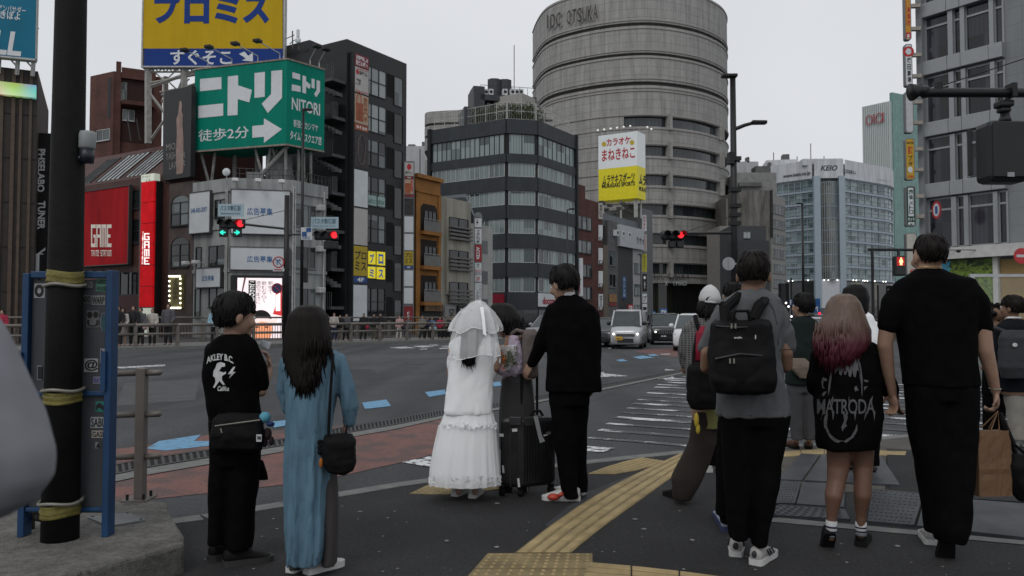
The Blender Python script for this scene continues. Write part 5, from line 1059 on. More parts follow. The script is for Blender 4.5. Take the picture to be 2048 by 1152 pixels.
pxtext(KL,'www.keio.co.jp',1572,345,1627,357,.65,mat('store_letters',(.05,.06,.07),.6),ks,.02)if 0 else None
def ftx(f,s,x0,x1,yc,hpx,m,bold,shear=0):
 u0,u1=f.u(x0),f.u(x1);z=f.uv((x0+x1)/2,yc)[1];h=hpx*(f.pt((u0+u1)/2,0).y)/1600;ftext(f,s,u0,u1,z-h/2,z+h/2,.75,m,ks,bold,shear=shear)
slm=mat('store_letters',(.05,.06,.07),.6)
ftx(KL,'www.keio.co.jp',1572,1627,350,9,slm,.03);ftx(kL,'KEIO',1643,1677,337,11,slm,.03,.25);ftx(KR,'京王百貨店ビル',1685,1711,345,8,slm,.02);ftx(KR,'www.keio.co.jp',1754,1780,362,5,mat('faint_letters',(.3,.32,.35),.6),.0)
rh=MB();rh.fbox(kL,kL.u(1610),kL.u(1690),ztK-1.2,ztK+.4,-30,-.2);rh.build('roof_parapet',band_w,ks)
rm=MB();f=Fac(at(1545,600,215)[:2],R(100));rm.fbox(f,f.u(1536),f.u(1600),0,f.uv(1545,320)[1],-10,0);rm.build('rear_volume',band_w,ks)
mb=MB();mb.fbox(f,f.u(1570),f.u(1584),f.uv(1570,320)[1],f.uv(1570,307)[1],-4,-1);mb.fbox(f,f.u(1538),f.u(1545),f.uv(1540,338)[1],f.uv(1540,326)[1],0,1);mb.builds('roof_unit',gp1,ks)
mb=MB()
for x,y in((1554,300),(1602,308),(1630,282),(1657,308)):mb.tube([f.pt(f.u(x),f.uv(x,325)[1],-3),f.pt(f.u(x),f.uv(x,y)[1],-3)],.12,4)
mb.build('roof_antenna',gp1,ks)
# ---------------------------------------------------------------- ribbed tower with green glass flank
f=Fac(at(1789,600,250)[:2],R(142));rbm=mat('ribbed_panel',(.42,.46,.45),.7,var=.06);gg=tile_mat('green_glass',(.13,.27,.25),.8,4,2.2,.03,.15,.15,ang=R(52),spec=.6,stain=.2)
zt=f.uv(1789,201)[1];ul=f.u(1732);rt=poly_building('ribbed_tower','pale ribbed tower with four thin red ring letters and a green glass flank',[f.pt(ul,0)[:2],f.p[:2],(f.p-f.n*18)[:2],(f.pt(ul,0)-f.n*18)[:2]],zt,rbm)
mb=MB()
for k in range(15):u=ul+(0-ul)*(k+.5)/15;mb.fbox(f,u-.22,u+.22,0,zt,0,.7)
mb.build('rib',rbm,rt);mb=MB()
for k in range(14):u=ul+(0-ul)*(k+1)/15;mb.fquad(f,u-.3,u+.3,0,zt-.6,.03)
mb.build('rib_shade_strip',mat('rib_shadow',(.15,.18,.17),.6),rt)  # darker strips paint in the shade between the ribs
f2_=Fac(f.p[:2],R(62));mb=MB();u1=f2_.u(1862);zg=f2_.uv(1789,186)[1];mb.fbox(f2_,.4,u1,0,zg,-.8,.2);mb.build('glass_flank',gg,rt)
rm_=mat('ring_red',(.35,.06,.08),.5);mb=MB()
for i,(c,x)in enumerate(zip('OIOI',(1742,1752,1762,1770))):
 u,z=f.uv(x,241-(x-1742)*.2)
 if c=='O':mb.tube([f.pt(u+1.05*math.cos(R(k*18)),z+1.5*math.sin(R(k*18)),1.2)for k in range(21)],.16,5)
 else:mb.tube([f.pt(u,z-1.6,1.2),f.pt(u,z+1.6,1.2)],.16,5)
mb.build('ring_letter',rm_,rt)
# ---------------------------------------------------------------- silver corner building with sign column
sv=tile_mat('silver_panel',(.2,.213,.222),.6,2.0,.95,.012,.45,.05,ang=R(145),spec=.4,stain=.12);svm=mat('silver_band',(.27,.285,.295),.4,.35,var=.05)
SF=Fac(at(1856,600,49)[:2],R(145));pe=SF.pt(SF.u(2120),0);SB=V(.82,.57,0)*12
sb_=poly_building('silver_building','silver clad corner building with big dark windows',[SF.p[:2],pe[:2],(pe+SB)[:2],(SF.p+SB)[:2]],24,sv)
gls=glass_mat('silver_window',(.01,.011,.014),(.04,.042,.055),amount=.4,ang=R(145),cw=1.3,ch=3.6,rough=.12,spec=.5)
sz=lambda y:SF.uv(1862,y)[1]
bands=[24,140,263,385]
for k,(y0,y1)in enumerate(((-130,6),(34,130),(156,252),(278,375),(400,497))):
 z1,z0=sz(y0),sz(y1)
 for(x0,x1)in((1863,1911),(1921,1936),(1945,1995),(2004,2020)):
  r=(SF.u(x0),SF.u(x1),z0,z1);w_=window(SF,r,sb_,1,1,gls,svm,.1,False,.02);mb=MB();zz_=z0+(z1-z0)*.77;mb.fbox(SF,r[0]+.05,r[1]-.05,zz_-.06,zz_+.06,0,.12);mb.build('transom',svm,w_)
 mb=MB();a,b=SF.u(1856),SF.u(2022)
 for x0,x1 in((1911,1921),(1936,1945),(1995,2004)):mb.fbox(SF,SF.u(x0),SF.u(x1),z0,z1,0,.3)
 mb.builds('pier',svm,sb_)
for k,y in enumerate(bands):
 mb=MB();a=SF.u(1856)
 for x0,x1 in((1856,1910),(1910.5,1937),(1937.5,1994),(1994.5,2022)):mb.fbox(SF,SF.u(x0),SF.u(x1),sz(y+12),sz(y-16),-.1,.45)
 mb.build('floor_band',svm,sb_,bevel=.03)
mb=MB();mb.fbox(SF,SF.u(1850),SF.u(1862),0,24,-.3,.5);mb.build('corner_pier',sv,sb_)
mb=MB();mb.fbox(SF,SF.u(1884),SF.u(2120),sz(522),sz(500),-.1,.9);mb.build('canopy',mat('canopy_white',(.48,.48,.46),.6,var=.1),sb_)
mb=MB();mb.fbox(SF,SF.u(1995),SF.u(2005),0,sz(522),0,.5);mb.build('post',mat('canopy_white',()),sb_)
shm=mat('ochre_shutter',(.3,.2,.075),.6,var=.12,scale=2);mb=MB();a,b=SF.u(2006),SF.u(2120)
for k in range(40):z=.2+k*.12;mb.fbox(SF,a,b,z,z+.105,.15,.22)if z<sz(530)else None
mb.build('roller_shutter',shm,sb_)
mur=thing('mural_panel','printed hoarding of green trees under blue sky at street level','hoarding',SF.pt(SF.u(1940),0,.3))
mm_=mat('mural_trees',(.012,.03,.008),.5,var=.5,scale=1.4,rgb2=(.16,.26,.03),fac=(.42,.66));mb=MB();mb.fbox(SF,SF.u(1850),SF.u(1994),0,sz(524),.1,.3);mb.build('panel',mm_,mur)
mb=MB();P_=[SF.pt(*SF.uv(x,y),.312)for x,y in((1850,527),(1908,523),(1903,532),(1908,540),(1896,548),(1905,556),(1893,566),(1900,580),(1850,590))];mb.face(P_);mb.build('printed_sky',mat('mural_blue',(.06,.32,.5),.5),mur)
rnd=random.Random(5);mb=MB()
for k in range(1300):
 x,y=rnd.uniform(1900,1993),527+rnd.random()**.8*100;u,z=SF.uv(x,y);s=rnd.uniform(.04,.12);a=rnd.uniform(0,6.3);mb.face([SF.pt(u+s*math.cos(a+t),z+s*.6*math.sin(a+t),.31+.0008*(k%7))for t in(0,1.4,3.1,4.6)])
mb.build('printed_leaf',mat('mural_leaf',(.07,.14,.015),.5,var=.8,scale=8,rgb2=(.24,.32,.05)),mur)
mb=MB()
for k in range(3):x=1925+k*22;mb.tube([SF.pt(*SF.uv(x,640),.318),SF.pt(*SF.uv(x+6*math.sin(k*2),590),.318),SF.pt(*SF.uv(x+12*math.sin(k*2+1),545),.318)],[.04,.03,.01],4)
mb.build('printed_branch',mat('mural_bark',(.02,.016,.01),.7),mur)
for i,x in enumerate((1908,1945)):
 u,z=SF.uv(x,503);t=thing('wall_lamp','small dark spotlight on a thin arm above the tree hoarding, '+('nearer the tall man','nearer the shutter')[i],'lamp',SF.pt(u,z,1),'lamps above the tree hoarding');mb=MB();mb.tube([SF.pt(u+.6,z,.9),SF.pt(u,z+.02,1.6)],.025,5);mb.build('arm',steel_d,t);mb=MB();mb.ball(SF.pt(u,z-.05,1.65),(.13,.13,.1),8,6);mb.build('lamp_head',black_m,t)
SC=Fac(at(1821,600,48.4)[:2],R(97));scg='hanging boards on the silver building'
og=mat('board_orange',(.5,.22,.015),.5,var=.05);gn=mat('board_green',(.01,.05,.035),.5);yb2=mat('board_yellow',(.45,.27,.015),.5,var=.06)
boards=((-12,80,og,'orange hanging board with red brush letters, topmost of the column'),(88,173,pan_w,'white hanging board with a round red crest and black brush letters'),(183,266,mat('board_blank',(.42,.43,.44),.5),'blank grey hanging board above the yellow one'),(277,360,yb2,'yellow hanging board with red and black letters'),(372,453,gn,'dark green hanging board with cream panel and bold letters'),(466,552,mat('board_cream',(.42,.4,.36),.5),'cream hanging board beside the tall man\'s head'))
for i,(y0,y1,m,lab)in enumerate(boards):
 dx=i*.6;x0,x1=1808.5+dx,1833+dx;u0,u1,z0,z1=SC.rc(x0,y0,x1,y1);t=thing('hanging_board',lab,'sign',SC.pt((u0+u1)/2,z0),scg)
 def rr_(o,pad):
  r=.12;pts=[]
  for cx,cz,a0 in((u1-pad-r,z1-pad-r,0),(u0+pad+r,z1-pad-r,90),(u0+pad+r,z0+pad+r,180),(u1-pad-r,z0+pad+r,270)):pts+=[SC.pt(cx+r*math.cos(R(a0+k*22.5)),cz+r*math.sin(R(a0+k*22.5)),o)for k in range(5)]
  return pts
 mb=MB();mb.extr(rr_(0,0),-SC.n*.35);mb.build('casing',grey_frame,t);mb=MB();mb.face(rr_(.01,.05));fc=mb.build('face',m,t)
 mb=MB()
 for f_ in(.25,.75):z=z0+(z1-z0)*f_;mb.hexa([SC.pt(u,zz_,o)for zz_ in(z-.11,z+.11)for u,o in((u1,-.05),(SC.u(1853),-.05),(SC.u(1853),-.3),(u1,-.3))])
 mb.builds('bracket',mat('bracket_steel',(.3,.27,.24),.6,.3,var=.2),t)
 T=lambda s,a,b,c,d,mt,v=False,bo=.02:ftext(SC,s,u0+(u1-u0)*a,u0+(u1-u0)*b,z0+(z1-z0)*c,z0+(z1-z0)*d,.02,mt,fc,bo,v)
 if i==0:T('鳥貴族',.38,.85,.3,.72,RD,True);T('9F',.3,.7,.02,.12,WH);mb=MB();mb.fquad(SC,u0+.05,u1-.05,z0+.12,z0+.45,.014);mb.build('red_foot',RD,fc);T('焼鳥専門居酒屋',.16,.28,.3,.85,RD,True,.01)
 if i==1:
  T('塚田農場',.28,.78,.08,.68,BK,True);mb=MB();uc,zc=(u0+u1)/2,z1-.48;mb.face([SC.pt(uc+.32*math.cos(R(k*15)),zc+.32*math.sin(R(k*15)),.016)for k in range(24)]);mb.build('crest',RD,fc);mb=MB();mb.face([SC.pt(uc+.2*math.cos(R(k*36))*(1 if k%2 else .75),zc+.2*math.sin(R(k*36)),.02)for k in range(10)]);mb.build('crest_flower',pan_w,fc)
 if i==3:T('豚',.25,.78,.62,.8,RD);T('プザ',.3,.75,.3,.6,BK,True);T('本格焼肉',.15,.85,.86,.92,BK);T('個室宴会',.15,.85,.05,.11,RD);mb=MB();mb.ball(SC.pt((u0+u1)/2,z0+.62,.02),(.16,.01,.2),10,7);mb.build('printed_pig',pan_w,fc)
 if i==4:
  mb=MB();mb.fquad(SC,u0+.14,u1-.14,z0+.62,z1-.12,.014);mb.build('cream_panel',pan_w,fc);T('麻雀',.28,.74,.66,.92,gn,True);T('メトロ',.3,.72,.3,.63,BK,True);T('セット',.18,.82,.14,.22,WH);T('専門店',.18,.82,.03,.11,WH)
 if i==5:T('4F',.3,.7,.06,.16,RD)
# ================================================================== STREET FURNITURE
rail_m=mat('rail_bronze',(.15,.135,.12),.5,.35,var=.15);gal=mat('galvanised',(.3,.31,.32),.5,.5,var=.15)
ra,rb_=gd(-260,712),gd(960,680.5)
rd=(rb_-ra).normalized();RF=Fac(ra[:2],math.atan2(rd.x,rd.y));RL=(rb_-ra).length
def rail_run(f,u0,u1,n,h,rails,bars,label,z0=0,post=.07):
 for i in range(n):
  a,b=u0+(u1-u0)*i/n,u0+(u1-u0)*(i+1)/n
  t=thing('guard_rail',label(i),'guard rail',f.pt((a+b)/2,z0),label.__doc__ or None)
  mb=MB();mb.fbox(f,a-post,a+post,z0,z0+h,-.06,.06);mb.build('post',rail_m,t)
  for z,r in rails:mb=MB();mb.tube([f.pt(a+.0,z0+z,0),f.pt(b-.02,z0+z,0)],r,8);mb.build('rail',rail_m,t,True)
  if bars:
   mb=MB();m=int((b-a)/.16)
   for k in range(1,m):u=a+(b-a)*k/m;mb.fbox(f,u-.014,u+.014,z0+bars[0],z0+bars[1],-.015,.015)
   for z in bars:mb.fbox(f,a+.08,b-.08,z0+z-.02,z0+z+.02,-.02,.02)
   mb.build('bar_panel',rail_m,t)
N_=['first','second','third','fourth','fifth','sixth','seventh','eighth','ninth','tenth','eleventh','twelfth','thirteenth','fourteenth','fifteenth','sixteenth','seventeenth','eighteenth']
def lab1(i):return f'bronze two rail roadside guard rail, {N_[i]} section counted from the striped building'
lab1.__doc__='two rail guard rails along the far road edge'
rail_run(RF,0,RL,16,1.12,((1.1,.075),(.68,.06)),None,lab1)
RB=RF.off(-5.2)
def lab2(i):return f'bridge parapet railing of thin upright bars, {N_[i]} section counted from the striped building'
lab2.__doc__='upright bar railings behind the far pedestrians'
rail_run(RB,0,RL+4,14,1.25,((1.45,.05),),(.15,1.1),lab2)
o=MB();a,b=RF.p,RF.pt(RL+3,0)
o.hexa([V(p.x,p.y,z)for z in(RZ,.1)for p in(a+RF.n*.5,b+RF.n*.5,b-RF.n*5.4,a-RF.n*5.4)]);struct(o.build('far_pavement',kerb_m))
PB=gd(120,1078,PZ);pk=PB.y/F
pole=thing('lamp_pole','very thick black pole on the concrete plinth wrapped in three yellow bands','pole',PB)
polem=mat('pole_black',(.008,.0078,.0076),.7,var=.3,scale=8,bump=.15,spec=.18)
rz_=lambda y:at(120,y,PB.y).z
prof=[(1086,34.5),(560,32.5),(0,29),(-400,26.5)]
mb=MB();mb.tube([V(PB.x,PB.y,PZ if y==1086 else rz_(y))for y,r in prof],[r*pk for y,r in prof],40);mb.build('shaft',polem,pole,True)
ybm=mat('band_yellow',(.16,.135,.03),.6,var=.4,scale=9,bump=.3);sil=mat('band_clip',(.22,.21,.18),.5,.4)
def xat(y):return PB.x
for i,(y0,y1)in enumerate(((543,568),(782,805),(1005,1030))):
 mb=MB();r=(34.5-(1086-y0)*.005)*pk;rings=[]
 for k in range(7):
  y=y1+(y0-y1)*k/6;z=rz_(y);rr=r+.006+.004*math.sin(k*2.1+i)
  rings.append([V(xat(y)+rr*math.cos(R(a))*(1+.01*math.sin(R(a*5+k*40))),PB.y+rr*math.sin(R(a)),z+.008*math.sin(R(a*2+i*70)))for a in range(0,360,10)])
 mb.loft(rings);mb.build('yellow_band',ybm,pole,True)
 mb=MB();z=rz_((y0-3)if i else y1+3);mb.tube([V(xat(y0)+(r+.012)*math.cos(R(a)),PB.y+(r+.012)*math.sin(R(a)),z+.006*math.sin(R(a*3)))for a in range(0,361,10)],.011,6);mb.build('clip_strip',sil,pole,True)
mb=MB();q=lambda x,y:V((x-1024)/F*PB.y,PB.y-.02,rz_(y));mb.tube([q(172,327),q(172,300)],[.037,.04],16);mb.tube([q(166,318),q(150,318)],.02);u=mb.build('sensor_body',mat('sensor_navy',(.015,.02,.03),.4),pole,True)
mb=MB();mb.tube([q(172,300),q(172,296),q(172,270),q(172,265)],[.04,.046,.046,.04],16);mb.build('sensor_cap',mat('sensor_grey',(.25,.27,.27),.5),pole,True)
mb=MB();c=gd(58,1058,PZ);mb.tube([c+V(0,0,-.02),c+V(0,0,.05),c+V(.02,-.02,.085),c+V(.06,-.06,.1),c+V(.13,-.1,.1)],[.032]*5,12);mb.build('conduit_elbow',mat('conduit',(.06,.055,.05),.5,.3),pole,True)
Yb=gd(228,1072,PZ).y;BF=Fac((0,Yb),R(90));bz=lambda y:BF.uv(140,y)[1]
brd=thing('notice_board','blue framed grey notice board covered in stickers behind the black pole','notice board',BF.pt(BF.u(140),PZ));blf=mat('frame_blue',(.009,.042,.11),.5,var=.15,scale=6)
pg=mat('board_grey',(.05,.054,.06),.5,var=.35,scale=1.5,stretch=(2,2,.5),spec=.3)
mb=MB();mb.fbox(BF,BF.u(64),BF.u(216),bz(1026),bz(560),-.03,-.005);mb.build('panel',pg,brd)
for x0,x1 in((216,229),(50,63)):mb=MB();mb.fbox(BF,BF.u(x0),BF.u(x1),PZ,bz(541 if x0>100 else 547),-.055,.03);mb.build('leg',blf,brd,bevel=.004)
for y0,y1 in((543,556),(782,791),(1014,1022)):mb=MB();mb.fbox(BF,BF.u(63.2),BF.u(215.8),bz(y1),bz(y0),-.045,.02);mb.build('cross_bar',blf,brd,bevel=.004)
mb=MB();mb.fbox(BF,BF.u(212),BF.u(221),bz(780),bz(702),.031,.05);mb.fbox(BF,BF.u(47),BF.u(55),bz(740),bz(704),.031,.05);mb.builds('clamp',blf,brd)
def sticker(nm,x0,y0,x1,y1,col,words=(),mt=None):
 m=mat('sticker_'+nm,col,.6,var=.12,scale=20);mb=MB();mb.fquad(BF,*BF.rc(x0,y0,x1,y1),-.002);s=mb.build('sticker',m,brd)
 for k,w_ in enumerate(words):
  n=len(words);h=(y1-y0)/n;pxtext(BF,w_,x0+1.5,y0+h*k+2,x1-1.5,y0+h*(k+1)-2,0,mt or BK,s,.02)
 return s
sticker('white_a',166,560,187,578,(.045,.05,.055),('LUGOS',),mat('ink_pale',(.2,.2,.2),.6));sticker('mint',192,558,215,583,(.06,.17,.12),('HARBOR','HOUSE'))
sticker('grey_b',161,590,182,607,(.12,.12,.12),('ooo',));sticker('grey_c',183,591,210,610,(.2,.2,.2),('WARP',));sticker('grey_d',173,621,198,655,(.13,.13,.13),('●●','∪'))
sticker('white_e',68,567,89,596,(.3,.3,.31),('◎',));sticker('white_f',168,717,198,744,(.36,.36,.36),('@',));sticker('violet',186,753,212,768,(.2,.2,.26),('RAYO',),mat('ink_violet',(.06,.05,.2),.6))
sticker('teal',191,803,215,824,(.02,.16,.14),('~',));sticker('white_g',181,834,213,856,(.3,.31,.32),('SABU',));sticker('white_h',183,861,214,876,(.34,.31,.27),('GASM',));sticker('pale_i',190,884,202,897,(.18,.18,.18),('▲',))
sticker('pale_j',200,697,214,726,(.25,.25,.27),('N',));sticker('pale_k',74,731,86,760,(.2,.24,.27),('|',))
mb=MB();pts=[(207+(7+1.3*math.cos(R(a*9)))*math.cos(R(a)),645+(20+2*math.cos(R(a*9)))*math.sin(R(a)))for a in range(0,360,6)];mb.face([BF.pt(*BF.uv(x,y),-.001)for x,y in pts]);s=mb.build('sticker',mat('sticker_outline',(.25,.2,.24),.6),brd)
mb=MB();mb.face([BF.pt(*BF.uv(207+(x-207)*.8,645+(y-645)*.93),.001)for x,y in pts]);mb.build('print',mat('sticker_navy',(.03,.05,.09),.6,rgb2=(.02,.12,.09)),s)
YP=gd(286,1000,PZ).y;HF=Fac((0,YP),R(90));hp=thing('hand_rail','bronze rail post with three stub rails bolted to the plinth','hand rail',HF.pt(HF.u(286),PZ));hz=lambda y:HF.uv(286,y)[1]
mb=MB();mb.fbox(HF,HF.u(277),HF.u(296),PZ+.012,hz(736),-.035,.03);mb.build('post',rail_m,hp,bevel=.006)
for y in(746,829,913):mb=MB();z=hz(y);mb.tube([HF.pt(HF.u(x),z+(.0 if x>200 else-.02),.03 if False else 0)for x in(120,276)],.021,12);mb.tube([HF.pt(HF.u(297),z,0),HF.pt(HF.u(322),z+.003,0),HF.pt(HF.u(326),z+.003,0)],[.021,.021,.012],12);mb.build('rail',rail_m,hp,True)
mb=MB();mb.fbox(HF,HF.u(258),HF.u(308),PZ,PZ+.012,-.11,.08);mb.build('base_plate',rail_m,hp)
for x,o in((268,.05),(300,.05),(272,-.08),(298,-.08)):mb=MB();mb.tube([HF.pt(HF.u(x),PZ+.012,o),HF.pt(HF.u(x),PZ+.05,o)],.01,6);mb.build('bolt',black_m,hp)
t=thing('hatch_plate','grey metal hatch plate lying on the plinth beside the blue leg','hatch',gd(232,1042,PZ));mb=MB();c=[gd(x,y,PZ)for x,y in((216,1055),(291,1043),(258,1028),(176,1037))];mb.hexa(c+[p+Z*.012 for p in c]);mb.build('plate',mat('hatch_grey',(.17,.18,.19),.5,.4,var=.2),t,bevel=.003)
for p in(c[0].lerp(c[2],.08),c[1].lerp(c[3],.08),c[2].lerp(c[0],.08),c[3].lerp(c[1],.08)):mb=MB();mb.tube([p+Z*.012,p+Z*.016],.008,8);mb.build('bolt',black_m,t)
# ---- traffic signals
hood=mat('signal_black',(.012,.013,.014),.5,var=.2);redl=mat('signal_red',(.9,.02,.03),.4,var=.02,emit=1.6);dkl=mat('lens_dark',(.02,.02,.022),.3);grn=mat('signal_green',(.02,.7,.5),.4,var=.02,emit=1.1)
def lens(mb,f,u,z,r,out,n=20):return mb.face([f.pt(u+r*math.cos(2*math.pi*k/n),z+r*math.sin(2*math.pi*k/n),out)for k in range(n)])
def signal(name,label,f,x0,y0,x1,y1,lit,arrows=(),low=None,grp=None):
 u0,u1,z0,z1=f.rc(x0,y0,x1,y1);t=thing(name,label,'traffic light',f.pt((u0+u1)/2,z0),grp);mb=MB();mb.fbox(f,u0,u1,z0,z1,-.18,0);mb.build('housing',hood,t,bevel=.08)
 n=3;w_=(u1-u0)/n;r=min(w_,z1-z0)*.4
 for k in range(n):
  u,z=u0+w_*(k+.5),(z0+z1)/2;mb=MB();lens(mb,f,u,z,r,.02);l=mb.build('lens',redl if k==lit else dkl,t)
  mb=MB();pts=[(u+r*1.06*math.cos(R(a)),z+r*1.06*math.sin(R(a)))for a in range(-20,201,20)]
  for i in range(len(pts)-1):mb.face([f.pt(*pts[i],0),f.pt(*pts[i+1],0),f.pt(*pts[i+1],.38),f.pt(*pts[i],.38)])
  mb.build('visor',hood,l)
 for x,y,dr in arrows:
  u,z=f.uv(x,y);mb=MB();mb.fbox(f,u-r*1.25,u+r*1.25,z-r*1.25,z+r*1.25,-.16,0);b=mb.build('arrow_box',hood,t,bevel=.05);mb=MB();lens(mb,f,u,z,r,.015);mb.build('lens',dkl,b)
  if dr:
   mb=MB();s=r*.75
   for a,c in(((-s,0),(s*.2,s*.7)),((-s,0),(s*.2,-s*.7)),((-s*.8,0),(s,0))):mb.tube([f.pt(u+a[0]*dr,z+a[1],.03),f.pt(u+c[0]*dr,z+c[1],.03)],.035,5)
   mb.build('arrow',grn,b)
 return t
MPY=41.0;MF=Fac((0,MPY),R(88));MF2=Fac((0,44.0),R(88))
mp=thing('signal_pole','black signal pole with a long arm in front of the video screen','pole',MF.pt(MF.u(572),0));mb=MB();mb.tube([MF.pt(MF.u(572),0),MF.pt(MF.u(572),MF.uv(572,391)[1])],[.16,.13],12);mb.build('shaft',black_m,mp,True)
mb=MB();mb.tube([MF.pt(MF.u(572),MF.uv(572,458)[1]),MF.pt(MF.u(487),MF.uv(487,449)[1],.1)],.06,8);mb.tube([MF.pt(MF.u(572),MF.uv(572,469)[1]),MF.pt(MF.u(628),MF.uv(628,469)[1])],.05,8);mb.tube([MF.pt(MF.u(572),MF.uv(572,420)[1]),MF.pt(MF.u(478),MF.uv(478,442)[1])],.015,5);mb.build('arm',black_m,mp)
signal('traffic_light','traffic light with two green arrows glowing under its red lamp',MF,437,437,488,457,2,((446,465,1),(474,465,-1)))
signal('traffic_light','traffic light with red lamp and one dark box below, before the black building',MF2,628,460,676,480,2,((655,490,0),(668,490,0)))
tp=mat('plate_pale',(.3,.4,.45),.5,var=.05);tin=mat('plate_ink',(.02,.05,.09),.6)
for i,(f,x0,y0,x1,y1)in enumerate(((MF,437,408,486,433),(MF2,622,434,676,457))):
 t=sign_box('name_plate',('pale blue place name plate above the green arrow signal','pale blue place name plate above the single red signal')[i],f,f.rc(x0,y0,x1,y1),.05,.04,tp,'sign','place name plates on the signals');pxtext(f,'バスタ新宿前',x0+4,y0+3,x1-4,y0+14,.06,tin,t,.01);pxtext(f,'Shinjuku Expwy Bus Terminal',x0+5,y0+17,x1-5,y1-3,.06,tin,t,0)
def round_sign(label,f,x,y,r_px,ring,face,bar,par_label='sign'):
 u,z=f.uv(x,y);r=abs(f.u(x+r_px)-u);t=thing('road_sign',label,'road sign',f.pt(u,z-r));mb=MB();mb.extr([f.pt(u+r*math.cos(R(a)),z+r*math.sin(R(a)),.2)for a in range(0,360,12)],-f.n*.03);mb.build('disc',ring,t);mb=MB();mb.face([f.pt(u+r*.78*math.cos(R(a)),z+r*.78*math.sin(R(a)),.206)for a in range(0,360,12)]);mb.build('face',face,t)
 mb=MB()
 for p in bar:mb.face([f.pt(u+a*r,z+b*r,.212)for a,b in p])
 if bar:mb.build('symbol',ring if par_label=='ring' else DB,t)
 mb=MB();mb.tube([f.pt(u,z,.16),f.pt(u+r*1.4 if x<1000 else u,z,.0)],.03,5);mb.builds('bracket',black_m,t);return t
sr,sbl,swt=mat('sign_red',(.32,.02,.03),.5),mat('sign_navy',(.015,.03,.1),.5),mat('sign_white',(.45,.47,.48),.5)
round_sign('round no right turn sign with white face on the signal pole',MF,559,525,11,sr,swt,[[(-.3,-.5),(-.15,-.5),(-.15,.2),(.1,.3),(.1,.45),(-.3,.3)],[(.1,.55),(.45,.3),(.1,.1)],[(-.55,.5),(-.45,.6),(.55,-.5),(.45,-.6)]])
round_sign('round dark blue no parking sign with red rim on the signal pole',MF,556,577,10.5,sr,sbl,[[(-.6,.5),(-.5,.6),(.6,-.5),(.5,-.6)]],'ring')
t=sign_box('arrow_plate','small white plate with a red arrow beneath the no right turn sign',MF,MF.rc(548,537,570,543),.22,.03,swt);mb=MB();mb.fquad(MF,*MF.rc(551,539,566,541),.23);mb.build('arrow',sr,t)
cs_=sign_box('chequered_sign','small white sign with two dark blue squares beside the signal arm',MF,MF.rc(603,455,624,480),.1,.03,swt)
mb=MB();mb.fquad(MF,*MF.rc(605,464,613,473),.11);mb.fquad(MF,*MF.rc(613.5,456,622,464.5),.11);mb.builds('squares',mat('deep_blue',(.01,.06,.2),.5),cs_);pxtext(MF,'均質式',605,473,621,479,.11,DB,cs_,0)
def lamp_post(label,x,ytop,Y,r,arms,base=0,nm='street_lamp',head=(.55,.22,.1)):
 f=Fac((0,Y),R(90));t=thing(nm,label,'street lamp',f.pt(f.u(x),base));mb=MB();zt_=f.uv(x,ytop)[1];mb.tube([f.pt(f.u(x),base),f.pt(f.u(x),zt_)],[r,r*.7],12);mb.build('shaft',black_m,t,True)
 for x0,y0,x1,y1 in arms:
  mb=MB();mb.tube([f.pt(*f.uv(x0,y0)),f.pt(*f.uv((x0+x1)/2,y0+(y1-y0)*.6)),f.pt(*f.uv(x1,y1))],[r*.5,r*.45,r*.4],8);mb.build('arm',black_m,t)
  u,z=f.uv(x1,y1);s=1 if x1>x0 else-1;mb=MB();mb.hexa([f.pt(u+a*s,z+b,c)for b in(-head[2]/2,head[2]/2)for a,c in((-.1,.12),(head[0],.1),(head[0],-.1),(-.1,-.12))]);mb.build('lamp_head',black_m,t,bevel=.03)
 return t
lamp_post('thin black street lamp crossing the green rooftop sign',603,217,43,.1,((603,222,612,219),),head=(.35,.2,.12))
mb=MB();f=Fac((0,43),R(90));mb.fbox(f,f.u(607),f.u(614),f.uv(607,565)[1],f.uv(607,535)[1],-.2,.2);tag(mb.build('pedestrian_signal',black_m,bevel=.03),'dark pedestrian signal seen sideways on the thin lamp post','traffic light')
mp2=lamp_post('tall black lamp post with a top lamp and a reaching side arm',1470,150,20.5,.105,((1470,258,1510,245),(1470,152,1466,152)),head=(.3,.22,.09))
lamp_post('thin dark lamp post in front of the slate office block',1135,419,50,.07,((1135,420,1141,418),),head=(.25,.2,.1));lamp_post('slim dark lamp post standing before the glass store',1607,406,70,.13,((1607,408,1600,407),),head=(.3,.3,.12));lamp_post('short dark lamp post before the curved concrete store',1282,508,60,.06,((1282,509,1279,509),),head=(.1,.2,.1))
LF=Fac((0,20.5),R(90));mb=MB();z=LF.uv(1470,466)[1];mb.tube([LF.pt(LF.u(1470),z),LF.pt(LF.u(1366),LF.uv(1366,467)[1])],.035,8);mb.tube([LF.pt(LF.u(1470),LF.uv(1470,430)[1]),LF.pt(LF.u(1372),LF.uv(1372,464)[1])],.008,5);mb.build('signal_arm',black_m,mp2)
mb=MB()
for y in(318,380,412,430,447):u,z=LF.uv(1470,y);mb.fbox(LF,u-.13,u+.13,z-.05,z+.05,-.13,.13)
u,z=LF.uv(1464,317);mb.fbox(LF,u-.1,u+.03,z-.15,z+.15,-.12,.14);mb.builds('clamp_box',black_m,mp2)
signal('traffic_light','traffic light with a glowing red lamp hanging from the tall lamp post arm',LF,1322,460,1370,480,2,((1345,488,0),(1361,488,0)))
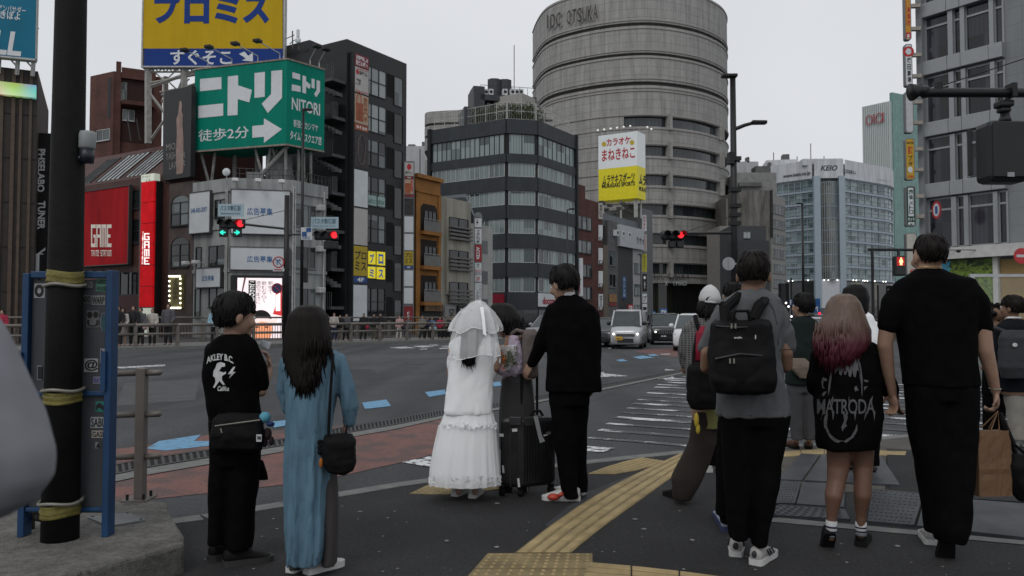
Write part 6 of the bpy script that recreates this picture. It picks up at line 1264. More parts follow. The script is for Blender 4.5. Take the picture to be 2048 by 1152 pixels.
for i,y in enumerate((528,595)):
 u,z=LF.uv(1455,y);t=thing('round_sign',('grey back of a round sign, the upper of two by the lamp post','grey back of a round sign, the lower of two by the lamp post')[i],'road sign',LF.pt(u,z-.17,.1),'round sign backs by the lamp post');mb=MB();mb.extr([LF.pt(u+.16*math.cos(R(a)),z+.17*math.sin(R(a)),.12)for a in range(0,360,15)],-LF.n*.02);mb.build('disc',gal,t);mb=MB();mb.fbox(LF,u-.015,u+.015,z-.16,z+.16,.121,.14);mb.fbox(LF,u,u+.2,z-.02,z+.02,.0,.1);mb.builds('bracket',gal,t)
PF=Fac((0,26),R(90));pp=thing('signal_pole','thin dark pole with a level arm holding the red pedestrian light','pole',PF.pt(PF.u(1746),0));mb=MB();mb.tube([PF.pt(PF.u(1746),0),PF.pt(PF.u(1746),PF.uv(1746,497)[1])],.05,8);mb.build('shaft',black_m,pp);mb=MB();mb.tube([PF.pt(PF.u(1738),PF.uv(1738,499)[1]),PF.pt(PF.u(1850),PF.uv(1850,500)[1])],.045,8);mb.build('arm',black_m,pp)
ps_=thing('pedestrian_signal','pedestrian signal showing a glowing red standing figure','traffic light',PF.pt(PF.u(1797),PF.uv(1797,552)[1],.1));mb=MB();mb.fbox(PF,*PF.rc(1786,512,1809,552),-.1,.15);mb.build('housing',hood,ps_,bevel=.04);mb=MB();u,z=PF.uv(1797,511);mb.tube([PF.pt(u,z,0),PF.pt(u,PF.uv(1797,499)[1],0)],.05,8);mb.build('hanger',hood,ps_)
mb=MB();mb.fquad(PF,*PF.rc(1789,515,1806,532),.155);sc_=mb.build('screen',mat('signal_screen',(.3,.01,.01),.4,emit=.9),ps_);mb=MB();mb.fquad(PF,*PF.rc(1789,534,1806,549),.155);mb.build('dark_screen',dkl,ps_)
mb=MB();mb.face([PF.pt(*PF.uv(1797.5+1.7*math.cos(R(a)),517.5+1.8*math.sin(R(a))),.16)for a in range(0,360,30)]);mb.face([PF.pt(*PF.uv(x,y),.16)for x,y in((1794.5,519.8),(1800.5,519.8),(1801.5,526),(1800,526),(1799.5,523),(1800,531),(1798.3,531),(1797.5,527),(1796.7,531),(1795,531),(1795.5,523),(1795,526),(1793.5,526))]);mb.build('figure',mat('figure_amber',(1,.55,.25),.4,var=.02,emit=1.8),sc_)
NF=Fac((0,8.2),R(90));na=thing('overhead_beam','heavy black overhead arm ending in a small loudspeaker','signal arm',NF.pt(NF.u(2100),NF.uv(2100,195)[1]));mb=MB();z1,z0=NF.uv(1940,176)[1],NF.uv(1940,195)[1];mb.tube([NF.pt(NF.u(x),(z0+z1)/2+(.0 if x<1900 else 0))for x in(1845,1860,2300)],[.035,.048,.05],14);mb.tube([NF.pt(NF.u(1878),z1,0),NF.pt(NF.u(2300),NF.uv(2300,40)[1],0)],.006,5);mb.build('beam',black_m,na,True)
mb=MB();c=lambda x,y,o=0:NF.pt(*NF.uv(x,y),o);mb.tube([c(1855,182),c(1838,181),c(1826,184),c(1821,185)],[.05,.06,.085,.09],16);mb.build('loudspeaker',black_m,na,True);mb=MB();mb.tube([c(1836,170),c(1840,172),c(1846,178)],.03,10);mb.tube([c(1840,190),c(1845,196),c(1854,194),c(1862,188)],.008,6);mb.build('speaker_bracket',black_m,na,True)
mb=MB();u,z=NF.uv(1877,171);mb.fbox(NF,u-.03,u+.03,z-.04,z+.03,-.03,.03);u,z=NF.uv(2022,180);mb.fbox(NF,u-.025,u+.025,z-.08,z+.06,-.07,.07);mb.builds('clamp',black_m,na)
nsg=thing('traffic_light','back of a large black traffic light hanging under the near arm','traffic light',NF.pt(NF.u(2018),NF.uv(2018,362)[1]));mb=MB();mb.fbox(NF,*NF.rc(1979,238,2070,362),-.3,.0);mb.build('housing',hood,nsg,bevel=.06);mb=MB();r=NF.rc(1976,243,1981,340);mb.fbox(NF,*r,-.36,-.28);mb.fbox(NF,*NF.rc(1984,244,2070,354),.0,.02);mb.build('rear_panel',hood,nsg,bevel=.02)
mb=MB();mb.tube([c(2022,238,-.1),c(2022,226,-.1),c(2022,200,-.1)],[.07,.045,.05],12);mb.fbox(NF,*NF.rc(2002,198,2040,212),-.15,.0);mb.fbox(NF,*NF.rc(2006,212,2036,222),-.13,-.02);mb.build('hanger',hood,nsg,bevel=.02);mb=MB();mb.fquad(NF,*NF.rc(2012,345,2032,354),.024);pl=mb.build('data_plate',gal,nsg)
SG=Fac(at(1874,600,46)[:2],R(155));u,z=SG.uv(1874,420);t=thing('road_sign','round red rimmed sign seen almost edge on beside the green board','road sign',SG.pt(u,z-.5));mb=MB();mb.extr([SG.pt(u+.3*math.cos(R(a)),z+.52*math.sin(R(a)),.05)for a in range(0,360,12)],-SG.n*.03);mb.build('disc',sr,t);mb=MB();mb.face([SG.pt(u+.2*math.cos(R(a)),z+.38*math.sin(R(a)),.056)for a in range(0,360,12)]);fc=mb.build('face',swt,t);mb=MB();mb.fquad(SG,u-.08,u+.08,z-.22,z+.22,.06);mb.build('symbol',DB,t)
NE=Fac((0,30),R(90));u,z=NE.uv(2042,512);t=thing('road_sign','round red no entry sign with a white bar before the shutter','road sign',NE.pt(u,0));mb=MB();mb.extr([NE.pt(u+.3*math.cos(R(a)),z+.3*math.sin(R(a)),.05)for a in range(0,360,12)],-NE.n*.02);mb.build('disc',mat('entry_red',(.4,.03,.035),.5),t);mb=MB();mb.fquad(NE,u-.2,u+.2,z-.05,z+.05,.056);mb.build('bar',swt,t);mb=MB();mb.tube([NE.pt(u+.5,0),NE.pt(u+.5,z)],.04,8);mb.tube([NE.pt(u+.5,z),NE.pt(u,z)],.02,6);mb.build('post',gal,t)
GS=Fac((0,16),R(90));gs_=thing('glass_shelter','pale steel framed glass screen in front of the tree hoarding','shelter',GS.pt(GS.u(2000),0));mb=MB();z=GS.uv(1990,551)[1];mb.fbox(GS,GS.u(1940),GS.u(2200),z-.03,z+.03,-.03,.03);mb.fbox(GS,GS.u(1941),GS.u(1949),.05,z-.031,-.03,.03);mb.fbox(GS,GS.u(2080),GS.u(2088),.05,z-.031,-.03,.03);mb.fbox(GS,GS.u(1950),GS.u(2079),.05,.12,-.03,.03);mb.build('frame',mat('shelter_steel',(.42,.44,.45),.4,.4),gs_)
gt=bpy.data.materials.new('clear_glass');gt.use_nodes=True;b_=gt.node_tree.nodes['Principled BSDF'];b_.inputs['Base Color'].default_value=(.5,.56,.56,1);b_.inputs['Roughness'].default_value=.03;b_.inputs['Alpha'].default_value=.14
mb=MB();mb.fquad(GS,GS.u(1950),GS.u(2079),.13,z-.035,0);mb.build('pane',gt,gs_)
FY=Fac((0,62),R(90));bls=mat('road_sign_blue',(.02,.09,.26),.5,var=.08)
for i,(x0,y0,x1,y1,s,lab)in enumerate(((1629,597,1640,618,'','upper small blue road sign behind the girl\'s hair'),(1628,610,1640,625,'↑','blue road sign with a white upward arrow left of the pink haired girl'),(1540,597,1565,606,'三鷹 新宿','wide blue direction sign beside the grey shirt man\'s shoulder'),(1320,617,1334,633,'府中','blue direction sign with white characters above the dark taxi'),(1578,598,1586,612,'P','narrow blue parking sign near the dark green shirt'),(1303,622,1312,634,'↑','round blue arrow sign above the silver van'))):
 Y_=62 if i else 62.2;f=Fac((0,Y_),R(90));t=thing('direction_sign',lab,'road sign',f.pt(f.u((x0+x1)/2),0),'blue road signs in the far street');mb=MB()
 if i==5:u,z=f.uv(1307.5,628);mb.extr([f.pt(u+.19*math.cos(R(a)),z+.22*math.sin(R(a)),.05)for a in range(0,360,20)],-f.n*.03)
 else:mb.fbox(f,*f.rc(x0,y0,x1,y1),0,.05)
 mb.build('panel',bls,t);mb=MB();u=f.u((x0+x1)/2);mb.tube([f.pt(u,0,-.05),f.pt(u,f.uv(x0,y1)[1]+.2,-.05)],.04,6);mb.build('post',gal,t)
 if s:pxtext(f,s,x0+2,y0+2,x1-2,y1-2,.06,WH,t,.02)
for i,(x,y0,y1)in enumerate(((1568,567,680),(1756,570,690),(1724,556,690),(1774,572,690),(1583,556,690))):
 Y_=58+i;f=Fac((0,Y_),R(90));t=thing('thin_pole',('thick dark pole behind the dark green shirt man','thin dark pole behind the white shirt woman\'s hair','pale thin pole left of the white shirt woman','slim pole carrying a small camera near the pedestrian light','slim pole with no fittings before the side wing windows')[i],'pole',f.pt(f.u(x),0),'poles in the far street');mb=MB();mb.tube([f.pt(f.u(x),0),f.pt(f.u(x),f.uv(x,y0)[1])],.4 if i==0 else .07,8);mb.build('shaft',black_m if i!=2 else gal,t)
 if i==3:mb=MB();u,z=f.uv(x,574);mb.fbox(f,u,u+.4,z-.15,z+.1,-.1,.3);mb.build('camera',black_m,t)
for i,(xa,xb,y,Y_)in enumerate(((1520,1700,632,60),(1690,1860,640,52),(1700,1860,612,75))):
 f=Fac((0,Y_),R(90));mb=MB();a,b=f.u(xa),f.u(xb);z=f.uv(xa,y)[1]
 for h in(0,-.45,-.9):mb.tube([f.pt(a,z+h),f.pt(b,z+h)],.05,6)
 n=12
 for k in range(n+1):mb.fbox(f,a+(b-a)*k/n-.04,a+(b-a)*k/n+.04,min(0,z-1),z,-.04,.04)
 tag(mb.build('barrier',rail_m if i else black_m),('low dark barrier behind the dark green shirt man','bronze barrier behind the white shirt woman','raised walkway railing in front of the glass store')[i],'barrier')
mb=MB();f=Fac((0,76),R(90));mb.fbox(f,f.u(1500),f.u(1870),f.uv(1500,628)[1],f.uv(1500,616)[1],-2,0);tag(mb.build('walkway',mat('walkway_grey',(.1,.11,.12),.7,var=.2)),'grey raised pedestrian walkway crossing before the glass store','walkway')
f=Fac((0,90),R(90));mb=MB();mb.fbox(f,f.u(1440),f.u(1880),0,f.uv(1500,631)[1],-3,0);tag(mb.build('retaining_wall',mat('far_wall_dark',(.04,.042,.045),.8,var=.3)),'dark low wall under the raised walkway','wall')
for x,y,lab in((1572,606,'highest tiny white lamp beside the thick dark pole'),(1577,613,'second tiny white lamp beside the thick dark pole'),(1583,633,'low tiny white lamp near the dark green shirt collar'),(1618,637,'lowest tiny white lamp right of the dark green shirt')):f=Fac((0,57),R(90));tag(MB().ball(f.pt(*f.uv(x,y)),.075,6,5).build('work_lamp',mat('white_glow',(1,1,1),.5,var=.01,emit=2.0)),lab,'lamp','small work lamps in the far street')
mb=MB();mb.ball(Fac((0,57),R(90)).pt(*Fac((0,57),R(90)).uv(1639,627)),.1,8,6);tag(mb.build('tail_lamp',mat('tail_red',(.8,.01,.05),.5,var=.01,emit=1.5)),'small red lamp below the blue arrow sign','lamp')
# ================================================================== CARS
tyre=mat('tyre',(.012,.012,.012),.85);rim=mat('wheel_rim',(.2,.2,.21),.35,.7);cg=mat('car_glass',(.03,.04,.042),.05,var=.3,spec=.7);hl=mat('headlight_glow',(1,.95,.85),.3,var=.02,emit=2.2);hl0=mat('headlight_glass',(.25,.26,.27),.1,.3,spec=.7);trim=mat('car_trim',(.012,.012,.013),.5)
def car(label,x,ypx,Y,yaw,L_,W,H,belt,hood_len,hood_h,ws,rear,paint,lit=True,plate=None,grille='bars',grp='cars waiting across the road'):
 """front end at the origin facing -y; ws = (windscreen base y, roof start y); rear = (roof end y, tail belt y)"""
 g0=at(x,ypx,Y);g0.z=RZ;M=Matrix.Rotation(yaw,3,'Z');X=lambda a,b,c:g0+M@V(a,b,c)
 t=thing('car',label,'car',g0,grp);w=W/2
 def ring(y,zb,zt,wb,wt):return[X(-wb*.94,y,zb),X(-wb,y,zb+.12),X(-wb,y,zt-.14),X(-wt,y,zt),X(-wt*.5,y,zt+.015),X(wt*.5,y,zt+.015),X(wt,y,zt),X(wb,y,zt-.14),X(wb,y,zb+.12),X(wb*.94,y,zb)]
 mb=MB();st=[(0,.28,hood_h*.8,.86,.78),(.06,.22,hood_h*.9,.93,.84),(.25,.2,hood_h,.98,.88),(hood_len*.6,.2,hood_h+(belt-hood_h)*.6,1,.92),(hood_len,.2,belt,1,.93),(L_*.5,.2,belt,1,.95),(L_-.2,.2,belt,.99,.94),(L_,.3,belt*.9,.94,.88)]
 mb.loft([ring(y,a,b,w*c,w*d)for y,a,b,c,d in st]);body=mb.build('body',paint,t,True)
 gh=lambda y,z,k:[X(-w*.93,y,belt-.02),X(-w*(.93-.13*k),y,z-.05*k),X(-w*(.8),y,z)if k else X(-w*.9,y,z),X(w*.8,y,z)if k else X(w*.9,y,z),X(w*(.93-.13*k),y,z-.05*k),X(w*.93,y,belt-.02)]
 mb=MB();mb.loft([gh(ws[0],belt+.01,0),gh(ws[1],H-.05,1),gh(rear[0],H-.05,1),gh(rear[1],belt+.01,0)]);mb.build('windows',cg,t)
 mb=MB();mb.loft([[X(s*w*.81,y,z-.035),X(-s*w*.81,y,z-.035),X(-s*w*.7,y,z+.02),X(s*w*.7,y,z+.02)]for s in(1,)for y,z in((ws[1]-.04,H-.06),(ws[1]+.25,H-.02),((ws[1]+rear[0])/2,H),(rear[0]+.04,H-.05))]);mb.build('roof',paint,t,True)
 for s in(-1,1):
  mb=MB();mb.tube([X(s*w*.93,ws[0]-.02,belt),X(s*w*.815,ws[1],H-.05)],.04,6);mb.tube([X(s*w*.93,rear[1],belt),X(s*w*.815,rear[0],H-.05)],.07,6)
  for fy in(.42,.72):y=ws[1]+(rear[0]-ws[1])*fy;mb.tube([X(s*w*.945,y,belt),X(s*w*.82,y,H-.06)],.035,6)
  mb.builds('pillar',paint,t)
  mb=MB();mb.ball(X(s*w*1.12,ws[0]+.25,belt+.12),(.12,.07,.1),8,6);mb.build('wing_mirror',paint if grille!='bars' else trim,t,True)
  for y in(.62 if L_<3.6 else .85,L_-.65):
   mb=MB();mb.tube([X(s*w*1.005,y,.3),X(s*w*.78,y,.3)],.3,20);wh=mb.builds('wheel',tyre,t);mb=MB();mb.tube([X(s*w*1.012,y,.3),X(s*w*.98,y,.3)],.18,14);mb.build('rim',rim,wh)
  z=hood_h*.74;mb=MB();mb.hexa([X(s*w*a,y,zz_)for zz_ in(z-.1,z+.1)for a,y in((.6,.0),(.88,.03),(.9,.3),(.6,.2))]);h_=mb.build('headlight',hl0,t,bevel=.03)
  if lit:mb=MB();mb.ball(X(s*w*.74,-.01,z-.02),.052,8,6);mb.build('lamp',hl,h_)
  mb=MB();mb.fbox(Fac((0,0),0),0,.001,0,.001,0,.001)if 0 else mb.tube([X(s*w*1.0,ws[1]+.5,belt-.18),X(s*w*1.01,ws[1]+.7,belt-.18)],.02,6);mb.build('door_handle',trim,t)
 z=hood_h*.72-(.06 if L_<3.36 else 0);n=3 if grille=='bars' else 9
 mb=MB();mb.hexa([X(a,y,zz_)for zz_ in(z-(.045 if L_<3.36 else .1),z+(.05 if L_<3.36 else .1))for a,y in((-w*.58,-.015),(w*.58,-.015),(w*.58,.1),(-w*.58,.1))]);gr=mb.build('grille',trim,t)
 mb=MB()
 for k in range(n):
  if grille=='bars':mb.hexa([X(a,y,zz_)for zz_ in(z-.07+k*.06,z-.05+k*.06)for a,y in((-w*.56,-.03),(w*.56,-.03),(w*.56,0),(-w*.56,0))])
  else:a0=-w*.5+w*k/(n-1);mb.hexa([X(a,y,zz_)for zz_ in(z-.09,z+.09)for a,y in((a0-.02,-.03),(a0+.02,-.03),(a0+.02,0),(a0-.02,0))])
 mb.build('grille_bar',rim,gr)
 mb=MB();mb.hexa([X(a,y,zz_)for zz_ in(.3,.5)for a,y in((-w*.5,-.03),(w*.5,-.03),(w*.5,.1),(-w*.5,.1))]);mb.build('lower_intake',trim,t)
 if plate:
  cx=plate[1];mb=MB();mb.hexa([X(a,y,zz_)for zz_ in(.42,.58)for a,y in((cx-.17,-.05),(cx+.17,-.05),(cx+.17,-.03),(cx-.17,-.03))]);p=mb.build('number_plate',plate[0],t)
  mb=MB();put_text(mb,plate[2],X(cx,-.055,.48),M@V(1,0,0),Z,.26,.07,.02);mb.build('lettering',BK if plate[0]is not trim else WH,p,recalc=False)
 return t
wp=mat('car_silver',(.42,.43,.45),.35,.35,var=.05,coat=.5);wwp=mat('car_white',(.6,.61,.62),.3,var=.04,coat=.6);bkp=mat('car_black',(.012,.013,.014),.25,var=.1,coat=.7,spec=.5);gyp=mat('car_grey',(.2,.21,.22),.35,.4,var=.06,coat=.5);dgp=mat('car_dark',(.03,.032,.035),.3,.2,coat=.5)
yp=mat('plate_yellow',(.5,.3,.02),.5)
car('silver boxy van with lit headlights and a yellow number plate',1251,694,37.5,R(-14),3.35,1.5,1.86,1.08,.55,.98,(.35,.85),(3.15,3.33),wp,True,(yp,-.3,'480'))
car('dark taxi with upright chrome grille between the van and the white minivan',1335,688,43,R(-6),4.4,1.7,1.72,1.05,.95,.98,(.85,1.45),(3.9,4.35),bkp,True,(trim,-.2,'18-86'),'slats')
car('white minivan partly hidden by the checked shirt',1385,698,35,R(-16),4.6,1.75,1.66,1.0,.95,.92,(.7,1.7),(4.2,4.55),wwp,False,None,'slats')
car('dark car mostly hidden behind the groom\'s black jacket',1196,692,40,R(-25),4.3,1.7,1.48,.92,1.1,.85,(1.0,1.8),(3.2,4.0),dgp,False)
car('small white car peeping out behind the silver van',1245,684,50,R(-8),3.4,1.5,1.6,.95,.7,.88,(.6,1.2),(3.0,3.3),wwp,False)
car('grey saloon behind the bowed heads of the couple',1072,690,40,R(-30),4.6,1.8,1.62,1.0,1.2,.95,(1.05,1.85),(3.4,4.4),gyp,True,None,'slats')
car('pale car roof behind the dark green shirt man',1570,686,45,R(-5),4.4,1.7,1.5,.95,1.1,.88,(1.0,1.8),(3.2,4.0),wwp,False)
car('silver car roof beside the pink haired girl\'s head',1655,684,46,R(-5),4.4,1.7,1.5,.95,1.1,.88,(1.0,1.8),(3.2,4.0),wp,False)
# ================================================================== PEOPLE
from mathutils.bvhtree import BVHTree
def remesh(mb,vox,it=5):
 me=mb.mesh('tmp',black_m);o=bpy.data.objects.new('tmp',me);COL.objects.link(o)
 m=o.modifiers.new('r','REMESH');m.mode='VOXEL';m.voxel_size=vox
 if it:m=o.modifiers.new('s','SMOOTH');m.iterations=it;m.factor=.5
 dg=bpy.context.evaluated_depsgraph_get();e=bpy.data.meshes.new_from_object(o.evaluated_get(dg))
 r=MB();r.v=[tuple(v.co)for v in e.vertices];r.f=[tuple(p.vertices)for p in e.polygons];r.mi=[0]*len(r.f)
 nr=[v.normal.copy()for v in e.vertices];bpy.data.objects.remove(o);bpy.data.meshes.remove(me);bpy.data.meshes.remove(e);return r,nr
class P:
 def __init__(s,label,Y,foot,group=None):
  s.Y,s.k=Y,Y/F;b=at(foot[0],foot[1],Y);b.z=0;s.t=thing('person',label,'person',b,group);s.b=b
 def p(s,x,y,dy=0):return at(x,y,s.Y+dy)
 def loft(s,mb,rows,n=30,e=2.4,fold=None):
  rings=[]
  for j,r in enumerate(rows):
   y,xl,xr,dr=r[:4];dy=r[4]if len(r)>4 else 0;c=s.p((xl+xr)/2,y,dy);rx=(xr-xl)/2*s.k;ring=[]
   for i in range(n):
    a=2*math.pi*i/n;ca,sa=math.cos(a),math.sin(a);f=1+(fold(a,j/max(1,len(rows)-1))if fold else 0)
    ring.append(c+V(rx*f*math.copysign(abs(ca)**(2/e),ca),dr*f*math.copysign(abs(sa)**(2/e),sa),0))
   rings.append(ring)
  return mb.loft(rings)
 def limb(s,mb,pts,n=14):
  q=[s.p(x,y,d[0]if d else 0)for x,y,r,*d in pts];rr=[r*s.k for _,_,r,*d in pts]
  for i in range(len(q)-1):mb.tube([q[i],q[i+1]],[rr[i],rr[i+1]],n)
  for c,r in zip(q,rr):mb.ball(c,r,n,9)
  return mb
 def ball(s,mb,x,y,rx,rz,ry,dy=0):return mb.ball(s.p(x,y,dy),(rx*s.k,ry,rz*s.k),20,13)
 def make(s,name,mb,m,vox=.012,it=5,wr=None,parent=None):
  r,nr=remesh(mb,vox,it)
  if wr:
   amp,sc_,st=wr;S=Vector(st)*sc_
   for i,v in enumerate(r.v):
    q=Vector((v[0]*S.x,v[1]*S.y,v[2]*S.z));d=noise.noise(q)*.7+noise.noise(q*2.3)*.4;d=(abs(d)*1.6-.35)*amp
    r.v[i]=(v[0]+nr[i].x*d,v[1]+nr[i].y*d,v[2]+nr[i].z*d)
  s.last=r;return r.build(name,m,parent or s.t,True,recalc=False)
 def raw(s,name,mb,m,parent=None,smooth=True):return mb.build(name,m,parent or s.t,smooth)
 def hand(s,mb,w_,d,n,th,curl=.5,sz=1.0):
  d=Vector(d).normalized();n=Vector(n);n=(n-d*n.dot(d)).normalized();q=d.cross(n);w_=Vector(w_)
  M=Matrix((q,d,n)).transposed();mb.ball(w_+d*.047*sz,(.04*sz,.052*sz,.017*sz),14,9,M)
  for i,lf_ in enumerate((.82,1,1.06,.95)):
   b=w_+d*(.082-.004*abs(i-1.8))*sz+q*(i-1.5)*.0195*sz*-th;a=0;pts=[b-d*.02*sz,b]
   for L_,c in((.042,.5),(.027,.9),(.021,.7)):a+=curl*c*1.5;b=b+(d*math.cos(a)+n*math.sin(a))*L_*lf_*sz;pts.append(b)
   mb.tube(pts,[.0098*sz]*2+[.0092*sz,.0085*sz,.0075*sz],8);[mb.ball(x,.0092*sz,8,6)for x in pts[1:-1]];mb.ball(pts[-1],.0075*sz,8,6)
  b=w_+d*.022*sz+q*th*.03*sz;pts=[b,b+(d*.55+q*th*.75+n*.3).normalized()*.04*sz];pts.append(pts[-1]+(d*.8+q*th*.25+n*.5).normalized()*.032*sz)
  mb.tube(pts,[.013*sz,.0105*sz,.008*sz],8);[mb.ball(x,.0105*sz,8,6)for x in pts[:2]];mb.ball(pts[2],.008*sz,8,6)
 def head(s,mb,x,y,h,yaw,tilt=0,dy=0,neck=None):
  """whole head with face, ears and neck; (x, y) the middle of the skull, h chin to crown in px, yaw 0 looks away from us, + turns to its left"""
  c=s.p(x,y,dy);u=h*s.k/.23;M=Matrix.Rotation(yaw,3,'Z')@Matrix.Rotation(-tilt,3,'X');s.hM,s.hc,s.hu=M,c,u
  B=lambda q,r:mb.ball(c+M@(V(*q)*u),Vector(r)*u,16,11,M)
  B((0,-.012,.02),(.077,.096,.09));B((0,.03,-.045),(.06,.065,.072));B((0,.085,-.085),(.027,.02,.022));B((0,.055,-.02),(.058,.045,.05))
  B((0,.103,-.025),(.0115,.016,.014));B((0,.096,-.005),(.008,.012,.022));B((0,.092,-.06),(.024,.012,.006));B((0,.093,-.069),(.02,.011,.006));B((0,.086,.022),(.045,.014,.01))
  for e in(-1,1):B((e*.079,-.004,-.018),(.011,.02,.033));B((e*.04,.076,-.03),(.024,.02,.025))
  if neck:s.limb(mb,neck)
 def face(s):
  for e in(-1,1):
   mb=MB();mb.ball(s.hc+s.hM@(V(e*.031,.086,.003)*s.hu),.0105*s.hu,10,7);o=mb.build('eye',eye_w,s.t,True)
   mb=MB();mb.ball(s.hc+s.hM@(V(e*.031,.0935,.003)*s.hu),.005*s.hu,8,6);mb.build('iris',eye_b,o,True)
  mb=MB();mb.tube([s.hc+s.hM@(V(a,b,-.0645)*s.hu)for a,b in((-.02,.095),(0,.104),(.02,.095))],.0028*s.hu,6);mb.build('lips',lipm,s.t,True)
 def hair(s,m,fringe=.035,nape=-.06,vol=1.0,side=-.03,seed=1,top=0,tap=.13):
  """short hair: a shell round the skull, ragged at the nape, with strand grooves"""
  M,c,u=s.hM,s.hc,s.hu;mb=MB();nu,nv=72,26
  rings=[]
  for j in range(nv):
   t=j/(nv-1);ring=[]
   for i in range(nu):
    a=2*math.pi*i/nu;fr=math.sin(a)
    low=fringe if fr>.55 else(nape if fr<-.25 else side+(nape-side)*max(0,(-fr+.1)/.35)if fr<.1 else side+(fringe-side)*(fr-.1)/.45)
    low+=.012*noise.noise(V(math.cos(a)*9,math.sin(a)*9,seed));ph=t*math.acos(max(-1,min(1,(low-.02)/.1)))
    g=1+.022*noise.noise(V(math.cos(a)*7,math.sin(a)*7,seed+ph))+.016*noise.noise(V(a*22,ph*1.5,seed));k=(1-tap*max(0,(t-.55)/.45)**1.3*(1 if fr<.4 else .3))*g
    sp_=math.sin(ph)if ph<1.57 else 1-.36*((ph-1.57)/1.57)**1.5;ring.append(c+M@(V(.09*vol*k*sp_*math.cos(a),-.012+.11*vol*k*sp_*math.sin(a),.02+(.107+top)*vol*k*math.cos(ph))*u))
   rings.append(ring)
  mb.loft(rings,False);inner=[[p.lerp(c,.16)for p in r]for r in(rings[-1],rings[-4])];mb.loft([rings[-1],inner[0],inner[1]],False);o=mb.build('hair',m,s.t,True)
  st=MB();rnd=random.Random(seed)
  for k in range(260):
   i=rnd.randrange(nu);j=rnd.randrange(4,nv);p=rings[j][i];q=rings[min(nv-1,j+5)][(i+rnd.randint(-2,2))%nu];o_=(p-c).normalized()*.006
   d=(q-p);st.tube([p-o_*.6,p+d*.5+o_*rnd.uniform(.4,1.5),p+d*1.15+o_*rnd.uniform(-.3,1.3)],[.0035,.003,.0008],4)
  st.build('loose_strands',m,o,True);return o
 def shoe(s,x,y,yaw,up,sole,L_=.28,lift=0,pitch=0,dy=0,stripe=None,name='shoe',flat=False):
  """heel end at the pixel (x, y)"""
  c=gd(x,y,.0)if lift==0 else s.p(x,y,dy);M=Matrix.Rotation(yaw,3,'Z')@Matrix.Rotation(-pitch,3,'X');X=lambda a,b,z:c+M@V(a,b,z)
  prof=[(0,.026,.085),(.02,.036,.098),(.07,.038,.095),(.12,.037,.088),(.17,.043,.07),(.215,.046,.055),(.25,.041,.042),(.272,.025,.034),(.28,.01,.03)]
  r=L_/.28;ring=lambda y_,w,z0,z1:[X(w*r*math.copysign(abs(math.cos(a))**.7,math.cos(a)),y_*r,z0+(z1-z0)*(.5+.5*math.sin(a))if abs(math.sin(a))<.99 else(z1 if math.sin(a)>0 else z0))for a in[2*math.pi*k/16 for k in range(16)]]
  mb=MB();mb.loft([ring(y_,w,.018,h*r)for y_,w,h in prof]);o=mb.build(name,up,s.t,True)
  mb=MB();mb.loft([[X((w+.006)*r*math.cos(a),y_*r+(.004 if y_>.2 else-.004 if y_<.03 else 0),.034 if math.sin(a)>0 else 0)for a in[2*math.pi*(k+.5)/12 for k in range(12)]]for y_,w,h in prof]);mb.build('sole',sole,o)
  if stripe:
   mb=MB()
   for e in(-1,1):
    for q in(.09,.125,.16):mb.tube([X(e*.038*r,q*r,.075),X(e*.046*r,(q+.022)*r,.038)],.006,5)
   mb.ball(X(0,.0,.065),(.02,.008,.022),10,7);mb.build('stripe',stripe,o)
  return o
 def decal(s,polys,m,parent,out=.005,name='print'):
  """shapes given in pixels laid on the last made garment"""
  bv=BVHTree.FromPolygons([Vector(v)for v in s.last.v],s.last.f);mb=MB();o=Vector((0,0,CZ))
  for vs,fs in polys:
   pts=[]
   for x,y in vs:
    r=ray(x,y).normalized();h=bv.ray_cast(o,r);pts.append((h[0]if h[0]else s.p(x,y))-r*out)
   mb.raw(pts,fs)
  return mb.build(name,m,parent,recalc=False)
def txt_px(t,x0,y0,x1,y1,bold=.02,arch=0,spacing=1,shear=0):
 vs,fs=text_mesh(t,bold,spacing,shear);a0,a1=min(v.x for v in vs),max(v.x for v in vs);b0,b1=min(v.y for v in vs),max(v.y for v in vs);o=[]
 for v in vs:u=(v.x-a0)/(a1-a0);o.append((x0+(x1-x0)*u,y1+(y0-y1)*(v.y-b0)/(b1-b0)+arch*(2*u-1)**2))
 return o,fs
def line_px(pts,w=1.0):
 vs,fs=[],[]
 for(a,b),(c,d)in zip(pts,pts[1:]):
  l=math.hypot(c-a,d-b)or 1;ox,oy=-(d-b)/l*w,(c-a)/l*w;k=len(vs);vs+=[(a+ox,b+oy),(c+ox,d+oy),(c-ox,d-oy),(a-ox,b-oy)];fs.append((k,k+1,k+2,k+3))
 return vs,fs
def poly_px(p):return p,[tuple(range(len(p)))]
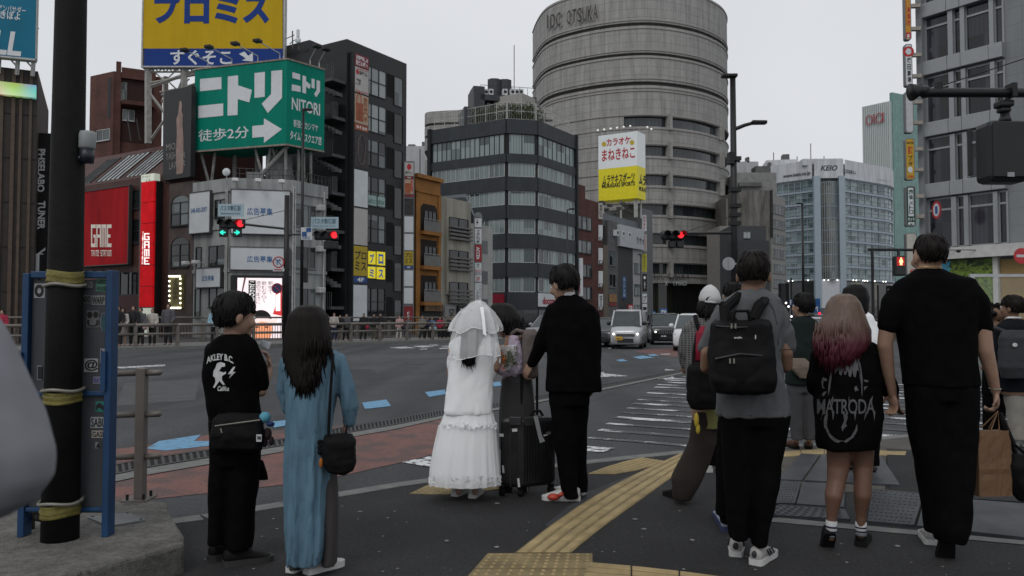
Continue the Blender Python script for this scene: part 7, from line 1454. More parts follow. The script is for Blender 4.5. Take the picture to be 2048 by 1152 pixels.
def long_hair(pp,rows,m,n=96,groove=.06,seed=1,wisps=60,tip=16,name='hair',dr=None):
 """long hair from a silhouette; rows (y, xl, xr, depth, dy)"""
 rows2=[]
 for i in range(len(rows)-1):
  for k in range(4):
   t=k/4;rows2.append(tuple(a+(b-a)*t for a,b in zip(rows[i],rows[i+1])))
 rows2.append(rows[-1]);mb=MB()
 pp.loft(mb,rows2,n,2.1,lambda a,t:groove*(.3+.7*t)*(noise.noise(V(math.cos(a)*6,math.sin(a)*6,seed+t*1.2))+.6*noise.noise(V(math.cos(a)*17,math.sin(a)*17,seed+t*.8))));o=pp.raw(name,mb,m)
 st=MB();rnd=random.Random(seed);R2=rows2
 for k in range(wisps):
  j=rnd.randint(len(R2)//2,len(R2)-1);y,xl,xr,d,dy=R2[j];a=rnd.uniform(math.pi,2*math.pi);x=(xl+xr)/2+(xr-xl)/2*math.cos(a)*1.0;e=dy+d*math.sin(a);l=rnd.uniform(.6,1.5)*tip;dx=(x-(xl+xr)/2)/(xr-xl+1)*tip*.5
  st.tube([pp.p(x,y-l,e),pp.p(x+dx*.5,y,e-.004),pp.p(x+dx+rnd.uniform(-3,3),y+l,e+.006)],[.005,.0045,.0008],4)
 st.build('loose_strands',m,o,True);return o
skin=mat('skin',(.27,.165,.115),.55,var=.1,scale=12);skin2=mat('skin_tan',(.2,.115,.075),.55,var=.12,scale=12);eye_w=mat('eye_white',(.6,.6,.58),.3);eye_b=mat('iris',(.02,.012,.008),.3);lipm=mat('lips',(.25,.09,.08),.5)
hb=mat('hair_black',(.005,.0045,.0045),.6,var=.4,scale=40,stretch=(1,1,.1),spec=.16);hbr=mat('hair_brown',(.0085,.006,.005),.6,var=.4,scale=40,stretch=(1,1,.1),spec=.16)
ck=mat('cloth_black',(.0032,.0032,.0036),.95,var=.25,scale=14,bump=.12,bscale=500,spec=.05);wht=mat('print_white',(.5,.5,.5),.8,var=.15,scale=30)
shw=mat('shoe_white',(.5,.5,.49),.6,var=.1,scale=15);shk=mat('shoe_black',(.007,.007,.0075),.75,spec=.15);bagk=mat('bag_black',(.006,.006,.0065),.65,var=.3,scale=10,bump=.2,bscale=200,spec=.1)
def legs(pp,rows_l,rows_r,m,hips=None,vox=.012,wr=(.012,6,(1,1,.55)),name='trousers'):
 mb=MB();pp.loft(mb,rows_l,24,2.2);pp.loft(mb,rows_r,24,2.2)
 if hips:pp.loft(mb,hips,28,2.4)
 return pp.make(name,mb,m,vox,4,wr)
# ---- the young man in the printed black shirt
b=P('young man in a black printed t-shirt looking at his phone',gd(470,1127).y,(470,1127))
mb=MB();b.head(mb,471,630,88,R(-52),R(12),0,[(466,690,20),(468,655,19),(470,635,20)]);b.loft(mb,[(680,446,490,.06),(760,424,506,.09),(880,430,508,.1)]);b.limb(mb,[(498,705,11),(522,782,12,.03),(536,745,9,.13),(538,735,8,.15)])
b.hand(mb,b.p(538,737,.15),(-.1,.1,1),(-.7,-.4,.1),1,.6,.88);b.limb(mb,[(432,706,9,.03),(426,780,9,.1),(470,760,9,.3)]);b.limb(mb,[(445,880,17),(440,1000,11),(437,1085,8)]);b.limb(mb,[(490,880,17),(484,1000,11),(480,1090,8)]);b.make('body',mb,skin,.009,3);b.face()
b.hair(hb,.03,-.078,1.0,-.05,3,.0)
mb=MB();b.loft(mb,[(667,446,492,.06),(676,432,503,.085),(700,412,516,.11),(740,409,517,.125),(800,416,516,.125),(850,421,521,.13),(900,422,523,.135),(905,424,520,.12)],32,2.5);b.limb(mb,[(498,694,19),(515,735,20,.02),(523,768,17,.03)]);b.limb(mb,[(424,700,16),(420,745,15,.06)]);ts=b.make('t_shirt',mb,ck,.011,5,(.012,5,(1,1,.8)))
A_=[poly_px([(434,727),(441,724),(450,727),(450,733),(443,734),(438,742),(447,745),(452,743),(452,747),(444,752),(444,760),(450,769),(446,770),(439,762),(436,766),(429,776),(426,775),(431,764),(430,756),(426,752),(427,742),(431,735)]),poly_px([(466,734),(471,733),(465,743),(471,744),(458,757),(462,748),(456,748)])]
b.decal([txt_px('AKLEY B.C.',413,707,467,720,.03,8)]+A_+[txt_px('Califoa',435,772,458,782,.02,0,1,.3)],wht,ts)
legs(b,[(890,424,470,.11),(960,422,466,.1),(1030,419,458,.095),(1088,418,452,.09)],[(890,455,521,.11,.01),(960,458,518,.1),(1020,458,509,.095),(1097,455,504,.09)],ck,[(870,424,521,.12),(930,423,519,.12)])
b.shoe(420,1122,R(-40),shk,mat('sole_dark',(.03,.03,.03),.8),.27);b.shoe(447,1133,R(-62),shk,mat('sole_dark',()),.28)
mb=MB();b.loft(mb,[(920,505,526,.03,.06),(945,510,534,.03,.06),(960,512,538,.02,.06)],12);b.make('shirt_tail',mb,ck,.01,2)
ph_=thing('phone','pale phone held up in the young man\'s hand','phone',b.p(530,696,.2));mb=MB();c=[b.p(518,689,.12),b.p(537,699,.1),b.p(542,686,.1),b.p(524,680,.12)];mb.hexa([p+V(0,.012,0)for p in c]+c);mb.build('case',mat('phone_white',(.42,.45,.48),.3),ph_,bevel=.002)
bag=thing('waist_bag','slouchy black shoulder pouch worn behind the printed t-shirt','bag',b.p(475,900,-.12));q=P.__new__(P);q.Y,q.k,q.t=b.Y,b.k,bag
mb=MB();q.loft(mb,[(826,440,515,.03,-.13),(838,428,524,.055,-.14),(870,423,527,.07,-.15),(895,426,524,.06,-.14),(903,436,515,.03,-.13)],30,2.8);pb=q.make('pouch',mb,bagk,.009,3,(.01,9,(1,1,1)))
mb=MB();mb.tube([q.p(430,852,-.19),q.p(475,846,-.22),q.p(520,840,-.19)],.004,5);mb.tube([q.p(441,857,-.21),q.p(444,866,-.215)],.004,5);mb.build('zip',sil,pb);mb=MB();mb.box(q.p(518,876,-.215),(.03,.004,.04));lb=mb.build('patch',wht,pb);mb=MB();put_text(mb,'FM',q.p(518,876,-.22),V(1,0,0),Z,.02,.022,.03);mb.build('lettering',BK,lb,recalc=False)
mb=MB();mb.tube([q.p(500,690,-.1),q.p(512,740,-.08),q.p(519,790,-.04),q.p(522,836,-.09)],.014,6)if 0 else mb.tube([q.p(424,845,-.1),q.p(421,835,.02)],.014,6);mb.build('strap',bagk,bag)
pl=thing('plush_toy','small light blue plush toy with a dark bow hanging from the black pouch','plush toy',b.p(532,880,-.12));q.t=pl;mb=MB();q.ball(mb,530,835,11,11,.033,-.13);mb.build('head',mat('plush_blue',(.1,.32,.42),.95,bump=.3,bscale=300),pl,True);mb=MB();q.ball(mb,541,848,8,5,.02,-.14);mb.box(q.p(541,848,-.163),(.02,.004,.016));mb.build('bow',mat('plush_navy',(.012,.03,.12),.8),pl,True)
mb=MB();q.ball(mb,535,868,8,12,.03,-.12);q.ball(mb,543,882,5,9,.02,-.12);q.ball(mb,530,884,5,10,.02,-.12);mb.build('torso',mat('plush_dark',(.025,.012,.016),.95),pl,True)
# ---- the woman in the long blue shirt dress
b=P('woman with long dark hair in a long blue shirt dress',gd(620,1147).y,(620,1147))
mb=MB();b.head(mb,617,656,78,R(-18),0,0,[(618,720,18),(618,690,17)]);b.loft(mb,[(715,575,665,.08),(850,590,655,.1),(1000,592,650,.1)]);b.limb(mb,[(585,740,9),(576,815,8,.08),(600,850,8,.2)]);b.limb(mb,[(676,735,9),(698,815,9,.03),(692,842,8,.08)]);b.hand(mb,b.p(692,845,.1),(-.2,.2,-1),(-1,0,0),1,.5,.9);b.hand(mb,b.p(600,850,.2),(1,.2,-.2),(0,.3,-1),1,.5,.9)
b.limb(mb,[(600,1000,14),(596,1128,7)]);b.limb(mb,[(645,1000,14),(655,1122,7)]);b.make('body',mb,skin,.01,3);b.face()
den=mat('blue_chambray',(.088,.165,.225),.85,var=.18,scale=3,stretch=(3,3,.6),bump=.25,bscale=120)
fold=lambda a,t:(.05+.06*t)*(1.1-1.9*abs(math.sin(a*6+1.5*t+.5*noise.noise(V(a,t*3,0))))**.6+.5*math.sin(a*19-t*3))*min(1,t*2.2)
mb=MB();b.loft(mb,[(695,585,660,.06),(706,570,676,.09),(730,563,686,.11),(790,572,672,.125),(860,575,661,.13),(950,573,660,.14),(1040,573,657,.145),(1095,575,652,.14),(1124,578,645,.13)],110,2.3,fold);mb2=MB();b.limb(mb2,[(575,722,16),(568,775,16,.04),(576,812,13,.08),(590,838,11,.16)]);b.limb(mb2,[(676,720,17),(692,775,20,.02),(700,812,18,.03),(699,838,15,.05)]);mb.raw(mb2.v,mb2.f)
dr_=b.make('dress',mb,den,.0075,2,(.016,9,(1.5,1.5,.3)))
mb=MB();b.loft(mb,[(900,640,672,.08,.05),(1000,645,676,.08,.03),(1100,648,674,.08,.02),(1130,645,672,.08,.02)],24);b.loft(mb,[(1000,585,640,.09,.05),(1136,578,606,.07,.03)],24);b.make('trousers',mb,mat('trouser_taupe',(.045,.04,.04),.9),.012,3,(.008,8,(1.5,1.5,.4)))
b.shoe(612,1149,R(-42),shw,shw,.25);b.shoe(580,1146,R(-20),mat('shoe_grey',(.2,.19,.18),.7),shw,.25)
long_hair(b,[(610,606,630,.05,0),(615,594,642,.1,0),(630,579,653,.135,0),(660,573,658,.14,-.01),(690,569,661,.125,-.03),(715,568,655,.1,-.05),(745,578,646,.075,-.08),(770,588,636,.055,-.1),(786,600,620,.025,-.11)],hbr,100,.07,4,150,16)
mb=MB();
for k in range(5):mb.tube([b.p(650+k,680,-.02),b.p(656+2*k,700,-.06),b.p(664+2*k,722+8*k,-.1)],[.007,.006,.001],5)
b.raw('side_lock',mb,hbr)
hbg=thing('handbag','small black leather bucket bag hanging at the side of the blue dress','handbag',b.p(678,948,-.1));q.Y,q.k,q.t=b.Y,b.k,hbg
mb=MB();q.loft(mb,[(868,652,704,.05,-.08),(880,646,710,.065,-.09),(925,646,712,.07,-.09),(942,656,706,.06,-.09),(948,668,694,.03,-.09)],30,2.6);bgm=q.make('bag_body',mb,bagk,.008,3,(.009,10,(1,1,1)))
mb=MB();mb.tube([q.p(666,708,-.08),q.p(664,740,-.115),q.p(660,800,-.135),q.p(657,870,-.13)],.0085,6);mb.tube([q.p(690,872,-.09),q.p(695,850,-.07)],.006,6);mb.build('strap',bagk,hbg);mb=MB();[q.ball(mb,640+3*(k%2),884+5*k,5,5,.016,-.1)for k in range(5)];mb.build('fringe',bagk,bgm,True)
mb=MB();q.ball(mb,642,926,4,10,.012,-.12);mb.build('charm',mat('charm_orange',(.32,.1,.01),.7),bgm,True)
# ---- the bride
b=P('bride seen from behind in white jacket, tulle skirt and short layered veil',gd(950,998).y,(940,998))
mb=MB();b.head(mb,953,641,60,R(-15),R(15),0,[(950,690,13),(951,665,12)]);b.loft(mb,[(690,912,985,.09),(760,915,975,.1),(830,915,972,.11)]);b.limb(mb,[(990,700,10),(992,735,9),(985,750,8,.15)]);b.limb(mb,[(905,700,10),(902,750,9,.05),(925,750,8,.2)]);b.hand(mb,b.p(988,745,.17),(.3,1,.1),(-1,.2,0),1,.6,.9);b.hand(mb,b.p(925,750,.2),(1,.5,.1),(0,-.3,1),1,.6,.9)
for x in(917,950):b.limb(mb,[(x+5,830,14),(x+1,970,7),(x,985,6)])
b.make('body',mb,skin,.011,3);b.face()
long_hair(b,[(613,944,965,.05,0),(621,931,976,.09,0),(640,924,982,.12,0),(670,923,970,.08,-.04),(700,920,954,.05,-.11),(722,924,950,.03,-.12),(732,932,944,.012,-.12)],hb,60,.06,9,30,9)
wj=mat('bridal_white',(.84,.85,.86),.75,var=.05,scale=3)
mb=MB();b.loft(mb,[(668,930,972,.05),(678,908,990,.08),(700,900,992,.1),(740,898,986,.105),(780,894,984,.115),(820,887,985,.125),(828,888,985,.12)],40,2.4,lambda a,t:.012*math.sin(a*9)*t);b.limb(mb,[(986,692,12),(990,722,12.5,.01),(984,748,10.5,.04)]);b.limb(mb,[(908,692,11),(904,730,11,.02),(903,752,9,.06)]);b.make('jacket',mb,wj,.01,4,(.012,7,(1.2,1.2,.5)))
tul=bpy.data.materials.new('tulle');tul.use_nodes=True;b_=tul.node_tree.nodes['Principled BSDF'];b_.inputs['Base Color'].default_value=(.9,.91,.92,1);b_.inputs['Roughness'].default_value=.8;b_.inputs['Alpha'].default_value=.62;b_.inputs['Specular IOR Level'].default_value=.1
vl=tul.copy();vl.name='veil_net';vl.node_tree.nodes['Principled BSDF'].inputs['Alpha'].default_value=.36
pleat=lambda f,am,sd:lambda a,t:am*(.3+t)*(math.sin(a*f+sd)*.5+math.sin(a*(f*1.7)+sd*2+t)*.3+.5*noise.noise(V(a*3,t*2,sd)))
for rows,am,m,nm in(([(826,892,982,.1),(852,884,988,.13),(900,872,992,.17),(940,866,995,.2),(958,864,996,.205)],.03,wj,'skirt_lining'),([(824,890,986,.11),(846,882,991,.14),(853,880,992,.145)],.04,tul,'skirt_tier'),([(850,878,992,.145),(900,868,996,.19),(945,861,999,.215),(966,861,999,.22)],.055,tul,'skirt_tulle')):
 r2=[]
 for i in range(len(rows)-1):
  for k in range(5):r2.append(tuple(x+(y-x)*k/5 for x,y in zip(rows[i],rows[i+1])))
 r2.append(rows[-1]);mb=MB();rg=MB();b.loft(rg,r2,150,2.1,pleat(17,am,len(nm)));rg.f=rg.f[:-2];rg.mi=rg.mi[:-2];b.raw(nm,rg,m)
mb=MB();rnd=random.Random(3)
for ring_y,rr,cnt in((958,1.0,240),(965,1.0,240),(853,.83,110)):
 for k in range(cnt):
  a=2*math.pi*k/cnt;cx,rx=(930,69)if ring_y>900 else(936,56);c=b.p(cx+rx*math.cos(a),ring_y+rnd.uniform(-6,5)*rr,.2*math.sin(a)*rr);s_=rnd.uniform(.012,.026)*rr;n_=Vector((rnd.uniform(-1,1),rnd.uniform(-1,1),rnd.uniform(-1,1))).normalized();t1=n_.orthogonal().normalized();t2=n_.cross(t1)
  mb.face([c+t1*s_*math.cos(j*1.05)+t2*s_*math.sin(j*1.05)*.8+n_*s_*.4*(j%2)for j in range(6)])
b.raw('ruffle_lettering' if 0 else 'ruffle_trim',mb,tul)
b.shoe(908,993,R(-25),shw,shw,.25);b.shoe(944,997,R(-12),shw,shw,.25)
def veil(rows,n,am,f,sd,a0=150,a1=390):
 rings=[]
 for j,(y,xl,xr,d,dy)in enumerate(rows):
  t=j/(len(rows)-1);ring=[]
  for i in range(n):
   a=R(a0+(a1-a0)*i/(n-1));g=1+am*t*(math.sin(a*f+sd)+.5*math.sin(a*f*2.3+sd));sag=4*t*t*math.sin(a*f*.5+sd*2)+14*t*t*noise.noise(V(a*1.6,sd,0));g+=.05*t*noise.noise(V(a*6,t*2,sd));ring.append(b.p((xl+xr)/2+(xr-xl)/2*g*math.cos(a),y+sag,dy+d*g*math.sin(a)))
  rings.append(ring)
 m_=MB();nn=n
 for r in rings:m_.v+=[tuple(p)for p in r]
 m_.f=[(j*nn+i,j*nn+i+1,(j+1)*nn+i+1,(j+1)*nn+i)for j in range(len(rings)-1)for i in range(nn-1)];m_.mi=[0]*len(m_.f);e=MB();e.tube(rings[-1],.0024,4);return m_,e
vr1=[(600,953,960,.01,.02),(605,940,971,.06,.01),(612,934,976,.05,-.01),(624,918,988,.1,-.02),(640,906,997,.14,-.03),(652,899,1001,.165,-.04),(661,897,1002,.175,-.045)]
vr2=[(602,953,960,.01,.02),(607,941,970,.05,.005),(618,930,978,.06,-.02),(640,916,986,.12,-.04),(670,906,992,.15,-.06),(700,902,996,.17,-.075),(714,902,997,.175,-.08)]
def dense(rows,k=5):
 o=[]
 for i in range(len(rows)-1):o+=[tuple(x+(y-x)*j/k for x,y in zip(rows[i],rows[i+1]))for j in range(k)]
 return o+[rows[-1]]
vo=None
for rows,am,f,sd,nm in((vr1,.07,9,1.0,'veil_upper_layer'),(vr2,.09,8,2.2,'veil_lower_layer')):
 m_,e=veil(dense(rows),120,am,f,sd);o=m_.build(nm,vl,b.t,True,recalc=False);e.build('hem_cord',wj,o,True)
mb=MB();mb.v=[tuple(b.p(x,y,d))for x,y,d in((960,614,-.13),(967,614,-.13),(970,640,-.2),(964,640,-.2),(973,672,-.23),(966,668,-.23))];mb.f=[(0,1,2,3),(3,2,4,5)];mb.mi=[0,0];b.raw('ribbon',mb,wj)
mb=MB();rnd=random.Random(8);bq=thing('bouquet','bouquet of orange and white flowers in net wrapping between the two women','bouquet',b.p(1014,735,.1));q.Y,q.k,q.t=b.Y,b.k,bq
gr_=MB();orr=MB();wf=MB()
for k in range(110):
 x,y,d=1014+rnd.gauss(0,8),712+rnd.gauss(0,11),.08+rnd.gauss(0,.03);c=b.p(x,y,d);tgt=gr_ if k<50 else(orr if x<1012 else wf);s_=.016 if k<50 else .013
 for j in range(5):a=j*1.256;n_=V(math.cos(a),-.4,math.sin(a))*s_;tgt.face([c,c+n_+V(n_.z,0,-n_.x)*.4,c+n_*1.5,c+n_-V(n_.z,0,-n_.x)*.4])
gr_.build('leaf',mat('bouquet_green',(.06,.08,.04),.8),bq);orr.build('orange_flower',mat('flower_orange',(.5,.12,.015),.7),bq);wf.build('white_flower',mat('flower_white',(.5,.45,.38),.7),bq)
mb=MB();q.loft(mb,[(690,996,1034,.06,.1),(715,1000,1030,.05,.1),(740,1010,1020,.015,.1)],40,2,pleat(9,.15,1));mb.f=mb.f[:-2];mb.mi=mb.mi[:-2];mb.build('net_wrapping',vl.copy(),bq,True);bpy.data.materials[-1];bq.children[-1].data.materials[0].node_tree.nodes['Principled BSDF'].inputs['Alpha'].default_value=.25
# ---- the woman with the mauve backpack leaning in
b=P('long haired woman in lilac sleeves leaning over the bouquet with a mauve backpack',6.75,(1035,985));mb=MB();b.head(mb,1008,640,60,R(35),R(40),.1,[(1026,668,12,0),(1016,652,12,.05)]);b.loft(mb,[(670,1010,1060,.09),(760,1005,1062,.1),(830,1005,1060,.11)]);b.limb(mb,[(1034,690,11,-.05),(1036,738,10,-.08),(1006,742,8,.0)]);b.hand(mb,b.p(1006,742,0),(-1,.4,.1),(0,.2,1),-1,.6,.9)
for x in(1018,1048):b.limb(mb,[(x,820,16),(x,960,9),(x,985,8)])
b.make('body',mb,skin,.011,3);b.face();lil=mat('lilac_cloth',(.36,.3,.38),.8,var=.12,scale=4)
mb=MB();b.loft(mb,[(662,1018,1050,.06),(675,1012,1066,.09),(720,1010,1066,.11),(765,1006,1064,.12)],32,2.4);b.make('vest',mb,mat('vest_grey',(.045,.043,.048),.9),.012,3,(.01,8,(1,1,.7)))
mb=MB();b.limb(mb,[(1028,682,12,-.08),(1034,712,14.5,-.12),(1034,738,13.5,-.12),(1012,746,10,-.06),(1000,741,9,0)]);b.make('blouse_sleeve',mb,lil,.009,3,(.016,14,(1,1,.8)))
mb=MB();b.loft(mb,[(755,1004,1064,.11),(800,1000,1068,.14),(832,999,1070,.16),(900,1000,1068,.17)],60,2.3,pleat(10,.04,2));b.make('skirt',mb,mat('skirt_charcoal',(.025,.024,.025),.85),.012,3)
b.shoe(1015,985,R(10),shk,shk,.24);b.shoe(1045,985,R(-5),shk,shk,.24)
long_hair(b,[(606,988,1014,.05,.08),(612,981,1028,.1,.08),(626,980,1038,.125,.06),(642,986,1046,.12,.03),(656,996,1051,.08,0),(668,1012,1050,.05,-.03),(680,1020,1042,.02,-.05)],hb,70,.06,6,60,10)
bp=thing('backpack','mauve grey backpack on the long haired woman behind the suitcase','backpack',b.p(1062,735,-.1));q.Y,q.k,q.t=b.Y,b.k,bp;mm2=mat('mauve_canvas',(.13,.105,.1),.85,var=.15,scale=5)
mb=MB();q.loft(mb,[(658,1050,1070,.05,-.12),(668,1045,1076,.07,-.13),(720,1044,1077,.08,-.13),(752,1046,1075,.07,-.12),(758,1052,1070,.04,-.12)],24,3);q.make('pack_body',mb,mm2,.01,3,(.008,9,(1,1,1)));mb=MB();mb.tube([q.p(1050,664,-.14),q.p(1034,660,-.13),q.p(1022,668,-.06),q.p(1020,690,.0)],.016,6);mb.build('strap',mm2,bp)
# ---- the groom
b=P('tall man in a black suit and white collar with his hand on the suitcase',gd(1130,1002).y,(1135,1002))
mb=MB();b.head(mb,1128,567,70,R(38),R(18),0,[(1134,615,17),(1131,580,15)]);b.loft(mb,[(612,1112,1165,.06),(700,1104,1186,.1),(800,1110,1172,.09)]);b.limb(mb,[(1108,632,9),(1085,690,9,.07),(1064,728,8,.16)]);b.hand(mb,b.p(1062,730,.14),(-.45,.1,-.7),(.6,.7,-.2),-1,.75,1);b.limb(mb,[(1184,640,9),(1188,720,8,.0),(1188,758,8,.02)]);b.hand(mb,b.p(1186,760,.04),(0,.2,-1),(-1,0,0),1,.5)
b.limb(mb,[(1122,800,12),(1136,985,6)]);b.limb(mb,[(1156,800,12,.02),(1157,930,8,.12),(1160,978,6,.14)]);b.make('body',mb,skin,.009,3);b.face();b.hair(hb,.03,-.062,1.03,-.03,11,.002)
mb=MB();b.loft(mb,[(584,1122,1149,.06,-.008),(592,1119,1152,.066,-.004)],28,2);b.make('collar',mb,mat('collar_white',(.6,.6,.6),.7),.007,1)
mb=MB();b.loft(mb,[(588,1119,1155,.064),(600,1110,1172,.085),(616,1096,1192,.11),(650,1090,1200,.13),(700,1093,1199,.135),(750,1094,1201,.14),(781,1090,1203,.145),(784,1092,1201,.13)],40,2.6);b.limb(mb,[(1106,622,17),(1086,680,17,.05),(1070,716,13,.12),(1065,724,12,.13)]);b.limb(mb,[(1184,632,16),(1190,690,14,.0),(1190,755,13,.0)]);b.make('suit_jacket',mb,ck,.01,5,(.016,5,(1,1,.6)))
legs(b,[(790,1100,1156,.1),(860,1104,1156,.1),(920,1113,1155,.1),(975,1121,1155,.1),(996,1128,1158,.1)],[(790,1135,1178,.1,.02),(860,1138,1175,.1,.06),(930,1140,1173,.1,.12),(965,1140,1177,.1,.14),(982,1142,1176,.1,.14)],ck,[(765,1098,1180,.12),(810,1100,1178,.12)],.011)
redp=mat('shoe_red',(.42,.05,.03),.5);o=b.shoe(1160,1001,R(82),shw,shw,.3);mb=MB();q.Y,q.k=b.Y,b.k;mb.ball(q.p(1107,994,-.03),(.05,.035,.028),12,8);mb.tube([q.p(1118,992,-.06),q.p(1126,986,-.055)],.016,6);mb.build('toe_cap',redp,o,True);b.shoe(1168,990,R(60),shw,shw,.28)
g0=gd(1046,996);SA=Fac(g0[:2],R(106));SBf=Fac(g0[:2],R(62));wa,wb_=SA.u(997),SBf.u(1114);z0,z1=.075,SA.uv(1046,836)[1]
sc2=thing('suitcase','large scuffed black suitcase with travel stickers standing between bride and groom','suitcase',g0);shell=mat('suitcase_shell',(.011,.011,.012),.38,var=.5,scale=7,spec=.45)
pa,pc_,pe2=SA.pt(wa,0),SA.p,SBf.pt(wb_,0);pf=pa+pe2-pc_
mb=MB();mb.prism([p[:2]for p in(pa,pc_,pe2,pf)],z0,z1);bd=mb.build('shell',shell,sc2,bevel=.035)
mb=MB()
for k in range(11):u=wb_*(k+.9)/12.6;mb.fbox(SBf,u-.008,u+.008,z0+.05,z1-.05,-.002,.007)
mb.build('rib',shell,bd)
mb=MB();mb.fbox(SA,wa*.52,wa*.48,z0+.01,z1+.003,-.01,.006);mb.build('zip',mat('zip_black',(.02,.02,.02),.8),bd);mb=MB()
for u,z in((wa*.3,z1-.04),):mb.fbox(SA,u-.05,u+.05,z-.02,z+.05,-.02,.02)
mb.fbox(SBf,.02,.1,z1-.07,z1+.004,-.05,.008);mb.build('corner_guard',mat('guard_grey',(.05,.05,.052),.4,.5),bd,bevel=.006)
mb=MB()
for f,u in((SA,wa*.92),(SA,wa*.15),(SBf,wb_*.9)):
 c=f.pt(u,.03,-.05);mb.tube([c-f.d*.02,c+f.d*.02],.03,12);mb.tube([c+Z*.03,c+Z*.05],.028,8)
mb.builds('wheel',shk,sc2)
mb=MB();h0=SBf.pt(wb_*.16,z1,-.12);h1=SBf.pt(wb_*.62,z1,-.12);hz_=at(1062,742,g0.y).z
mb.tube([h0,h0+Z*(hz_-z1)],.011,8);mb.tube([h1,h1+Z*(hz_-z1)],.011,8);mb.tube([h0+Z*(hz_-z1),h1+Z*(hz_-z1)],.017,8);mb.build('pull_handle',shk,sc2)
mb=MB();mb.tube([SBf.pt(wb_*.3,z1-.01,-.06),SBf.pt(wb_*.4,z1+.04,-.06),SBf.pt(wb_*.6,z1+.04,-.06),SBf.pt(wb_*.7,z1-.01,-.06)],.012,8);mb.build('carry_handle',shk,sc2)
def lab(f,x,y,w_,h_,rot=0,m=None):
 u,z=f.uv(x,y);mb=MB();mb.face([f.pt(u+a*math.cos(rot)-c*math.sin(rot),z+a*math.sin(rot)+c*math.cos(rot),.009)for a,c in((-w_,-h_),(w_,-h_),(w_,h_),(-w_,h_))]);mb.build('sticker',m or wht,bd)
lab(SA,1003,870,.02,.012);lab(SA,1030,860,.022,.012,.15);lab(SA,1007,938,.008,.03,.1);lab(SA,1038,965,.009,.035,.1)
mb=MB();mb.face([SBf.pt(a,c,.012)for a,c in((.09,z1+.01),(.13,z1+.01),(.17,z1-.15),(.2,z1-.2),(.15,z1-.21),(.13,z1-.14))]);mb.build('luggage_tag',mat('tag_grey',(.3,.31,.32),.6),bd);lab(SBf,1096,866,.02,.012,0,mat('tag_dim',(.1,.1,.1),.6));lab(SBf,1090,870,.02,.006,.1)
# ---- the crossing crowd on the right
def arm_skin(pp,mb,pts,hand=None):
 pp.limb(mb,pts)
 if hand:pp.hand(mb,*hand)
b=P('person in a white cap and grey checked shirt with brown flared trousers',6.3,(1385,998))
mb=MB();b.head(mb,1419,600,48,R(-20),0,0,[(1412,650,13),(1414,622,12)]);b.loft(mb,[(650,1380,1440,.07),(740,1380,1440,.09),(850,1385,1440,.09)]);b.limb(mb,[(1372,690,8),(1368,740,7,.1),(1395,745,7,.2)]);b.hand(mb,b.p(1396,745,.2),(1,.4,0),(0,-.3,1),1,.6,.9);b.limb(mb,[(1400,850,14),(1372,980,7)]);b.limb(mb,[(1425,850,14),(1425,925,7,.3)]);b.make('body',mb,skin,.012,3);b.face()
check=mat('checked_wool',(.06,.06,.062),.9,var=.15);cb_=check.node_tree.nodes['Principled BSDF'];wv=N(check,'ShaderNodeTexBrick');wv.inputs['Scale'].default_value=1;wv.offset=0;wv.inputs['Brick Width'].default_value=.022;wv.inputs['Row Height'].default_value=.018;wv.inputs['Mortar Size'].default_value=.0035;wv.inputs['Color1'].default_value=(.035,.035,.036,1);wv.inputs['Color2'].default_value=(.065,.065,.066,1);wv.inputs['Mortar'].default_value=(.15,.15,.15,1)
tcx=N(check,'ShaderNodeTexCoord');mpx=N(check,'ShaderNodeMapping');mpx.inputs['Rotation'].default_value=(R(90),0,0);L(check,tcx.outputs['Object'],mpx.inputs[0]);L(check,mpx.outputs[0],wv.inputs['Vector']);L(check,wv.outputs['Color'],cb_.inputs['Base Color'])
mb=MB();b.loft(mb,[(630,1396,1430,.06),(640,1378,1450,.09),(670,1368,1455,.11),(740,1370,1450,.12),(800,1378,1448,.12)],32,2.4);b.limb(mb,[(1380,660,17),(1368,700,14,.03),(1372,728,12,.08)]);b.make('shirt',mb,check,.012,4,(.012,6,(1,1,.7)))
mb=MB();b.loft(mb,[(800,1395,1446,.1),(856,1398,1444,.11)],24);b.make('shirt_tail',mb,mat('tail_olive',(.2,.2,.07),.85),.012,2,(.01,9,(1.4,1.4,.3)))
legs(b,[(835,1384,1432,.09),(885,1377,1432,.1),(925,1356,1420,.1),(955,1342,1405,.11),(985,1345,1388,.1),(1000,1348,1382,.09)],[(835,1405,1446,.09),(920,1410,1446,.08,.2),(930,1412,1440,.08,.3)],mat('trouser_brown',(.022,.015,.012),.9),[(820,1384,1446,.1),(850,1384,1446,.1)],.012,(.014,5,(1,1,.6)))
b.shoe(1362,1001,R(20),shk,shk,.24);b.shoe(1420,945,R(10),shw,shw,.25)
long_hair(b,[(598,1402,1434,.08,0),(605,1396,1436,.09,0),(622,1394,1433,.085,-.02),(634,1398,1428,.06,-.04)],hb,60,.06,12,40,6)
cap=thing('cap','white baseball cap worn backwards with a dark strap opening','cap',b.p(1419,600));capm=mat('cap_white',(.5,.5,.5),.85,var=.06,bump=.15,bscale=300);q.Y,q.k,q.t=b.Y,b.k,cap
mb=MB();q.loft(mb,[(607,1399,1441,.1,.0),(595,1398,1441,.102,0),(583,1402,1437,.092,0),(575,1408,1431,.062,0),(570,1415,1424,.025,0)],40,2);mb.f=[f for f in mb.f];cr_=mb.build('crown',capm,cap,True);mb=MB();mb.face([q.p(1420+8.5*math.cos(R(a)),601-8*max(0,math.sin(R(a))),-.099+.012*(math.cos(R(a))**2))for a in range(0,181,15)]);mb.build('strap_opening',hb,cr_);mb=MB();mb.tube([q.p(1410,603,-.094),q.p(1420,604,-.102),q.p(1431,605,-.094)],.007,6);mb.tube([q.p(1421,571),q.p(1421,569)],.01,8);mb.build('strap',capm,cr_)
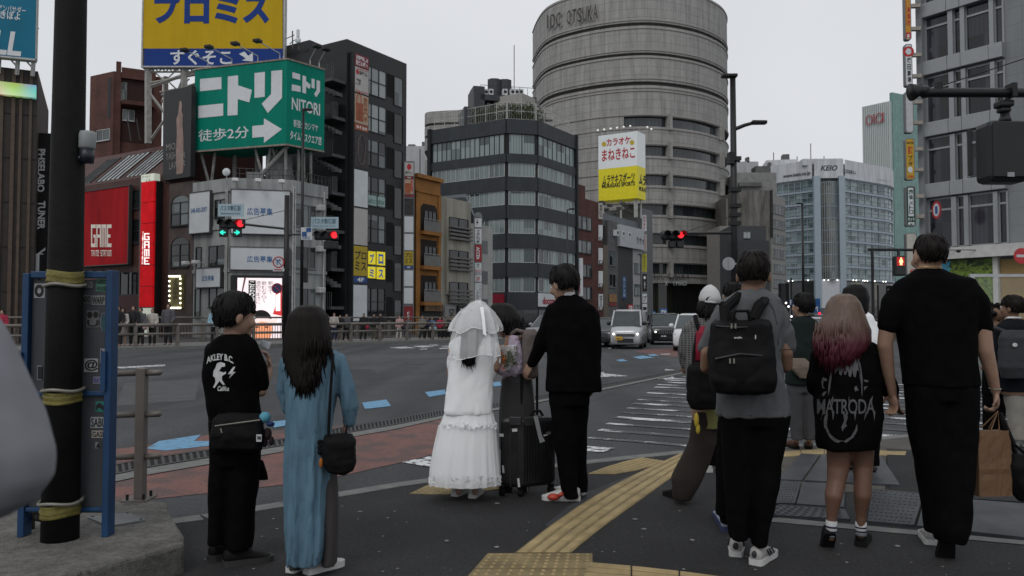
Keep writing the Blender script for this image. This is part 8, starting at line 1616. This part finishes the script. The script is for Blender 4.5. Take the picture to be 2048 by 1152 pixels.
mb=MB();q.loft(mb,[(600,1428,1444,.02,.09),(606,1424,1450,.02,.12)],12);mb.build('peak',capm,cap,True)
rp=thing('backpack','crimson and olive backpack on the person in the checked shirt','backpack',b.p(1400,720,-.1));q.t=rp;mb=MB();q.loft(mb,[(652,1398,1410,.03,-.12),(665,1392,1412,.05,-.13),(700,1387,1412,.06,-.13),(722,1384,1408,.04,-.12)],24,2.4);q.make('pack_body',mb,mat('pack_crimson',(.22,.006,.025),.75),.008,3);mb=MB();q.loft(mb,[(652,1408,1440,.03,-.1),(690,1408,1440,.06,-.12),(740,1404,1440,.06,-.12)],20);mb.build('side_panel',mat('pack_olive',(.06,.065,.045),.8),rp,True);mb=MB();mb.tube([q.p(1390,632,-.06),q.p(1395,650,-.12),q.p(1400,668,-.15)],.018,6);mb.build('strap',bagk,rp)
tt=thing('tote_bag','big black tote bag with a yellow charm beside the checked shirt','tote bag',b.p(1405,815,-.2));q.t=tt;mb=MB();q.loft(mb,[(730,1379,1436,.05,-.2),(740,1375,1438,.07,-.2),(800,1375,1438,.08,-.2),(818,1382,1434,.06,-.2)],28,3);q.make('bag_body',mb,bagk,.01,3,(.008,6,(1,1,1)));mb=MB();q.ball(mb,1393,840,4.5,14,.018,-.24);q.ball(mb,1396,858,4,10,.014,-.24);mb.build('charm',mat('charm_yellow',(.4,.3,.03),.7),tt,True);mb=MB();mb.tube([q.p(1385,735,-.2),q.p(1388,700,-.16),q.p(1393,670,-.13)],.012,6);mb.build('strap',bagk,tt)
b=P('person in black trousers and blue white trainers hidden behind the grey shirt man',5.45,(1447,1062));mb=MB();b.head(mb,1464,590,46,R(25),0,.1,[(1466,640,13),(1465,610,12)]);b.loft(mb,[(640,1440,1500,.07),(850,1440,1500,.09)]);b.limb(mb,[(1455,860,14),(1446,1030,6)]);b.limb(mb,[(1480,860,14),(1458,1040,6)]);b.limb(mb,[(1495,680,8),(1498,760,7),(1490,800,7,.1)]);b.make('body',mb,skin,.012,3);b.face();b.hair(hb,.03,-.07,1.03,-.05,5)
mb=MB();b.loft(mb,[(625,1450,1485,.06),(650,1438,1505,.1),(850,1438,1505,.12)]);b.make('jacket',mb,ck,.014,3);legs(b,[(840,1436,1480,.1),(940,1432,1462,.08),(1030,1433,1457,.07)],[(840,1460,1505,.1),(940,1450,1490,.08),(1045,1442,1468,.07)],ck,None,.014);tsh=mat('trainer_blue',(.35,.38,.45),.6,var=.2,scale=30);nvs=mat('sole_navy',(.03,.04,.1),.6);b.shoe(1444,1048,R(-8),tsh,nvs,.25);b.shoe(1452,1064,R(-12),tsh,nvs,.25)
b=P('man in a grey t-shirt and black trousers carrying a large black backpack',gd(1510,1126).y,(1510,1126));gsh=mat('grey_jersey',(.085,.087,.092),.9,var=.08,scale=5,bump=.1,bscale=400)
mb=MB();b.head(mb,1507,548,88,R(-20),R(6),0,[(1504,612,24),(1504,575,21)]);b.loft(mb,[(612,1470,1540,.07),(700,1450,1550,.1),(830,1455,1560,.1)]);b.limb(mb,[(1440,660,14),(1412,705,11,.0),(1410,735,10,.04),(1440,752,8,.28)]);b.hand(mb,b.p(1442,752,.28),(.6,1,.2),(0,-.3,1),1,.7);b.limb(mb,[(1550,650,14),(1572,705,14,.0),(1573,733,12,.04),(1540,745,9,.28)]);b.hand(mb,b.p(1540,745,.28),(-.6,1,.2),(0,-.3,1),-1,.7);b.limb(mb,[(1480,840,18),(1474,1075,8)]);b.limb(mb,[(1540,840,18),(1518,1085,8)]);b.make('body',mb,skin2,.009,3);b.face();b.hair(hbr,.025,-.055,.98,-.005,21,0,.2)
mb=MB();b.loft(mb,[(577,1484,1528,.06,.01),(584,1470,1540,.085),(598,1447,1562,.11),(640,1432,1570,.13),(720,1432,1560,.13),(780,1434,1570,.14),(833,1437,1579,.145)],36,2.5);b.limb(mb,[(1450,628,24),(1428,665,22,.01),(1413,694,17,.02)]);b.limb(mb,[(1548,625,25),(1565,665,24,.01),(1574,692,21,.02)]);gts=b.make('t_shirt',mb,gsh,.01,4,(.02,6,(1.3,1.3,.7)));[b.decal([line_px(l,.9)],mat('seam_dark',(.035,.035,.038),.9),gts,.004,'seam')for l in([(1532,596),(1547,618),(1554,645),(1557,690)],[(1446,604),(1430,640),(1422,680),(1420,702)],[(1440,829),(1500,831),(1577,829)],[(1415,698),(1402,696)],[(1558,700),(1590,698)])]
legs(b,[(830,1443,1512,.12),(900,1443,1510,.11),(1010,1452,1499,.1),(1078,1460,1494,.08)],[(830,1495,1579,.12),(900,1497,1566,.11),(1010,1501,1549,.1),(1060,1502,1536,.085),(1092,1503,1532,.08)],ck,[(815,1443,1577,.13),(850,1443,1575,.13)],.011)
gsw=mat('trainer_grey',(.34,.33,.32),.6,var=.12,scale=20);b.shoe(1472,1114,R(-16),gsw,shw,.29,stripe=mat('stripe_dark',(.03,.03,.035),.6));b.shoe(1510,1131,R(-36),gsw,shw,.3,stripe=MATS['stripe_dark'])
bp=thing('backpack','large black wide mouth backpack on the man in the grey t-shirt','backpack',b.p(1480,786,-.2));q.Y,q.k,q.t=b.Y,b.k,bp
mb=MB();q.loft(mb,[(640,1430,1536,.05,-.16),(648,1424,1540,.08,-.19),(700,1422,1545,.1,-.2),(712,1422,1546,.11,-.21),(760,1422,1547,.12,-.21),(782,1428,1543,.11,-.2),(788,1440,1532,.08,-.18)],36,3.2);pb=q.make('pack_body',mb,bagk,.01,3,(.012,6,(1,1,1)))
mb=MB()
for x0,y0,x1,y1,x2,y2 in((1452,655,1449,618,1478,592),(1505,640,1520,610,1535,596)):mb.tube([q.p(x0,y0,-.19),q.p(x1,y1,-.15),q.p(x2,y2,-.05)],[.03,.034,.03],8)
mb.tube([q.p(1442,606,-.13),q.p(1462,632,-.17),q.p(1478,655,-.24)],.02,8);mb.tube([q.p(1462,650,-.24),q.p(1470,622,-.25),q.p(1496,622,-.25),q.p(1504,650,-.24)],.011,8);mb.build('strap',bagk,bp)
zm_=mat('zip_satin',(.03,.03,.032),.45,.3);mb=MB();mb.tube([q.p(1432,652,-.25),q.p(1480,655,-.29),q.p(1532,651,-.25)],.005,5);mb.tube([q.p(1430,718,-.3),q.p(1480,708,-.33),q.p(1540,713,-.3)],.006,5);mb.build('zip',zm_,pb);mb=MB()
for x,y in((1463,652),(1471,652),(1460,722),(1468,722)):mb.box(q.p(x,y,-.345 if y>700 else-.3),(.009,.004,.028))
mb.build('zip_pull',sil,pb);mb=MB();put_text(mb,'anello',q.p(1476,675,-.318),V(1,0,0),Z,.045,.012,.03);mb.build('lettering',wht,pb,recalc=False);mb=MB();mb.box(q.p(1511,674,-.31),(.005,.004,.022));mb.build('side_label',wht,pb)
b=P('man in a dark green t-shirt and grey trousers carrying a folded tan parcel',8.75,(1607,899));mb=MB();b.head(mb,1606,612,48,R(30),0,0,[(1606,650,11),(1606,630,10)]);b.loft(mb,[(650,1585,1632,.07),(760,1580,1625,.1)]);b.limb(mb,[(1582,690,8),(1580,722,7,.1)]);b.limb(mb,[(1632,680,8),(1634,735,7,.02),(1620,745,6,-.1)]);b.hand(mb,b.p(1620,745,-.1),(-1,0,0),(0,-.3,1),1,.6,.9);b.limb(mb,[(1590,770,10),(1593,880,5)]);b.limb(mb,[(1620,770,10),(1620,880,5)]);b.make('body',mb,skin,.014,3);b.face();b.hair(hb,.03,-.065,1.04,-.03,31)
mb=MB();b.loft(mb,[(631,1597,1618,.06),(642,1580,1634,.1),(680,1576,1640,.13),(770,1571,1622,.14)]);b.limb(mb,[(1584,660,10),(1579,690,9,.03)]);b.limb(mb,[(1632,660,10),(1636,700,9)]);b.make('t_shirt',mb,mat('cloth_green',(.012,.018,.017),.9,spec=.1),.014,4,(.012,6,(1,1,.7)));legs(b,[(768,1574,1606,.1),(880,1583,1604,.08)],[(768,1602,1632,.1),(880,1608,1630,.08)],mat('trouser_grey',(.05,.051,.055),.9),[(760,1574,1628,.11),(785,1574,1632,.11)],.014)
br_=mat('shoe_rust',(.08,.035,.02),.7,var=.6,scale=30);b.shoe(1594,899,R(12),br_,shk);b.shoe(1617,899,R(-20),br_,shk);t=thing('parcel','folded tan parcel held behind the dark green shirt','parcel',b.p(1602,755,-.16));q.Y,q.k,q.t=b.Y,b.k,t;mb=MB();q.loft(mb,[(716,1582,1610,.02,-.17),(735,1580,1630,.03,-.18),(757,1600,1632,.02,-.17)],16,4);q.make('wrap',mb,mat('parcel_tan',(.16,.125,.1),.8),.01,1,(.008,8,(1,1,1)))
b=P('dark haired woman in a white shirt half hidden between girl and tall man',7.4,(1745,947));mb=MB();b.head(mb,1710,603,44,R(-10),0,0,[(1712,640,12),(1711,615,11)]);b.loft(mb,[(640,1680,1750,.08),(800,1690,1750,.1)]);b.limb(mb,[(1752,680,8),(1774,740,7),(1777,770,6,.05)]);b.hand(mb,b.p(1777,770,.05),(0,.3,-1),(-1,0,0),1,.5,.9);b.limb(mb,[(1735,820,12),(1746,930,6)]);b.limb(mb,[(1705,820,12),(1705,930,6)]);b.make('body',mb,skin,.013,3);b.face()
mb=MB();b.loft(mb,[(620,1698,1728,.06),(632,1680,1745,.09),(680,1668,1762,.12),(790,1680,1760,.13)]);b.limb(mb,[(1745,655,14),(1758,690,12),(1764,705,11)]);b.make('shirt',mb,wj,.013,4,(.01,7,(1,1,.6)));long_hair(b,[(569,1700,1722,.05),(577,1688,1732,.09),(595,1684,1737,.11),(620,1686,1735,.1),(640,1694,1728,.05)],hb,60,.04,15,30,6)if 0 else long_hair(b,[(569,1700,1722,.05,0),(577,1688,1732,.09,0),(595,1684,1737,.11,0),(620,1686,1735,.1,-.01),(640,1694,1728,.05,-.04)],hb,60,.04,15,30,6)
legs(b,[(790,1682,1722,.1),(930,1694,1718,.08)],[(790,1715,1757,.1),(930,1734,1757,.08)],ck,None,.014);b.shoe(1744,948,R(-25),mat('shoe_olive',(.05,.05,.04),.8),shk,.24);b.shoe(1704,944,R(0),shk,shk,.24)
b=P('girl with blonde hair fading to magenta in an oversized black printed shirt',gd(1690,1096).y,(1690,1096));mb=MB();b.head(mb,1686,632,74,R(8),0,0,[(1686,690,14),(1686,660,13)]);b.loft(mb,[(690,1655,1725,.07),(800,1650,1740,.1),(885,1650,1742,.11)]);b.limb(mb,[(1750,720,12),(1784,775,10,.05),(1791,796,8,.08)]);b.hand(mb,b.p(1788,796,.07),(.25,.15,-1),(.6,.2,.1),-1,.7,.95);b.limb(mb,[(1638,740,10),(1630,775,9,.05),(1650,780,8,.25)]);b.hand(mb,b.p(1652,780,.25),(1,.4,0),(0,-.3,1),1,.6,.9)
b.limb(mb,[(1678,870,25),(1677,930,22,.02),(1673,962,18,.0),(1667,992,17,-.03),(1664,1030,10.5,-.02),(1662,1075,8,-.02)],20);b.limb(mb,[(1724,870,25),(1725,930,20,.02),(1726,960,17),(1725,990,17,-.01),(1722,1030,10.5,.02),(1722,1070,8,.03)],20);b.make('body',mb,mat('skin_legs',(.14,.075,.05),.5,var=.12,scale=6),.009,4);b.face()
mb=MB();b.loft(mb,[(668,1662,1712,.06),(680,1640,1735,.1),(705,1632,1752,.13),(760,1632,1758,.15),(830,1634,1764,.155),(880,1636,1756,.15),(897,1640,1746,.14)],36,2.4);b.limb(mb,[(1738,705,24),(1762,750,24,.02),(1778,780,19,.04)]);b.limb(mb,[(1642,712,17),(1632,755,17,.02),(1631,776,14,.05)]);sh_=b.make('t_shirt',mb,ck,.01,5,(.015,5,(1,1,.8)))
gp_=mat('print_grey',(.085,.085,.09),.85,var=.2,scale=30);zz2=lambda l,ox=1560,oy=560,s=3.84:[(ox+x/s,oy+y/s)for x,y in l];D_=[poly_px(zz2(l))for l in([(565,560),(590,575),(612,620),(625,680),(635,760),(634,860),(628,900),(622,800),(605,700),(592,690),(580,750),(565,740),(555,690),(545,745),(528,740),(522,690),(505,730),(492,725),(490,680),(470,735),(455,725),(450,680),(418,730),(412,680),(440,660),(520,655),(560,620)],[(385,720),(400,700),(395,760),(385,830),(372,890),(370,820)],[(330,745),(362,760),(358,778),(335,775),(330,810),(345,835),(325,830),(318,780)],[(335,860),(360,855),(335,895),(320,880)],[(640,765),(680,770),(675,785),(650,782)],[(645,820),(676,815),(645,850)],[(570,830),(585,810),(605,850),(590,845),(580,860)],[(345,1040),(370,1020),(362,1080),(360,1140),(340,1140),(335,1080)],[(500,1040),(518,1010),(520,1060),(500,1100),(515,1120),(480,1150),(470,1130),(490,1090)])]
D_+=[poly_px(zz2(l,1560,820,3.47))for l in([(310,60),(330,20),(325,110),(345,160),(380,195),(410,210),(445,215),(490,185),(520,140),(535,95),(538,140),(510,190),(460,228),(430,215),(400,228),(370,215),(345,190),(318,140)],[(440,40),(470,10),(465,70),(435,150),(425,120),(448,85)])]
b.decal([txt_px('MATRODA',1634,798,1750,828,.012,0,.95)]+[poly_px([(x,800),(x+3,812),(x+dx,800-9)])for x,dx in((1640,-3),(1662,5),(1697,1),(1740,6))]+[poly_px([(x,824),(x+5,822),(x+dx,842)])for x,dx in((1645,-4),(1664,2),(1684,9),(1708,2),(1731,-3),(1746,3))]+D_,gp_,sh_,.006)
pk_=bpy.data.materials.new('hair_blonde_magenta');pk_.use_nodes=True;bb2=pk_.node_tree.nodes['Principled BSDF'];bb2.inputs['Roughness'].default_value=.5;bb2.inputs['Specular IOR Level'].default_value=.3;tcx=N(pk_,'ShaderNodeTexCoord');sx=N(pk_,'ShaderNodeSeparateXYZ');L(pk_,tcx.outputs['Object'],sx.inputs[0]);mp_=N(pk_,'ShaderNodeMapping');mp_.inputs['Scale'].default_value=(60,60,3);L(pk_,tcx.outputs['Object'],mp_.inputs[0]);n1=N(pk_,'ShaderNodeTexNoise');n1.inputs['Scale'].default_value=1;L(pk_,mp_.outputs[0],n1.inputs['Vector']);md=N(pk_,'ShaderNodeMath');md.operation='MULTIPLY_ADD';md.inputs[1].default_value=.09;L(pk_,n1.outputs['Fac'],md.inputs[0]);L(pk_,sx.outputs[2],md.inputs[2]);rp_=N(pk_,'ShaderNodeMapRange');zc=b.p(1686,672).z;rp_.inputs[1].default_value=zc;rp_.inputs[2].default_value=zc+.15;L(pk_,md.outputs[0],rp_.inputs[0]);cr2=N(pk_,'ShaderNodeValToRGB');e=cr2.color_ramp.elements;e[0].color=(.062,.007,.015,1);e[1].color=(.112,.07,.05,1);L(pk_,rp_.outputs[0],cr2.inputs[0]);m3=N(pk_,'ShaderNodeMix');m3.data_type='RGBA';m3.blend_type='MULTIPLY';m3.inputs[0].default_value=.6;L(pk_,cr2.outputs[0],m3.inputs[6]);L(pk_,n1.outputs['Fac'],m3.inputs[7]);g3=N(pk_,'ShaderNodeGamma');g3.inputs[1].default_value=.85;L(pk_,m3.outputs[2],g3.inputs[0]);L(pk_,g3.outputs[0],bb2.inputs['Base Color'])
long_hair(b,[(588,1676,1698,.05,0),(593,1666,1708,.09,0),(606,1657,1717,.12,0),(632,1648,1727,.135,-.01),(660,1634,1738,.135,-.03),(682,1626,1738,.125,-.06),(700,1630,1728,.1,-.09),(718,1642,1708,.07,-.11),(732,1658,1692,.03,-.12)],pk_,110,.05,17,200,15)
sk=mat('sock_white',(.45,.45,.46),.9);nv=mat('sock_navy',(.012,.014,.04),.9)
for x,y,yaw,lift,pit,dy in((1661,1068,-8,1,R(55),-.06),(1721,1094,-30,0,0,0)):
 c0=b.p(1662 if x<1700 else 1722,1072 if x<1700 else 1070,-.02 if x<1700 else .03);c1=b.p(1663 if x<1700 else 1722,1041 if x<1700 else 1044,-.02 if x<1700 else .03);mb=MB();mb.tube([c0,c1],[.033,.034],16);o=mb.build('sock',sk,b.t,True);mb=MB()
 for f_ in(.25,.55):p=c0.lerp(c1,f_);mb.tube([p,p+(c1-c0)*.12],[.0345,.035],16)
 mb.builds('stripe',nv,o)
 b.shoe(x,y,R(yaw),shk,shk,.26,lift,pit,dy)
b=P('very tall man in black t-shirt and black trousers holding a paper bag',4.95,(1862,1090));mb=MB();b.head(mb,1859,511,86,R(0),R(4),0,[(1858,560,27),(1858,530,23)]);b.loft(mb,[(565,1815,1905,.08),(660,1810,1945,.11),(770,1820,1945,.11)]);b.limb(mb,[(1795,610,18),(1774,660,16),(1770,690,15,.01),(1777,745,12,.06),(1785,788,8.5,.1)]);b.hand(mb,b.p(1784,788,.1),(.2,.1,-1),(-.6,-.2,0),1,.7);b.limb(mb,[(1950,610,18),(1964,665,18),(1970,700,16,-.01),(1983,745,12,.0),(1991,782,9,.02)]);b.hand(mb,b.p(1992,784,.02),(.1,.1,-1),(-.9,.4,.1),-1,.8,1.05);b.limb(mb,[(1852,780,18),(1866,1060,6)]);b.limb(mb,[(1912,780,18),(1904,1040,8,-.1)]);b.make('body',mb,skin,.009,3);b.face();b.hair(hbr,.02,-.066,.93,-.005,41,0,.25)
mb=MB();b.loft(mb,[(536,1836,1881,.062),(545,1822,1896,.085),(560,1798,1945,.115),(590,1790,1955,.135),(660,1797,1950,.145),(720,1804,1950,.14),(772,1810,1955,.145)],40,2.5);b.limb(mb,[(1812,582,26),(1790,610,28),(1776,648,22)]);b.limb(mb,[(1930,582,26),(1950,610,28),(1964,650,22)]);b.make('t_shirt',mb,ck,.011,5,(.012,4,(1,1,.7)))
legs(b,[(780,1813,1890,.13),(860,1820,1890,.12),(950,1838,1885,.11),(1066,1856,1876,.09)],[(780,1870,1954,.13),(870,1870,1952,.125,-.03),(960,1868,1943,.12,-.08),(1060,1872,1932,.11,-.13),(1082,1876,1926,.1,-.13)],ck,[(762,1812,1954,.14),(800,1813,1954,.14)],.012)
b.shoe(1862,1090,R(-20),gsw,shw,.27);b.shoe(1900,1058,R(-14),gsw,shk,.29,1,R(62),-.17);mb=MB();mb.tube([b.p(1836,535,-.075),b.p(1858,533,-.105),b.p(1881,535,-.075)],.0035,6);mb.build('necklace',mat('gold',(.5,.35,.12),.3,.9),b.t,True);mb=MB();c=b.p(1990,777,.02);mb.tube([c+V(.031*math.cos(R(a)),.031*math.sin(R(a)),.004*math.sin(R(a)))for a in range(0,361,20)],.004,6);mb.build('bracelet',sil,b.t,True)
kb_=thing('paper_bag','brown paper carrier bag creased across its front hanging from the tall man','paper bag',b.p(1987,1000,-.05));kf=Fac(b.p(1957,900,-.1)[:2],R(84));kr=mat('kraft_paper',(.14,.078,.04),.8,var=.15,scale=5);u1,z0,z1=kf.u(2016),kf.uv(1957,994)[1],kf.uv(1957,862)[1];mb=MB();n=12;gx=[[kf.pt(u1*i/n,z0+(z1-z0)*j/n,.006*noise.noise(V(i*.6,j*.6,1))+(.004 if abs(j-5)<1 else 0))for i in range(n+1)]for j in range(n+1)]
mb.v=[tuple(p)for r in gx for p in r];mb.f=[(j*13+i,j*13+i+1,j*13+i+14,j*13+i+13)for j in range(n)for i in range(n)];mb.mi=[0]*144;mb.fbox(kf,0.002,u1-.002,z0,z1-.01,-.11,-.006);mb.build('bag_body',kr,kb_);mb=MB();hp_=b.p(1996,822,-.02)
for o in(-.01,-.1):mb.tube([kf.pt(u1*.42,z1,o),hp_,kf.pt(u1*.68,z1,o)],.004,6)
mb.build('handle',kr,kb_)
bk_=thing('shoulder_bag','slack black bag beside the brown paper bag','bag',b.p(2040,1000,-.05));q.Y,q.k,q.t=b.Y,b.k,bk_;mb=MB();q.loft(mb,[(908,2024,2062,.04,-.06),(930,2016,2075,.07,-.06),(975,2022,2085,.07,-.06),(1002,2036,2080,.04,-.06)],24);q.make('bag_body',mb,bagk,.009,3,(.012,7,(1,1,1)));mb=MB();mb.tube([q.p(2000,826,-.03),q.p(2015,870,-.05),q.p(2035,915,-.06)],.014,6);mb.tube([q.p(2002,826,-.03),q.p(2030,890,-.1),q.p(2060,915,-.08)],.009,6);mb.build('strap',bagk,bk_)
b=P('older man in a dark suit and pale trousers with a charcoal backpack',9.0,(2030,891));mb=MB();b.head(mb,2024,615,46,R(38),0,0,[(2028,655,11),(2026,632,10)]);b.loft(mb,[(650,2000,2055,.08),(790,2005,2055,.1)]);b.limb(mb,[(1998,680,8),(1992,740,7),(1990,775,6,.05)]);b.hand(mb,b.p(1990,777,.05),(0,.2,-1),(1,0,0),-1,.5);b.limb(mb,[(2022,800,10),(2032,875,5)]);b.limb(mb,[(2044,800,10),(2050,875,5)]);b.make('body',mb,skin2,.014,3);b.face();b.hair(hbr,.025,-.055,1.03,-.03,51)
mb=MB();b.loft(mb,[(633,2014,2040,.06),(637,2012,2042,.065)]);b.make('collar',mb,MATS['collar_white'],.01,1);mb=MB();b.loft(mb,[(638,2010,2046,.07),(652,1994,2062,.11),(720,1990,2066,.13),(782,1996,2064,.13)]);b.limb(mb,[(1998,668,11),(1992,715,10),(1990,762,9,.03)]);b.make('suit_jacket',mb,mat('suit_navy',(.009,.01,.013),.9,spec=.1),.014,4);legs(b,[(775,2008,2040,.1),(880,2024,2046,.08)],[(775,2030,2064,.1),(880,2042,2064,.08)],mat('trouser_cream',(.26,.245,.215),.9),None,.014);b.shoe(2034,893,R(20),shw,shw);b.shoe(2052,893,R(0),shw,shw)
bp=thing('backpack','charcoal backpack with a small pale crest on the older man\'s back','backpack',b.p(2028,755,-.18));q.Y,q.k,q.t=b.Y,b.k,bp;cp=mat('charcoal_canvas',(.03,.031,.035),.85);mb=MB();q.loft(mb,[(660,2006,2050,.05,-.17),(675,2000,2056,.08,-.19),(735,2000,2056,.1,-.19),(757,2006,2052,.07,-.18)],28,3);pb=q.make('pack_body',mb,cp,.011,3,(.008,7,(1,1,1)));mb=MB();mb.tube([q.p(2012,664,-.17),q.p(1998,658,-.12),q.p(1990,655,-.02)],.022,6);mb.build('strap',cp,bp);mb=MB();q.ball(mb,2030,690,5,4,.004,-.295);mb.build('crest',wht,pb)
b=P('curly haired person in black behind the older man',9.8,(1978,880));mb=MB();b.head(mb,1994,630,42,R(10),0,0,[(1992,665,10),(1994,645,9)]);b.loft(mb,[(665,1970,2012,.07),(790,1972,2010,.09)]);b.limb(mb,[(1974,690,7),(1972,735,6,.08),(1966,735,6,.1)]);b.limb(mb,[(1980,800,9),(1979,868,5)]);b.limb(mb,[(1996,800,9),(1996,868,5)]);b.make('body',mb,skin2,.015,3);mb=MB();rnd=random.Random(2)
for k in range(60):mb.ball(b.p(1994+rnd.gauss(0,7),624+rnd.gauss(0,8),rnd.gauss(0,.04)),rnd.uniform(.02,.035),8,6)
b.make('hair',mb,hbr,.012,1);mb=MB();b.loft(mb,[(652,1980,2006,.06),(665,1970,2014,.1),(790,1966,2014,.12)]);b.make('jacket',mb,ck,.014,3);legs(b,[(780,1966,1992,.09),(872,1968,1988,.08)],[(780,1986,2012,.09),(872,1988,2006,.08)],ck,None,.015);b.shoe(1979,882,R(0),shk,shk);b.shoe(1997,882,R(0),shk,shk)
b=P('blurred person in pale grey, only one sleeve showing in front of the blue board',.95,(-60,1152));b.b.z=0;mb=MB();b.limb(mb,[(-160,560,45),(-60,800,35),(-70,1000,30),(-90,1020,28)],20);b.limb(mb,[(-330,400,60),(-330,250,60)]);b.ball(mb,-330,150,110,130,.08);b.loft(mb,[(480,-480,-180,.1),(1300,-470,-190,.12),(2400,-420,-240,.1)]);b.make('body',mb,skin,.012,3);mb=MB();b.loft(mb,[(420,-450,-180,.1),(520,-520,-90,.13),(1000,-520,-120,.15),(1700,-510,-130,.16)]);b.loft(mb,[(560,-200,-80,.05),(650,-150,-22,.06),(740,-140,28,.07),(830,-130,64,.075),(905,-120,92,.075),(960,-120,80,.07),(1010,-120,45,.065),(1050,-120,-25,.06)],40,2.2,lambda a,t:.07*noise.noise(V(math.cos(a)*2.5,t*5,2))+.04*math.sin(a*7+t*5)*t);b.make('shirt',mb,mat('sleeve_grey',(.2,.205,.225),.9,var=.1,scale=4),.009,3,(.006,9,(1,1,.6)))
# ---- far pedestrians
cols={'k':(.012,.012,.014),'g':(.08,.08,.09),'w':(.4,.37,.34),'p':(.4,.25,.25),'b':(.06,.12,.22),'n':(.02,.025,.05),'r':(.3,.02,.05),'o':(.1,.09,.07),'t':(.16,.14,.12),'l':(.25,.4,.5)}
pg_='pedestrians on the far pavement'
def ped(label,x,y0,y1,top,bot,hair='k',skirt=False,bagc=None,face=0,longh=False):
 Y=max(36,1.45*F/(y1-634.5));Y=RF.uv(x,600)and(RF.pt(RF.u(x),0,-2.2).y);b=P(label,Y,(x,y1),pg_);zf=.1;hz_=at(x,y0,Y).z;s=max(1.35,hz_-zf)/1.7;X=lambda u,v,z:V(b.b.x+u*s,b.b.y+v*s,zf+z*s);M=lambda n:mat('ped_'+n,cols[n],.85,var=.15,scale=8)
 def el(mb,pts,rs):[mb.tube([X(*pts[i]),X(*pts[i+1])],[rs[i]*s,rs[i+1]*s],9)for i in range(len(pts)-1)];[mb.ball(X(*p),r*s,9,6)for p,r in zip(pts,rs)]
 f=-1 if face==0 else 1;sx=.1*face if abs(face)==1 else 0
 mb=MB();mb.ball(X(0,0,1.59),(.075*s,.09*s,.11*s),10,8);mb.ball(X(.03*face,-.05,1.55),.055*s,8,6);el(mb,[(0,0,1.3),(0,0,1.5)],[.09,.05]);el(mb,[(.2,0,1.35),(.24,-.02,1.08),(.2,-.16,.98)],[.04,.038,.035]);el(mb,[(-.2,0,1.35),(-.25,0,1.1),(-.22,-.1,.86)],[.04,.038,.035]);el(mb,[(.09,0,.85),(.1,.02,.1)],[.06,.045]);el(mb,[(-.09,0,.85),(-.1-.1*(x%2),0,.1)],[.06,.045]);mb.ball(X(.1,-.06,.04),(.05*s,.12*s,.04*s),8,6);mb.ball(X(-.11,-.06,.04),(.05*s,.12*s,.04*s),8,6);b.make('body',mb,skin,.024,2)
 mb=MB();el(mb,[(0,0,1.4),(0,0,1.2),(0,0,.9)],[.13,.165,.165]);el(mb,[(.19,0,1.4),(.25,-.02,1.1),(.22,-.13,1.0)],[.07,.062,.05]);el(mb,[(-.19,0,1.4),(-.26,0,1.12),(-.23,-.08,.92)],[.07,.062,.05]);b.make('jacket',mb,M(top),.026,3)
 mb=MB();el(mb,[(0,0,.92),(0,0,.6 if skirt else .85)],[.15,.2 if skirt else .15])
 if not skirt:el(mb,[(.09,0,.85),(.1,.02,.12)],[.09,.07]);el(mb,[(-.09,0,.85),(-.1-.1*(x%2),0,.12)],[.09,.07])
 b.make('skirt' if skirt else 'trousers',mb,M(bot),.026,2);mb=MB();mb.ball(X(0,.03,1.62),(.092*s,.095*s,.1*s),10,8)
 if longh:el(mb,[(0,.05,1.58),(.0,.08,1.32)],[.09,.09])
 b.make('hair',mb,hb,.02,1)
 if bagc:mb=MB();mb.ball(X(.24,-.08,.85),(.12*s,.08*s,.15*s),10,7);mb.build('carried_bag',M(bagc),b.t,True)
for a in(('pedestrian in black walking just right of the blue framed board',236,612,690,'k','k'),('pedestrian with wavy hair in a cream blouse near the blue board',245,617,691,'w','t','k',True,None,0,True),('pedestrian in a black coat looking down before the arcade',266,612,690,'k','k'),('pedestrian smiling in a dark jacket over a grey top',280,616,691,'g','k','k',False,'p'),('pedestrian with a white back and long black hair by the red column',304,617,691,'w','k','k',False,None,1,True),('pedestrian in a plain grey jumper leaning on the parapet',336,608,690,'g','k'),('pedestrian in pale blue with a dark bag near the young man\'s head',428,617,690,'l','k','k',False,'n'),('pedestrian in a cream jacket beside the long haired woman',668,626,684,'w','n','k',False,None,1),('pedestrian in charcoal with a printed shirt facing the cream jacket',693,628,684,'g','k','k',False,None,-1),('pedestrian half hidden between cream and charcoal jackets',680,630,683,'k','t'),('pedestrian in black with a magenta bag before the blank white panel',727,627,684,'k','k','k',False,'r'),('pedestrian in a dark coat holding a pale bag',748,628,683,'k','o','k',False,'t'),('pedestrian in a black hood standing beside the dark coat',761,627,683,'k','o'),('pedestrian in pink raising an arm with pale striped trousers',799,631,682,'p','w','k',False,'k',0,True),('pedestrian in a grey suit in front of the crimson panel',817,634,682,'g','g'),('pedestrian in a dark patterned top with folded arms',845,631,682,'t','k'),('pedestrian in navy with a pale bag under the wooden sign',855,635,681,'n','k','k',False,'w'),('pedestrian in bright blue among the waiting group',864,636,681,'b','k','k',False,'l'),('pedestrian in a bright pink top among the waiting group',880,634,681,'r','k'),('pedestrian in brown behind the pink top',888,635,681,'o','k'),('pedestrian in a dark jacket with white shirt front',896,634,681,'k','k','k',False,'w'),('pedestrian in a beige coat nearest the bride\'s veil',906,631,681,'t','k','k',True,None,0,True),('pedestrian in dark red at the far edge by the railing',3,620,692,'r','k')):ped(*a)
